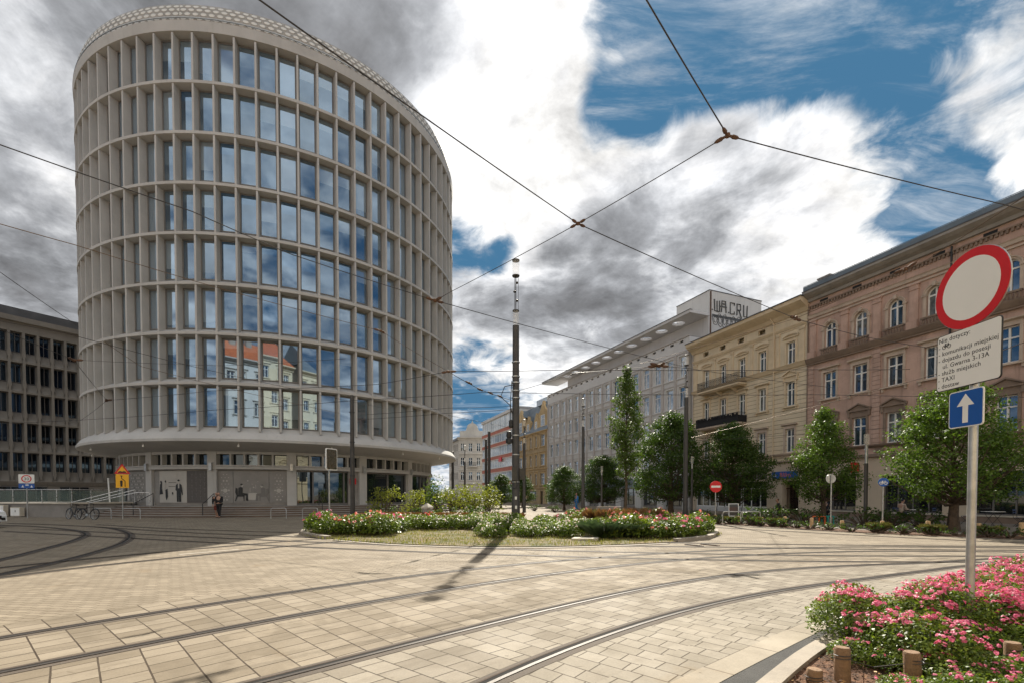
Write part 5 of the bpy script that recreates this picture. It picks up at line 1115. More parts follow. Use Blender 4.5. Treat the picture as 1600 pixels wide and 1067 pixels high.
# bicycles
def bicycle(x,y,rz,lean,label,m):
    t=empty('bicycle',(x,y,0),rz,label,'bicycle','bicycles parked by the tower'); t.rotation_euler=(lean,0,rz)
    for wx in(-.52,.52):
        b=MB(); pts=[(wx+.335*math.cos(2*PI*k/24),0,.335+.335*math.sin(2*PI*k/24)) for k in range(25)]; b.tube(pts,.024,6); wo=b.build('wheel',M['rubber'],t)
        b=MB(); b.tube([(wx+.305*math.cos(2*PI*k/24),0,.335+.305*math.sin(2*PI*k/24)) for k in range(25)],.010,5)
        for k in range(14): b.tube([(wx,0,.335),(wx+.30*math.cos(2*PI*k/14),0,.335+.30*math.sin(2*PI*k/14))],.003,3)
        b.tube([(wx,-.05,.335),(wx,.05,.335)],.03,8); b.build('spokes',M['galvanised'],wo)
        b=MB(); b.tube([(wx+.37*math.cos(a),0,.335+.37*math.sin(a)) for a in np.linspace(.3,2.9,10)],.022,5); b.build('mudguard',M[m],t)
    b=MB(); J=dict(bb=(-.08,0,.29),st=(-.2,0,.78),ht=(.33,0,.80),hb=(.38,0,.62),ra=(-.52,0,.335),fa=(.52,0,.335))
    for a,c in(('bb','st'),('st','ht'),('bb','hb'),('ht','hb'),('bb','ra'),('st','ra'),('hb','fa')): b.tube([J[a],J[c]],.017,6)
    b.build('frame',M[m],t)
    b=MB(); b.tube([(.33,0,.80),(.31,0,1.0)],.014,6); b.tube([(.22,-.28,1.04),(.34,-.2,1.02),(.34,.2,1.02),(.22,.28,1.04)],.014,6); b.build('handlebar',M['black_metal'],t)
    b=MB(); b.tube([(-.2,0,.78),(-.23,0,.90)],.014,6); b.slab([(-.38,-.07),(-.36,.07),(-.12,.03),(-.06,0),(-.12,-.03)],.90,.95); b.build('saddle',M['rubber'],t)
    b=MB(); b.lathe([(.09,-.008),(.09,.008)],14); o=b.build('crank',M['galvanised'],t,(-.08,-.03,.29),(PI/2,0,0)); b=MB(); b.tube([(-.08,-.06,.29),(-.02,-.06,.14),(-.02,-.14,.14)],.012,5); b.tube([(-.08,.06,.29),(-.14,.06,.44),(-.14,.14,.44)],.012,5); b.build('pedals',M['black_metal'],t)
    b=MB(); b.box(-.72,-.3,-.08,.08,.70,.72); b.build('luggage_rack',M['black_metal'],t,smooth=False)
bicycle(-28.4,30.5,R(158),R(6),'dark bicycle parked at the left of the pair by the tower steps','black_metal'); bicycle(-27.1,30.1,R(-12),R(-7),'dark bicycle with clear round front wheel, right of the pair','rubber')
k=MB(); k.obox((-27.75,30.35,.5),.14,.10,.85,R(20),R(20)); k.build('scooter_deck',M['rubber']) if False else None
# terrace, ramp and balustrade left of the tower
tr_=empty('entrance_terrace',(0,0,0),0,'raised concrete terrace with stairs left of the tower','terrace')
b=MB(); b.slab([(-39,34.6),(-31.2,33.3),(-29.5,36.5),(-33,45),(-46,42)],0,.93); b.build('retaining_wall',M['concrete_floor'],tr_,smooth=False)
b=MB(); b.slab([(-39.1,34.5),(-31.1,33.2),(-29.3,36.5),(-29.9,36.9),(-31.5,33.9),(-39.1,35.1)],.932,1.03); b.build('coping',M['stone_light'],tr_,smooth=False)
for j in range(4): b=MB(); b.slab([(-41.5-.1*j,33.8+.3*j),(-39.1,33.4+.3*j),(-39.1,36),(-41.5,36)],.15*j+.002*(j>0),.15*(j+1)); b.build('stair',M['concrete_floor'],tr_,smooth=False)
for i,x in enumerate((-38.0,-36.7,-35.3)):
    t=empty('utility_cabinet',(x-(-38)*0,34.28+(-38-x)*-.0+(x+38)*-.168-.02,0),R(-9.5),['leftmost of three pale utility cabinets against the terrace wall','middle one of three pale utility cabinets against the terrace wall','rightmost, shortest pale utility cabinet against the terrace wall'][i],'cabinet','pale utility cabinets')
    h=.86 if i<2 else .70; b=MB(); b.box(-.42,.42,-.28,0,.05,h); b.build('cabinet_body',M['stone_light'],t,smooth=False); b=MB(); b.box(-.38,-.01,-.295,-.281,.10,h-.06); b.box(.01,.38,-.295,-.281,.10,h-.06); b.build('cabinet_doors',M['sign_white'],t,smooth=False); b=MB(); b.box(.02,.06,-.31,-.296,h*.5,h*.5+.14); b.build('handle',M['black_metal'],t,smooth=False)
M['balustrade_glass']=mat('balustrade_glass',(.45,.56,.50),.1,.05,1,0); _n=M['balustrade_glass'].node_tree; _b=[q for q in _n.nodes if q.type=='BSDF_PRINCIPLED'][0]; _b.inputs['Transmission Weight'].default_value=.75; _b.inputs['IOR'].default_value=1.05; _b.inputs['Alpha'].default_value=.38
gb=empty('glass_balustrade',(0,0,0),0,'greenish glass balustrade with steel rail on the terrace left of the tower','balustrade')
pth=[(-44,35.9),(-39,34.9),(-31.4,33.65),(-29.9,36.6)]
for a,c in zip(pth,pth[1:]):
    L_=math.hypot(c[0]-a[0],c[1]-a[1]); n_=max(1,round(L_/1.3)); rz=math.atan2(c[1]-a[1],c[0]-a[0])
    for k in range(n_):
        x0_,y0_=a[0]+(c[0]-a[0])*(k+.5)/n_,a[1]+(c[1]-a[1])*(k+.5)/n_; b=MB(); b.obox((x0_,y0_,1.48),L_/n_-.08,.014,.80,rz); b.build('glass_panel',M['balustrade_glass'],gb,smooth=False)
        b=MB(); b.obox((a[0]+(c[0]-a[0])*k/n_,a[1]+(c[1]-a[1])*k/n_,1.47),.04,.05,.92,rz); b.build('post',M['stainless'],gb,smooth=False)
    b=MB(); b.tube([(a[0],a[1],1.96),(c[0],c[1],1.96)],.026,8); b.build('rail',M['stainless'],gb)
hr=empty('ramp_handrail',(0,0,0),0,'pair of pale sloping steel handrails left of the tower entrance','handrail'); b=MB()
for dy in(0,1.1): b.tube([(-31.0,33.2+dy,.0),(-31.0,33.2+dy,1.05),(-28.3,34.3+dy,1.95),(-28.3,34.3+dy,.9)],.026,6)
b.tube([(-29.6,33.0,.0),(-29.6,33.0,1.0),(-27.2,34.2,1.75),(-26.4,34.4,1.75),(-26.4,34.4,.6)],.026,6); b.build('rail',M['stainless'],hr)
fp=empty('white_pole',(-30.3,35.6,0),0,'short leaning white pole between the terrace and the tower','pole'); b=MB(); b.lathe([(.05,.7),(.05,2.75),(.06,2.76),(.06,2.84)],10); o=b.build('pole',M['sign_white'],fp); o.rotation_euler=(0,R(-3),0); b=MB(); b.lathe([(.12,.65),(.12,.72),(.06,.74)],10); b.build('foot',M['galvanised'],fp)
# white car nosing into the frame
car=empty('white_car',(-26.9,22.3,0),0,'front end of a white car at the left edge of the square','car')
def carsec(x): # half width, roof z
    return x
b=MB(); prf=[(-2.1,.35),(-2.15,.75),(-1.95,1.0),(-1.5,1.08),(-1.0,1.42),(-.2,1.5),(.45,1.42),(1.05,1.02),(1.75,.90),(2.1,.74),(2.2,.55),(2.17,.30)]
ws=[.80,.84,.86,.86,.66,.62,.66,.86,.84,.78,.74,.72]
vs=[(x,s*w_,z) for s in(-1,1) for (x,z),w_ in zip(prf,ws)]; n=len(prf); fs=[(i,i+1,n+i+1,n+i) for i in range(n-1)]
low=[(x,s*w_*1.0,.30) for s in(-1,1) for (x,z),w_ in zip(prf,[.80,.86,.88,.90,.90,.90,.90,.90,.88,.82,.76,.72])]
b.add(vs,fs); b.add(vs[:n]+low[:n],[(i,n+i,n+i+1,i+1) for i in range(n-1)]); b.add(vs[n:]+low[n:],[(i+1,n+i+1,n+i,i) for i in range(n-1)]); b.add([low[0],low[n-1],low[2*n-1],low[n]],[(0,1,2,3)])
b.build('body',M['car_white'],car,fix=True)
b=MB(); b.add([(1.03,-.74,1.045),(1.03,.74,1.045),(.50,.62,1.40),(.50,-.62,1.40)],[(0,1,2,3)]); b.add([(-1.4,-.76,1.12),(-1.4,.76,1.12),(-1.02,.62,1.40),(-1.02,-.62,1.40)],[(3,2,1,0)])
for s in(-1,1): b.add([(.95,s*.865,1.03),(-1.3,s*.865,1.07),(-.95,s*.70,1.38),(.40,s*.70,1.38)],[(0,1,2,3)])
b.build('windows',M['glass_shop'],car,smooth=False)
for x in(-1.35,1.40):
    for s in(-1,1):
        b=MB(); b.lathe([(.20,-.11),(.31,-.11),(.33,-.08),(.33,.08),(.31,.11),(.20,.11)],24); wo=b.build('wheel',M['rubber'],car,(x,s*.80,.33),(PI/2,0,0)); b=MB(); b.lathe([(.05,-.10),(.20,-.09),(.20,.09),(.05,.10)],12); b.build('rim',M['galvanised'],wo)
for s in(-1,1): b=MB(); b.obox((2.02,s*.60,.70),.30,.26,.13,s*R(-20)); b.build('headlight',M['lamp_glass'],car,smooth=False)
b=MB(); b.box(2.10,2.215,-.5,.5,.40,.58); b.box(2.08,2.20,-.68,-.52,.36,.48); b.box(2.08,2.20,.52,.68,.36,.48); b.build('grille',M['car_black'],car,smooth=False)
b=MB(); b.box(2.216,2.23,-.26,.26,.43,.54); b.build('number_plate',M['sign_white'],car,smooth=False)
for s in(-1,1): b=MB(); b.obox((.78,s*.98,1.06),.12,.2,.13); b.build('wing_mirror',M['car_white'],car)
for i,(x,y,m_) in enumerate(((-5.6,52,'car_black'),(-9.2,54,'car_white'),(-4.2,66,'car_white'))):
    c=copy_tree(car); c.location=(x,y,0); c.rotation_euler=(0,0,R(60 if i<2 else 95)); c['label']=['dark parked car behind the yellow green shrubs','silver white parked car behind the shrubs, left one','white car far down the street'][i]
    for ch in c.children:
        if ch.name.startswith('body') and m_=='car_black': ch.data=ch.data.copy(); ch.data.materials[0]=M['car_black']
# wooden bollards along the planting strip
bm=MB(); bm.lathe([(.078,0),(.078,.44),(.062,.475)],10); bme_=bm.mesh('wooden_bollard',M['bollard_wood'])
L_=0;last=None;cnt=0
for p in offset(bl,-.12):
    if last is None or (p-last).length>.98:
        if 16.2<p.y<27.6: o=link('wooden_bollard',bme_,None,(p.x,p.y,0),(0,0,rnd.random()*6),(1,1,.85+.3*rnd.random())); tag(o,'short round wooden bollard edging the planted strip on the right','bollard','wooden bollards along the right planting strip')
        last=p
# foreground wooden posts with wire
fpost=[(3.50,4.70,.38,'wooden post with the wire end, farthest back in the rose bed'),(2.79,3.95,.31,'tallest looking wooden post in front at the kerb corner'),(3.30,3.84,.31,'thick wooden post in front, between the other two'),(2.55,3.95,.13,'low cut wooden post nearest to the kerb'),(4.45,4.15,.29,'wooden post at the right edge of the picture')]
for x,y,h,l in fpost:
    t=empty('wooden_post',(x,y,0),rnd.random(),l,'post','wooden posts in the rose bed'); b=MB(); b.lathe([(.062,0),(.060,h*.5),(.060,h-.015),(.052,h)],16); o=b.build('post',M['post_wood'],t); o.rotation_euler=(R(rnd.uniform(-3,3)),R(rnd.uniform(-3,3)),0)
    b=MB(); b.tube([(.063*math.cos(a),.063*math.sin(a),h-.1+.004*a) for a in np.linspace(0,12,30)],.0035,4); b.build('wire_wrap',M['wire'],t)
w_=MB(); w_.tube([(3.50,4.70,.29),(3.1,4.3,.20),(2.79,3.95,.22),(3.0,3.88,.17),(3.30,3.84,.22),(3.9,3.95,.16),(4.45,4.15,.20)],.004,5); tag(w_.build('bed_wire',M['wire'],None),'thin sagging wire strung between the wooden posts','wire')
# cafe furniture on the right
def chair(x,y,rz,label,m='chair_blue'):
    t=empty('folding_chair',(x,y,0),rz,label,'chair','folding cafe chairs'); b=MB()
    for s in(-.2,.2): b.tube([(s,-.22,0),(s,.20,.46),(s,.24,.84)],.012,5); b.tube([(s,.22,0),(s,-.20,.45)],.012,5)
    b.build('frame',M['black_metal'],t); b=MB(); 
    for q in range(4): b.box(-.2,.2,-.20+q*.1,-.13+q*.1,.45,.465)
    b.build('seat',M[m],t,smooth=False); b=MB(); b.box(-.2,.2,.225,.245,.68,.74); b.box(-.2,.2,.23,.25,.78,.86); b.build('backrest',M[m],t,smooth=False)
def table(x,y,label):
    t=empty('cafe_table',(x,y,0),rnd.random(),label,'table','small white cafe tables'); b=MB(); b.box(-.36,.36,-.30,.30,.71,.735); b.build('tabletop',M['table_white'],t,smooth=False)
    for s in(-.27,.27): b=MB(); b.tube([(s,-.27,0),(s,.25,.71)],.012,5); b.tube([(s,.27,0),(s,-.25,.71)],.012,5); b.build('legs',M['black_metal'],t)
tb=[(23.3,27.1,'white cafe table beside the seated person'),(24.7,24.2,'white cafe table directly behind the large signpost'),(25.6,22.3,'white cafe table nearest the right edge of the picture')]
for i,(x,y,l) in enumerate(tb):
    table(x,y,l); chair(x+.4,y-.95,R(25),'dark folding chair nearer than '+l.replace('white','the'));
    if i: chair(x-.4,y+.9,R(190),'dark folding chair beyond '+l.replace('white','the'))
chair(22.35,27.2,R(95),'dark folding chair the person sits on')
for i,(x,y,m_) in enumerate(((16.35,25.1,'sign_orange'),(16.95,25.3,'turquoise'))):
    t=empty('stool',(x,y,0),.3,['pale red low stool behind the bollards','turquoise low stool behind the bollards'][i],'stool'); b=MB(); b.box(-.22,.22,-.2,.2,.42,.46); b.build('seat',M[m_],t,smooth=False); b=MB(); [b.box(sx*.2-.02,sx*.2+.02,sy*.18-.02,sy*.18+.02,0,.42) for sx in(-1,1) for sy in(-1,1)]; b.build('legs',M[m_],t,smooth=False)
t=empty('sidewalk_board',(15.6,33.2,0),R(-20),'white A-shaped pavement board right of the no entry sign','board')
for s in(-1,1): b=MB(); b.box(-.33,.33,-.015,.015,0,1.0); o=b.build('panel',M['sign_white'],t,(0,s*.25,0),(s*R(14),0,0),smooth=False); b=MB(); b.box(-.28,.28,s*.016-.001,s*.016+.001,.12,.94); b.build('chalk_face',M['car_black'],o,smooth=False)
t=empty('stone_pier',(-4.6,25.6,0),.3,'small pale stone bollard with a domed cap behind the white roses','bollard'); b=MB(); b.box(-.25,.25,-.25,.25,0,.85); b.build('pier',M['stone_grey'],t,smooth=False); b=MB(); b.lathe([(.34,.85),(.34,.92),(.24,1.0),(.05,1.12)],4); b.build('cap',M['stone_light'],t,smooth=False)
t=empty('planter_box',(6.9,33.5,0),-.3,'grey boxy planter behind the columnar tree','planter'); b=MB(); b.box(-.8,.8,-.5,.5,0,.75); b.build('box',M['concrete_floor'],t,smooth=False); b=MB(); b.box(-.72,.72,-.42,.42,.70,.76); b.build('soil',M['mulch'],t,smooth=False)
# ---------------------------------------------------------------- overhead wires
W=[
 ('upper wire running from the top left over the middle junction to the right',.009,[(-2.56,4.89,6.60),(1.22,8.85,6.60),(8.09,13.57,6.60),(11.48,15.65,6.80),(15.34,17.52,7.00)]),
 ('steep wire from the top edge down to the high right junction',.009,[(.3,3.7,6.6),(1.36,4.89,6.60),(3.01,6.70,6.60)]),
 ('wire between the two high junctions',.007,[(3.01,6.70,6.60),(1.22,8.85,6.60)]),
 ('wire from the middle junction down to the clamp at the tower edge',.007,[(1.22,8.85,6.60),(-1.54,11.82,6.60),(-1.99,12.32,6.60)]),
 ('wire from the high right junction to the right picture edge',.008,[(3.01,6.70,6.60),(8.50,8.27,6.60),(9.68,8.61,6.60)]),
 ('long wire from the upper left edge across the tower to its right clamp',.009,[(-7.59,6.62,6.60),(-5.67,8.47,6.60),(-4.61,9.97,6.60),(-1.99,12.32,6.60)]),
 ('wire from the tower edge clamp to the tall right lamp mast',.010,[(-1.99,12.32,6.60),(8.20,22.11,7.50),(11.6,31.6,9.9)]),
 ('sunlit wire sloping across the middle of the tower',.007,[(-8.62,7.49,6.00),(-7.73,8.44,6.00),(-6.37,10.08,6.00),(-3.54,12.83,6.00),(-2.34,16.83,6.00)]),
 ('thin wire sloping down before the left sky',.007,[(-10.17,8.83,6.20),(-11.87,12.96,6.20)]),
 ('wire before the dark office block ending at a bent junction',.009,[(-13.33,11.53,6.00),(-14.36,15.56,6.00),(-18.96,22.18,6.00)]),
 ('faint level wire from the left junction across the tower',.006,[(-14.36,15.56,6.00),(-9.86,16.25,6.00),(-5.40,15.41,6.00)]),
 ('level wire across tower, sky and yellow house at mid height',.010,[(-18.96,22.18,6.00),(-12.78,20.14,6.00),(-5.38,18.97,6.00),(-2.29,17.00,6.00),(2.33,16.74,6.00),(10.61,16.74,6.00),(14,16.7,6)]),
 ('short wire stub below the bent left junction',.010,[(-18.96,22.18,6.00),(-25.85,28.33,6.00)]),
 ('wire crossing the lower rows of tower windows, upper of two',.009,[(-14.95,12.93,6.50),(-13.62,14.45,6.50),(-12.44,17.74,6.50),(-10.28,21.76,6.50),(-7.27,26.89,6.50)]),
 ('pale sunlit wire crossing the lower rows of tower windows',.009,[(-13.14,15.36,6.50),(-13.64,17.44,6.30),(-12.46,20.07,6.20),(-9.36,25.66,6.00)]),
 ('lowest level wire along the whole picture behind the thick mast',.010,[(-30.52,26.25,5.50),(-23.76,25.11,5.50),(-13.75,21.89,5.50),(-6.51,19.66,5.50),(-0.98,18.07,5.50),(12.26,18.53,5.50)]),
 ('wire to the thick mast from the left, upper of two parallel',.010,[(-8.14,25.09,5.80),(-3.11,23.05,5.80),(0.06,23.4,5.95)]),
 ('wire to the thick mast from the left, lower of two parallel',.010,[(-8.21,25.32,5.60),(-3.15,23.33,5.60),(0.06,23.4,5.80)]),
 ('insulator wire sloping down to the thick mast',.011,[(-2.29,17.00,6.00),(-1.34,19.89,6.00),(0.05,23.3,6.2)]),
 ('wire from the thick mast rising to the right junction cluster',.010,[(0.25,23.4,6.7),(2.42,17.96,6.20),(5.27,16.99,6.20)]),
 ('bright sunlit wire climbing to the upper right corner',.008,[(4.51,16.74,6.20),(5.68,15.05,6.20),(7.76,13.03,6.40),(8.89,10.36,6.60),(9.31,8.70,7.00),(9.16,7.98,7.00)]),
 ('wire from the right junction cluster across the yellow house',.009,[(5.27,16.99,6.20),(6.43,17.33,6.20),(13.78,20.42,6.20)]),
 ('sunlit lower wire crossing the yellow and pink houses',.010,[(12.28,32.43,5.50),(13.31,21.89,5.50),(13.77,15.47,5.50),(13.01,11.50,5.50)]),
 ('thin level wire before the first floors of the yellow house',.009,[(12.57,32.60,5.30),(18.14,28.53,5.30),(22.49,24.46,5.30)]),
 ('thin wire sloping behind the thick mast toward the ochre house',.010,[(-3.55,26.28,6.00),(-0.82,30.16,6.00),(9.79,45.21,6.00)]),
]
SUNLIT=(7,14,20,22)  # spans that get the lighter colour as if catching the sun
for i,(l,r,p) in enumerate(W):
    q=[]; p=[Vector(v) for v in p]
    if i in(0,1,5,7,8,9,13,15): p=[p[0]+(p[0]-p[1]).normalized()*14]+p     # spans carry on past the view
    if i in(0,4,15,20,22): p=p+[p[-1]+(p[-1]-p[-2]).normalized()*(5 if i==0 else 12)]
    for a,c in zip(p,p[1:]):
        a,c=Vector(a),Vector(c); n=6; sag=.004*(c-a).length
        q+=[a.lerp(c,k/n)-Vector((0,0,sag*4*(k/n)*(1-k/n))) for k in range(n)]
    q.append(Vector(p[-1])); b=MB(); b.tube(q,r,5); tag(b.build('overhead_wire',M['wire_sunlit' if i in SUNLIT else 'wire']),l,'overhead wire','tram wires over the square')
def clamp(p,dirs,label,s=1.):
    t=empty('wire_junction',p,0,label,'wire clamp','wire clamps and insulators'); b=MB(); b.lathe([(.02*s,-.05*s),(.06*s,-.03*s),(.06*s,.03*s),(.02*s,.05*s)],8); b.build('hub',M['rust'],t)
    for d in dirs:
        d=Vector(d).normalized()*s; b=MB(); b.tube([(0,0,0),tuple(d*.10),tuple(d*.14),tuple(d*.24),tuple(d*.30)],[.028*s,.028*s,.045*s,.040*s,.018*s],7); b.build('insulator',M['rust'],t)
clamp((3.01,6.70,6.6),[(-1.7,-1.8,0),(-1.8,2.1,0),(5.5,1.6,0)],'star shaped dark junction high on the right of the sky',.62)
clamp((1.22,8.85,6.6),[(-3.8,-4,0),(6.9,4.7,0),(1.8,-2.1,0),(-2.8,3,0)],'star shaped dark junction left in the sky',.60)
clamp((-1.99,12.32,6.6),[(-2.6,-2.3,0),(10,10,.9),(.5,-.5,0)],'dark wire clamp before the right edge of the tower',.9)
clamp((8.09,13.57,6.6),[(-6.9,-4.7,0),(3,2,0),(-.3,-.6,-.1)],'long dark clamp before the yellow house top floor',1.)
clamp((5.27,16.99,6.2),[(-2.9,1,0),(1.1,.3,0),(-.8,-.3,.1),(.4,-2,0)],'dark cluster of clamps left of the tall right lamp mast',1.3)
clamp((-18.96,22.18,6.),[(4.6,-6.6,0),(6.2,-2,0),(-7,6,0)],'bent dark junction before the lower left of the tower',1.1)
clamp((-14.36,15.56,6.),[(1,-4,0),(-4.6,6.6,0),(4.5,.7,0)],'dark junction before the gap of office block and tower',.9)
clamp((-2.29,17.0,6.),[(-3,2,0),(4.6,-.2,0)],'small dark clamp before the right tower edge, lower down',1.)
clamp((-3.54,12.83,6.),[(-2.8,-2.7,0),(1.2,4,0)],'small pale clamp on the sloping sunlit wire',.7)
clamp((8.75,10.6,6.6),[(-1,2.4,0),(.4,-1.6,.3)],'pale clamp on the bright wire before the pink cornice',.8)
for i,(x,y,z) in enumerate(((-1.7,18.7,6.0),(-1.34,19.9,6.0),(-.95,20.9,6.07),(-.55,21.9,6.13))): clamp((x,y,z),[(1,2.4,0),(-1,-2.4,0)],['first','second','third','last'][i]+' of four insulators on the wire left of the thick mast',.9)
# ================================================================ vegetation
rg=np.random.default_rng(11)
def leaves_mesh(name,P_,Nrm,L_,m,asp=.62,fold=.0):
    """one diamond leaf per point; P_ (n,3), Nrm (n,3) preferred normals, L_ (n,) lengths"""
    n=len(P_); r=rg.normal(size=(n,3)); nr=Nrm+r*.55; nr/=np.linalg.norm(nr,axis=1)[:,None]+1e-9
    d=rg.normal(size=(n,3)); d-= (d*nr).sum(1)[:,None]*nr; d/=np.linalg.norm(d,axis=1)[:,None]+1e-9; s=np.cross(nr,d)
    L=L_[:,None]; v=np.empty((n,4,3)); v[:,0]=P_-d*L*.5; v[:,1]=P_+s*L*asp*.5-nr*L*fold; v[:,2]=P_+d*L*.5; v[:,3]=P_-s*L*asp*.5-nr*L*fold
    me=bpy.data.meshes.new(name); me.vertices.add(4*n); me.vertices.foreach_set('co',v.reshape(-1)); me.loops.add(4*n); me.loops.foreach_set('vertex_index',np.arange(4*n,dtype=np.int32))
    me.polygons.add(n); me.polygons.foreach_set('loop_start',np.arange(0,4*n,4,dtype=np.int32)); me.polygons.foreach_set('loop_total',np.full(n,4,dtype=np.int32)); me.materials.append(M[m]); me.update(calc_edges=True); return me
def clumps(cs,dens,leaf,up=.35,shell=.5):
    P_=[];Nn=[];L=[]
    for (x,y,z,rx,rz) in cs:
        n=max(6,int(dens*(rx*rx+2*rx*rz)/3*12.6/ (leaf*leaf)*.74)); u=rg.normal(size=(n,3)); u/=np.linalg.norm(u,axis=1)[:,None]
        rad=(shell+(1-shell)*rg.random(n)**.6)[:,None]*(1+.16*rg.normal(size=(n,1)))
        P_.append(np.array([x,y,z])+u*rad*np.array([rx,rx,rz])); nn=u.copy(); nn[:,2]+=up; Nn.append(nn); L.append(leaf*(.65+.7*rg.random(n)))
    return np.concatenate(P_),np.concatenate(Nn),np.concatenate(L)
def tree_meshes(H,zc,prof,ncl,leaf,m,seed,trunk_r,dens=.75,clr=(.38,.62)):
    """prof(t) -> crown radius at height fraction t of the crown; returns trunk mesh, crown mesh"""
    r=random.Random(seed); cs=[]; b=MB(); tp=[(0,0,-.05)]
    top=Vector((r.uniform(-.1,.1),r.uniform(-.1,.1),H*.93)); n=8
    path=[Vector((0,0,-.05)).lerp(top,k/n)+Vector((r.uniform(-.05,.05),r.uniform(-.05,.05),0))*(k>0) for k in range(n+1)]
    b.tube(path,[trunk_r*(1.35 if k==0 else 1)*(1-.88*k/n) for k in range(n+1)],9)
    for i in range(ncl):
        t=(i+r.random())/ncl; t=t**.9; R_=prof(t); a=r.random()*2*PI; q=R_*math.sqrt(r.uniform(.2,1.)); cr=r.uniform(*clr)*min(1,.45+R_*.35)
        if r.random()<.22: q=R_*r.uniform(.98,1.17); cr*=.55
        z=zc+t*(H-zc); q=max(0,q-cr*.6); c=Vector((q*math.cos(a),q*math.sin(a),z+r.uniform(-.15,.15))); cs.append((c.x,c.y,c.z,cr,cr*r.uniform(.55,.8)))
        if i%2==0:
            z0=max(zc*.8,z-q*.7-.2); s=Vector((0,0,z0)); mid=s.lerp(c,.5)+Vector((0,0,-.12*q)); b.tube([s,mid,c],[trunk_r*.33*(1-.7*t),trunk_r*.2*(1-.6*t),.012],5)
    P_,Nn,L=clumps(cs,dens,leaf); return b.mesh('trunk',M['bark']),leaves_mesh('crown',P_,Nn,L,m)
def put_tree(meshes,x,y,rz,s,label,name='linden_tree',cat='tree',group=None,z=0):
    t=empty(name,(x,y,z),rz,label,cat,group); t.scale=(s[0],s[0],s[1]) if hasattr(s,'__len__') else (s,)*3
    link('trunk',meshes[0],t); link('crown',meshes[1],t); return t
ovo=lambda Rm:(lambda t:Rm*(math.sin(PI*min(1,.16+t*.84))**.7)*(1-.35*t))
A_=tree_meshes(6.4,1.5,lambda t:2.35*(min(1,.6+t*2.2))*(1-t)**.66+.22,150,.115,'leaf_linden',3,.15,clr=(.42,.72))
B_=tree_meshes(6.6,1.5,lambda t:2.75*min(1,.66+t*1.5)*(1-t**1.7)**.6+.2,210,.115,'leaf_linden',8,.20,clr=(.42,.78))
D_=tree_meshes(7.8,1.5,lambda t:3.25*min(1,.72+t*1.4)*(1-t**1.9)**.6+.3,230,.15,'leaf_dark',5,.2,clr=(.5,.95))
put_tree(B_,19.3,20.6,.4,(1.0,.98),'largest nearest leafy tree behind the big signpost before the pink house',group='street trees on the right pavement')
put_tree(A_,18.0,27.3,1.3,(.98,1.0),'cone shaped leafy tree between the yellow and pink houses',group='street trees on the right pavement')
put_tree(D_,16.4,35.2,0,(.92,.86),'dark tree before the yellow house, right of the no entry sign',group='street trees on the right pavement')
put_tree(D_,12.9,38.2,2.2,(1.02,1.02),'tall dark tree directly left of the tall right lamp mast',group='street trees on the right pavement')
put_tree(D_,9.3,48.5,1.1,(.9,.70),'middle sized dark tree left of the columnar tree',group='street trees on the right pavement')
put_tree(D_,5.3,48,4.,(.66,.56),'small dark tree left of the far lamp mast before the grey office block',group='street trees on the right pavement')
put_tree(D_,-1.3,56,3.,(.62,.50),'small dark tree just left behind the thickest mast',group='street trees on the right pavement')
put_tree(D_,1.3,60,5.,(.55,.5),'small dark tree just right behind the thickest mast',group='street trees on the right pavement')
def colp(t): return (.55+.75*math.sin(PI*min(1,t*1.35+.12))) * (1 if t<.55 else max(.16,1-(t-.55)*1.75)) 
cm=tree_meshes(9.2,2.75,lambda t:[.65,.9,1.0,1.2,1.38,1.1,.85,.9,.72,.55,.2][min(10,int(t*11))],200,.115,'leaf_column',21,.10,dens=.9,clr=(.32,.58))
put_tree(cm,6.9,28.5,.0,1.,'tall slender columnar tree rising from the flower island','columnar_tree')
def shrub_meshes(h,rad,n,leaf,m,seed,dens=.55,flat=.7):
    r=random.Random(seed); cs=[];b=MB()
    for i in range(n):
        a=r.random()*2*PI; q=rad*math.sqrt(r.random()); z=h*(.32+.6*r.random())*(1-.35*(q/rad)**2); cr=r.uniform(.14,.26)*max(rad,h)*.9; cs.append((q*math.cos(a),q*math.sin(a),z,cr,cr*flat))
        b.tube([(q*.1*math.cos(a),q*.1*math.sin(a),0),(q*.5*math.cos(a),q*.5*math.sin(a),z*.6),(q*math.cos(a),q*math.sin(a),z)],[.03,.02,.008],5)
    P_,Nn,L=clumps(cs,dens,leaf); k=P_[:,2]>.02; return b.mesh('branches',M['bark']),leaves_mesh('foliage',P_[k],Nn[k],L[k],m)
def put_shrub(ms,x,y,rz,s,label,name='shrub',group=None):
    t=empty(name,(x,y,0),rz,label,'shrub',group); t.scale=s; link('branches',ms[0],t); link('foliage',ms[1],t); return t
Sy=shrub_meshes(2.6,1.25,26,.14,'leaf_yellow',4,.42); Sy2=shrub_meshes(2.6,1.2,22,.14,'leaf_yellow',9,.36); Sd=shrub_meshes(.95,1.3,26,.10,'leaf_dark',6,.7,.45); Sg=shrub_meshes(3.1,1.0,22,.15,'leaf_column',12,.5)
gs='yellow green shrubs behind the white roses'
put_shrub(Sy2,-8.2,30.5,0,(.85,.85,1.05),'airy yellow green shrub before the last tower shop window',group=gs)
put_shrub(Sy2,-6.0,29.5,1,(.85,.85,.95),'airy yellow green shrub left of the far parked cars',group=gs)
put_shrub(Sg,-5.3,33.5,2,(.95,.95,1.08),'taller fresh green shrub at the right foot of the tower',group=gs)
put_shrub(Sy2,-4.0,31.5,2,(1,1,1.0),'airy yellow green shrub right of the taller green one',group=gs)
put_shrub(Sy,-2.7,32.5,3,(1.0,1.0,.98),'dense yellow green shrub near the thick mast',group=gs); put_shrub(Sy,-1.8,33.5,5,(1.05,1.05,.92),'dense yellow green shrub nearest the thick mast',group=gs)
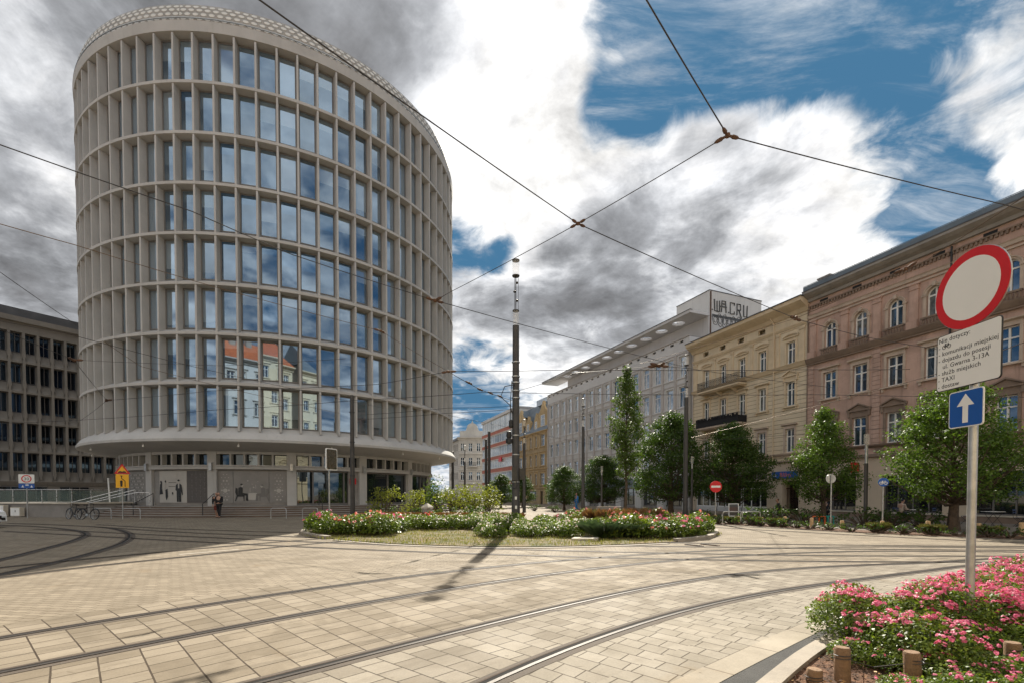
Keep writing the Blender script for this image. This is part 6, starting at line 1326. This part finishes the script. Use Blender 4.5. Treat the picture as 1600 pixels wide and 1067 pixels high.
gs='dark low clipped shrubs behind the white roses'
for i,(x,y,s,l) in enumerate(((-8.0,29.2,(.95,.8,1.0),'dark low shrub before the tower pillar, leftmost of the row'),(-5.6,28.0,(.95,.8,1.0),'dark low shrub second from left in the row'),(-3.6,27.6,(.9,.8,1.05),'dark low shrub third from left in the row'),(-2.0,28.5,(.95,.8,1.1),'dark low shrub nearest the thick mast'))): put_shrub(Sd,x,y,i*1.3,s,l,group=gs)
# ---- rose bushes
def rose(h,rad,nl,leaf,ncl,fl,seed,lm,pm,colr=.07,petal=.020,nf=7,green=1.):
    r=np.random.default_rng(seed); a=r.random(nl)*2*PI; q=rad*np.sqrt(r.random(nl)); zt=h*(1-.45*(q/rad)**2)*(.82+.3*r.random(nl)); z=zt*(1-.75*r.random(nl)**1.8)
    P_=np.stack([q*np.cos(a),q*np.sin(a),np.maximum(z,.01)],1); Nn=np.stack([q*np.cos(a)/rad*.6,q*np.sin(a)/rad*.6,np.full(nl,.9)],1); fm_=leaves_mesh('foliage',P_,Nn,leaf*(.6+.8*r.random(nl)),lm,.68,.08)
    PP=[];NN=[];LL=[]
    for i in range(ncl):
        a_=r.random()*2*PI;q_=rad*math.sqrt(r.random())*.98; zz=h*(1-.42*(q_/rad)**2)*(.96+.16*r.random()); c=np.array([q_*math.cos(a_),q_*math.sin(a_),zz])
        for j in range(r.integers(max(1,nf//2),nf+1)):
            o=r.normal(size=3)*colr*.5; o[2]*=.4; fc_=c+o; ax=np.array([o[0],o[1],.05+abs(r.normal())*.03]); ax/=np.linalg.norm(ax); u=np.cross(ax,[.3,.2,.9]); u/=np.linalg.norm(u)+1e-9; w_=np.cross(ax,u)
            for k in range(5):
                t=2*PI*k/5+j; dirv=u*math.cos(t)+w_*math.sin(t); PP.append(fc_+dirv*petal*.55); NN.append(ax*3+dirv*.8); LL.append(petal*(1.1+.4*r.random()))
            if petal<.03: PP.append(fc_+ax*petal*.4); NN.append(ax*3); LL.append(petal*.9)
    bl_=leaves_mesh('blossoms',np.array(PP),np.array(NN),np.array(LL),pm,.95,.10)
    b=MB()
    for i in range(9): a_=r.random()*2*PI; q_=rad*.7*r.random(); b.tube([(q_*.15*math.cos(a_),q_*.15*math.sin(a_),0),(q_*math.cos(a_),q_*math.sin(a_),h*.8)],.006,4)
    return b.mesh('stems',M['bark']),fm_,bl_
def put_rose(ms,x,y,s,label,group,name='rose_bush',z=.03):
    t=empty(name,(x,y,z),rnd.random()*6.3,label,'rose bush',group); t.scale=(s*rnd.uniform(.92,1.1),s*rnd.uniform(.92,1.1),s*rnd.uniform(.85,1.12)); link('stems',ms[0],t); link('foliage',ms[1],t); link('blossoms',ms[2],t)
near=[rose(.57,.45,3200,.037,17+5*i,0,30+i,'leaf_rose','petal_pink',.085,.023,8) for i in range(4)]
light=[rose(.36,.38,2600,.036,7,0,40+i,'leaf_rose','petal_pink',.06,.021,6) for i in range(2)]
def inbed(x,y):
    best=min(bedin,key=lambda p:(p.x-x)**2+(p.y-y)**2); i=bedin.index(best); t=(bedin[min(i+1,len(bedin)-1)]-bedin[max(i-1,0)]); return -( (x-best.x)*-t.y+(y-best.y)*t.x)/t.length
gx='pink roses in the foreground bed'
for j in range(17):
    for i in range(27):
        x=2.5+i*.44+(j%2)*.22+rnd.uniform(-.09,.09); y=3.4+j*.40+rnd.uniform(-.09,.09); dd=inbed(x,y)
        if dd<(.40 if y>4.4 else .33) or x/y>1.5 or y>8.6 or x>10.4: continue
        if y<4.2 and x<2.9: continue
        if any((x-px_)**2+(y-py_)**2<.05 for px_,py_,_,_ in fpost): continue
        frontrow=y<4.75
        if frontrow: put_rose(light[rnd.randrange(2)] if rnd.random()<.75 else near[rnd.randrange(4)],x,y,.66 if y<4.2 else .88,'low pale green rose bush with few pink blooms at the front of the bed',gx+' front row')
        else: put_rose(near[rnd.randrange(4)],x,y,.96+.14*(y>6.3),'bushy rose full of small pink blossoms in the foreground bed',gx)
put_rose(near[1],3.92,5.38,.85,'loose pink rose bush leaning over the kerb at the left end of the bed',gx+' corner')
for x,y,s in((3.22,4.38,.62),(3.68,4.45,.85),(3.62,5.0,.9),(3.05,3.62,.5),(3.6,3.75,.7)): put_rose(near[int(x*9)%4] if y>4.4 else light[0],x,y,s,'bushy rose full of small pink blossoms in the foreground bed' if y>4.4 else 'low pale green rose bush with few pink blooms at the front of the bed',gx if y>4.4 else gx+' front row')
# island roses
wr=[rose(.62,.62,1700,.075,11,0,50+i,'leaf_rose','petal_white',.16,.038,3) for i in range(3)]
pr=[rose(.66,.62,1900,.075,7,0,60+i,'leaf_rose','petal_coral' if i<1 else 'petal_pink',.16,.042,4) for i in range(3)]
dr=[rose(.75,.60,1900,.08,9,0,70,'leaf_rose','petal_coral',.12,.055,3)]
def scatter(n,x0,x1,y0,y1,ms,s,label,group,cond=lambda x,y:True):
    k=0;tr_n=0; pts_=[]
    while k<n and tr_n<4000:
        tr_n+=1; x=rnd.uniform(x0,x1); y=rnd.uniform(y0,y1)
        if not cond(x,y) or any((x-a)**2+(y-c)**2<.42 for a,c in pts_): continue
        pts_.append((x,y)); k+=1; put_rose(ms[rnd.randrange(len(ms))],x,y,s*rnd.uniform(.9,1.1),label,group,z=.04)
scatter(11,-8.0,-4.9,17.9,20.2,pr[:2]+dr,1.12,'coral pink rose bush at the left tip of the flower island','coral roses at the island tip',lambda x,y:y>17.7+max(0,(-6.2-x))*.9)
scatter(40,-6.0,.2,20.6,24.6,wr,.92,'small white rose bush in the long drift on the island','white roses on the island',lambda x,y:y>20.9-.18*(x+6) )
scatter(26,-1.0,4.2,16.9,20.6,wr,.86,'pale creamy rose bush right of the thick mast on the island','creamy roses near the mast',lambda x,y:(x-.2)**2+(y-23.5)**2>.5 and y>16.7)
scatter(26,4.3,8.0,16.6,21.8,pr,1.08,'tall pink and coral rose bush at the right end of the island','coral roses at the right island end',lambda x,y:((x-3.2)/5.0)**2+((y-21)/4.6)**2<1.02)
scatter(14,1.0,8.4,22.5,27.5,pr,1.0,'distant pink rose bush behind the creamy roses on the island','pink roses at the island back')
red=rose(.7,.4,500,.08,5,0,90,'leaf_rose','petal_red',.07,.045,5); put_rose(red,-3.9,22.6,1.2,'rose bush with a single bright red bloom among the white roses',None,z=.04)
# grasses
def grass_mesh(h,rad,n,m,seed,wd=.012,lean=.5):
    r=np.random.default_rng(seed); a=r.random(n)*2*PI; q=rad*.35*np.sqrt(r.random(n)); ln=lean*(.4+r.random(n)); hh=h*(.6+.5*r.random(n)); base=np.stack([q*np.cos(a),q*np.sin(a),np.zeros(n)],1); out=np.stack([np.cos(a),np.sin(a),np.zeros(n)],1)
    sd=np.stack([-np.sin(a),np.cos(a),np.zeros(n)],1)*wd; v=np.empty((n,5,3)); up=np.array([0,0,1.]); v[:,0]=base-sd; v[:,1]=base+sd; md=base+out*(ln*hh*.35)[:,None]+up*(hh*.65)[:,None]; v[:,2]=md+sd*.8; v[:,3]=base+out*(ln*hh)[:,None]+up*(hh*(1-.25*ln))[:,None]; v[:,4]=md-sd*.8
    me=bpy.data.meshes.new('blades'); me.from_pydata(v.reshape(-1,3).tolist(),[],[(5*i,5*i+1,5*i+2,5*i+3,5*i+4) for i in range(n)]); me.materials.append(M[m]); return me
gb1=grass_mesh(.75,.9,900,'leaf_blue',1,.008,.9); gb2=grass_mesh(.75,.7,500,'leaf_rust',2,.012,.35); gb3=grass_mesh(.5,.8,600,'leaf_grass',3,.009,.7)
for x,y,s,l in ((3.35,17.1,.95,'bluish rounded tussock of fine grass at the front of the island, left one'),(4.05,17.2,.9,'bluish green rounded tussock of fine grass, right one')): tag(link('ornamental_grass',gb1,None,(x,y,.04),(0,0,x),(s,s,s)),l,'grass tussock')
for i in range(34):
    x=-7.6+i*.235+rnd.uniform(-.1,.1); y=25.3+rnd.uniform(-.5,.6)-.02*(x+7); tag(link('ornamental_grass',gb2,None,(x,y,.03),(0,0,i),(.9,.9,.85)),'upright rusty red ornamental grass behind the white roses','grass tussock','rusty grasses behind the white roses')
for i in range(22):
    x=3.4+rnd.random()*3.6; y=20+rnd.random()*5; tag(link('ornamental_grass',gb3 if i%5 else gb2,None,(x,y,.03),(0,0,i),(1.1,1.1,1.3)),'feathery mixed grass between the creamy and pink roses','grass tussock','feathery grasses on the island')
def field(name,n,fn,m,h,wd,label,seed=1):
    r=np.random.default_rng(seed); V=[];k=0
    while k<n:
        x,y=fn(r)
        if x is None: continue
        a=r.random()*2*PI; hh=h*(.4+r.random()); dx,dy=math.cos(a)*wd,math.sin(a)*wd; l=r.normal()*hh*.4; l2=r.normal()*hh*.4; V+=[(x-dx,y-dy,.03),(x+dx,y+dy,.03),(x+l,y+l2,.05+hh)]; k+=1
    me=bpy.data.meshes.new(name); me.from_pydata(V,[],[(3*i,3*i+1,3*i+2) for i in range(n)]); me.materials.append(M[m]); o=link(name,me); o['kind']='stuff'; o['label']=label; o['category']='grass'; return o
def isl_pt(r):
    x=r.uniform(-8.6,8.6); y=r.uniform(14.3,24)
    if (x/8.9)**2+((y-21)/6.6)**2>1: return None,None
    if y>18.8 and x>-.8 and r.random()<.8: return None,None
    return x,y
field('grass',15000,isl_pt,'leaf_grass',.07,.012,'short dry grass growing along the tram tracks on the island')
# mulch chips and fallen petals in the rose bed
def chips(r):
    x=r.uniform(1.8,6.5); y=r.uniform(3.2,6.6); return (x,y) if inbed(x,y)>.02 else (None,None)
r=np.random.default_rng(5); P_=[];n=0
while n<9000:
    x,y=r.uniform(1.6,7.5),r.uniform(3.0,7.5)
    if inbed(x,y)>.02: P_.append((x,y,.045+.03*r.random())); n+=1
P_=np.array(P_); me=leaves_mesh('bark_mulch',P_[:8400],np.tile([0,0,1.4],(8400,1)),.02+.03*r.random(8400),'mulch',.4); o=link('bark_mulch',me); o['kind']='stuff'; o['label']='brown bark mulch chips covering the rose bed'; o['category']='mulch'
leafs('leaf_fallen',(.35,.16,.05),(.55,.35,.12),.1); me=leaves_mesh('fallen_leaves',P_[8400:],np.tile([0,0,1.6],(600,1)),.018+.022*r.random(600),'leaf_fallen',.6); o=link('fallen_leaves',me); o['kind']='stuff'; o['label']='fallen dry petals and leaves lying on the bark mulch'; o['category']='leaves'
# planting strip behind the bollards
Cv=[shrub_meshes(.42,.62,16,.085,'leaf_cover',80+i,.6,.6) for i in range(2)]; Hd=[shrub_meshes(.95,.85,24,.10,'leaf_cover',90+i,.75,.6) for i in range(2)]
for i,p in enumerate(offset(bl,-1.25)):
    if i%1==0 and 15.8<p.y<27.8: put_shrub(Cv[i%2],p.x,p.y,i,(1,1,.8+.5*rnd.random()),'low dark green ground cover plant behind the wooden bollards','low_shrub','ground cover plants behind the bollards')
    if i%2==0 and 17<p.y<27.5 and rnd.random()<.6: tag(link('ornamental_grass',gb3,None,(p.x+.3,p.y+.25,.03),(0,0,i),(.7,.7,.9)),'short yellowish grass tuft among the bollards','grass tussock','grass tufts among the bollards')
for i,(x,y,l) in enumerate(((14.4,27.6,'rounded green hedge bush right of the steel hoops, left one'),(15.4,26.8,'rounded green hedge bush right of the steel hoops, middle one'),(15.9,25.8,'rounded green hedge bush right of the steel hoops, right one'),(17.3,23.2,'green hedge bush at the foot of the slim post lamp, left one'),(18.0,22.3,'green hedge bush with pale flowers right of the post lamp'),(18.9,21.7,'green hedge bush before the seated man'))): put_shrub(Hd[i%2],x,y,i,(1.25,1.25,1.15),l,'hedge_bush','hedge bushes on the right pavement')
for i,(x,y,s,l) in enumerate(((2.2,46,.8,'low pale shrub by the street behind the thick mast'),(6.7,33.4,.9,'round pale green shrub in the grey planter'),(12.5,31.0,.8,'low green shrub before the dark trees near the no entry sign'),(9.3,33,.8,'low shrub with red tinge behind the island, right of the columnar tree'),(3.8,42,.8,'low reddish shrub before the grey office block'))): put_shrub(Hd[i%2] ,x,y,i,(s,s,s),l,'hedge_bush')
# ================================================================ people
def skin_mesh(name,verts,edges,rad,m,parent=None,sub=2,loc=(0,0,0),rot=(0,0,0)):
    me=bpy.data.meshes.new(name); me.from_pydata(verts,edges,[]); me.materials.append(M[m]); o=link(name,me,parent,loc,rot)
    o.modifiers.new('skin','SKIN'); me.skin_vertices or me.attributes
    for i,v in enumerate(me.skin_vertices[0].data): v.radius=rad[i] if hasattr(rad[i],'__len__') else (rad[i],rad[i]); v.use_root=(i==0)
    s=o.modifiers.new('sub','SUBSURF'); s.levels=sub; s.render_levels=sub
    dg=bpy.context.evaluated_depsgraph_get(); nm=bpy.data.meshes.new_from_object(o.evaluated_get(dg)); o.modifiers.clear(); o.data=nm; nm.polygons.foreach_set('use_smooth',[True]*len(nm.polygons)); return o
def person(x,y,z,rz,J,label,top,bottom,hair,shoes='rubber',sleeves='long',hl=.0,group=None,skirt=None):
    """J: joint positions in metres, facing +x"""
    t=empty('person',(x,y,z),rz,label,'person',group)
    V=[];E=[];Rr=[];ix={}
    def add(n,p,r,par=None):
        ix[n]=len(V); V.append(tuple(p)); Rr.append(r)
        if par is not None: E.append((ix[par],ix[n]))
    add('pel',J['pel'],(.13,.11)); add('waist',J['waist'],(.12,.10),'pel'); add('chest',J['chest'],(.15,.12),'waist'); add('neck0',J['neck'],.055,'chest')
    h=Vector(J['head']); nk=Vector(J['neck']); u=(h-nk).normalized(); add('neck1',nk+u*.06,.05,'neck0'); add('jaw',h-u*.05+Vector((.02,0,0)),(.066,.07),'neck1'); add('brow',h+u*.04,(.078,.088),'jaw'); add('crown',h+u*.11,(.045,.055),'brow')
    f=Vector(J.get('face',(1,0,0))).normalized(); add('nose',h+f*.098+u*.0,.014,'brow'); add('chin',h+f*.06-u*.085,.03,'jaw')
    sidev=u.cross(f).normalized()
    for q in(-1,1): add('ear%d'%q,h+sidev*q*.085,.014,'brow')
    for s in('l','r'):
        add('sh'+s,J['sh'+s],.058,'chest'); add('el'+s,J['el'+s],.042,'sh'+s); add('wr'+s,J['wr'+s],(.028,.022),'el'+s)
        w=Vector(J['wr'+s]); e=Vector(J['el'+s]); d=(w-e).normalized(); add('pa'+s,w+d*.07,(.034,.018),'wr'+s)
        sd=d.cross(Vector((0,0,1))); sd=sd.normalized() if sd.length>.1 else Vector((0,1,0))
        for k,(o_,l) in enumerate(((-.026,.055),(-.009,.065),(.009,.062),(.026,.05))):
            add('f%s%d'%(s,k),w+d*.10+sd*o_,.009,'pa'+s); add('g%s%d'%(s,k),w+d*(.10+l*.6)+sd*o_-Vector((0,0,.01)),.008,'f%s%d'%(s,k)); add('h%s%d'%(s,k),w+d*(.10+l)+sd*o_-Vector((0,0,.025)),.007,'g%s%d'%(s,k))
        add('t%s'%s,w+d*.055+sd*.045,.010,'pa'+s); add('u%s'%s,w+d*.085+sd*.06,.008,'t'+s)
        add('hi'+s,J['hi'+s],.085,'pel'); add('kn'+s,J['kn'+s],.055,'hi'+s); add('an'+s,J['an'+s],.038,'kn'+s); a=Vector(J['an'+s]); fd=Vector(J.get('toe'+s,(1,0,0))).normalized(); add('to'+s,a+fd*.15-Vector((0,0,.05)),(.035,.03),'an'+s)
    skin_mesh('body',V,E,Rr,'skin',t)
    def garment(n,names,edges,rads,m):
        idx={k:i for i,k in enumerate(names)}; skin_mesh(n,[tuple(Vector(J[k]) if k in J else Vector(V[ix[k]])) for k in names],[(idx[a],idx[c]) for a,c in edges],rads,m,t)
    arm=['shl','ell','wrl','shr','elr','wrr'] if sleeves=='long' else ['shl','ell','shr','elr']
    ed=[('chest','waist'),('waist','pel'),('chest','neck'),('chest','shl'),('shl','ell'),('chest','shr'),('shr','elr')]+([('ell','wrl'),('elr','wrr')] if sleeves=='long' else [])
    rr={'chest':(.175,.14),'waist':(.155,.125),'pel':(.165,.135),'neck':.075,'shl':.08,'shr':.08,'ell':.06,'elr':.06,'wrl':.042,'wrr':.042}
    nm=['chest','waist','pel','neck']+arm; garment('jacket',nm,ed,[rr[k] for k in nm],top)
    if skirt: garment('skirt',['pel','knl','knr'],[('pel','knl'),('pel','knr')],[(.17,.15),.12,.12],skirt)
    else: garment('trousers',['pel','hil','knl','anl','hir','knr','anr'],[('pel','hil'),('hil','knl'),('knl','anl'),('pel','hir'),('hir','knr'),('knr','anr')],[(.155,.13),.108,.078,.062,.108,.078,.062],bottom)
    for s in('l','r'):
        a=Vector(J['an'+s]); fd=Vector(J.get('toe'+s,(1,0,0))).normalized(); skin_mesh('shoe',[tuple(a-Vector((0,0,.05))-fd*.03),tuple(a+fd*.08-Vector((0,0,.06))),tuple(a+fd*.18-Vector((0,0,.065)))],[(0,1),(1,2)],[(.045,.04),(.045,.035),(.04,.028)],shoes,t)
    hv=[tuple(h+u*.10-f*.01),tuple(h+u*.05-f*.05),tuple(h-u*(.03+hl)-f*.06)]; skin_mesh('hair',hv,[(0,1),(1,2)],[(.082,.075),(.088,.095),(.06+hl*.1,.07)],hair,t)
    for q in(-1,1): b=MB(); b.lathe([(.003,-.008),(.011,0),(.003,.008)],6,tuple(h+f*.082+sidev*q*.032+u*.022)); b.build('eye',M['sign_black'],t)
    b=MB(); b.tube([tuple(h+f*.083+sidev*-.02-u*.045),tuple(h+f*.088-u*.047),tuple(h+f*.083+sidev*.02-u*.045)],.005,4); b.build('mouth',M['cloth_red'],t)
    return t
# facing +x
stand=dict(pel=(0,0,.95),waist=(0,0,1.12),chest=(.01,0,1.34),neck=(.0,0,1.48),head=(.03,0,1.63),shl=(0,.19,1.42),shr=(0,-.19,1.42),ell=(-.02,.25,1.13),elr=(.0,-.24,1.13),wrl=(.10,.22,.90),wrr=(.12,-.2,.92),
 hil=(0,.09,.90),hir=(0,-.09,.90),knl=(.12,.09,.50),knr=(-.03,-.09,.50),anl=(.14,.09,.09),anr=(-.24,-.09,.12),toer=(1,0,-.3))
a=dict(stand); a.update(elr=(.10,-.25,1.12),wrr=(.32,-.12,1.10),ell=(.05,.24,1.12),wrl=(.25,.1,1.05))
person(-20.0,32.2,0,R(-85),a,'man in black clothes with pale sleeves walking close beside the red skirted woman','cloth_black','cloth_black','hair_grey',sleeves='long',group='couple walking past the tower')
b_=dict(stand)
person(-20.32,32.45,0,R(-75),b_,'woman in a dark top and red brown skirt walking close beside the man','cloth_black','cloth_black','hair_brown',hl=.10,skirt='cloth_red',group='couple walking past the tower')
sit=dict(pel=(0,0,.53),waist=(-.02,0,.70),chest=(.03,0,.92),neck=(.06,0,1.07),head=(.11,0,1.22),shl=(.04,.19,1.0),shr=(.04,-.19,1.0),ell=(.10,.24,.74),elr=(.10,-.24,.74),wrl=(.34,.10,.76),wrr=(.34,-.10,.76),face=(1,0,-.3),
 hil=(.06,.10,.50),hir=(.06,-.10,.50),knl=(.46,.12,.50),knr=(.46,-.12,.50),anl=(.44,.12,.09),anr=(.36,-.12,.09))
person(22.42,27.18,0,R(5),sit,'man in a cream shirt and dark cap sitting at the cafe table','cloth_cream','cloth_navy','cloth_navy')
person(6.3,46,0,R(200),stand,'distant person in a bright blue top by the far trees','cloth_blue','cloth_blue','hair_brown')
s2=dict(sit); person(16.6,29.3,0,R(160),s2,'person in black sitting behind the hedge by the gate','cloth_black','cloth_black','hair_brown')
person(20.2,30.4,0,R(30),s2,'person in dark clothes sitting in shade under the cone shaped tree','cloth_navy','cloth_black','hair_brown')
for i,(x,y,rz,l) in enumerate(((16.6,29.3,160,'dark chair behind the hedge under the person in black'),(20.2,30.4,30,'dark chair in the shade under the cone shaped tree'))): chair(x,y,R(rz+90),l,'rubber')
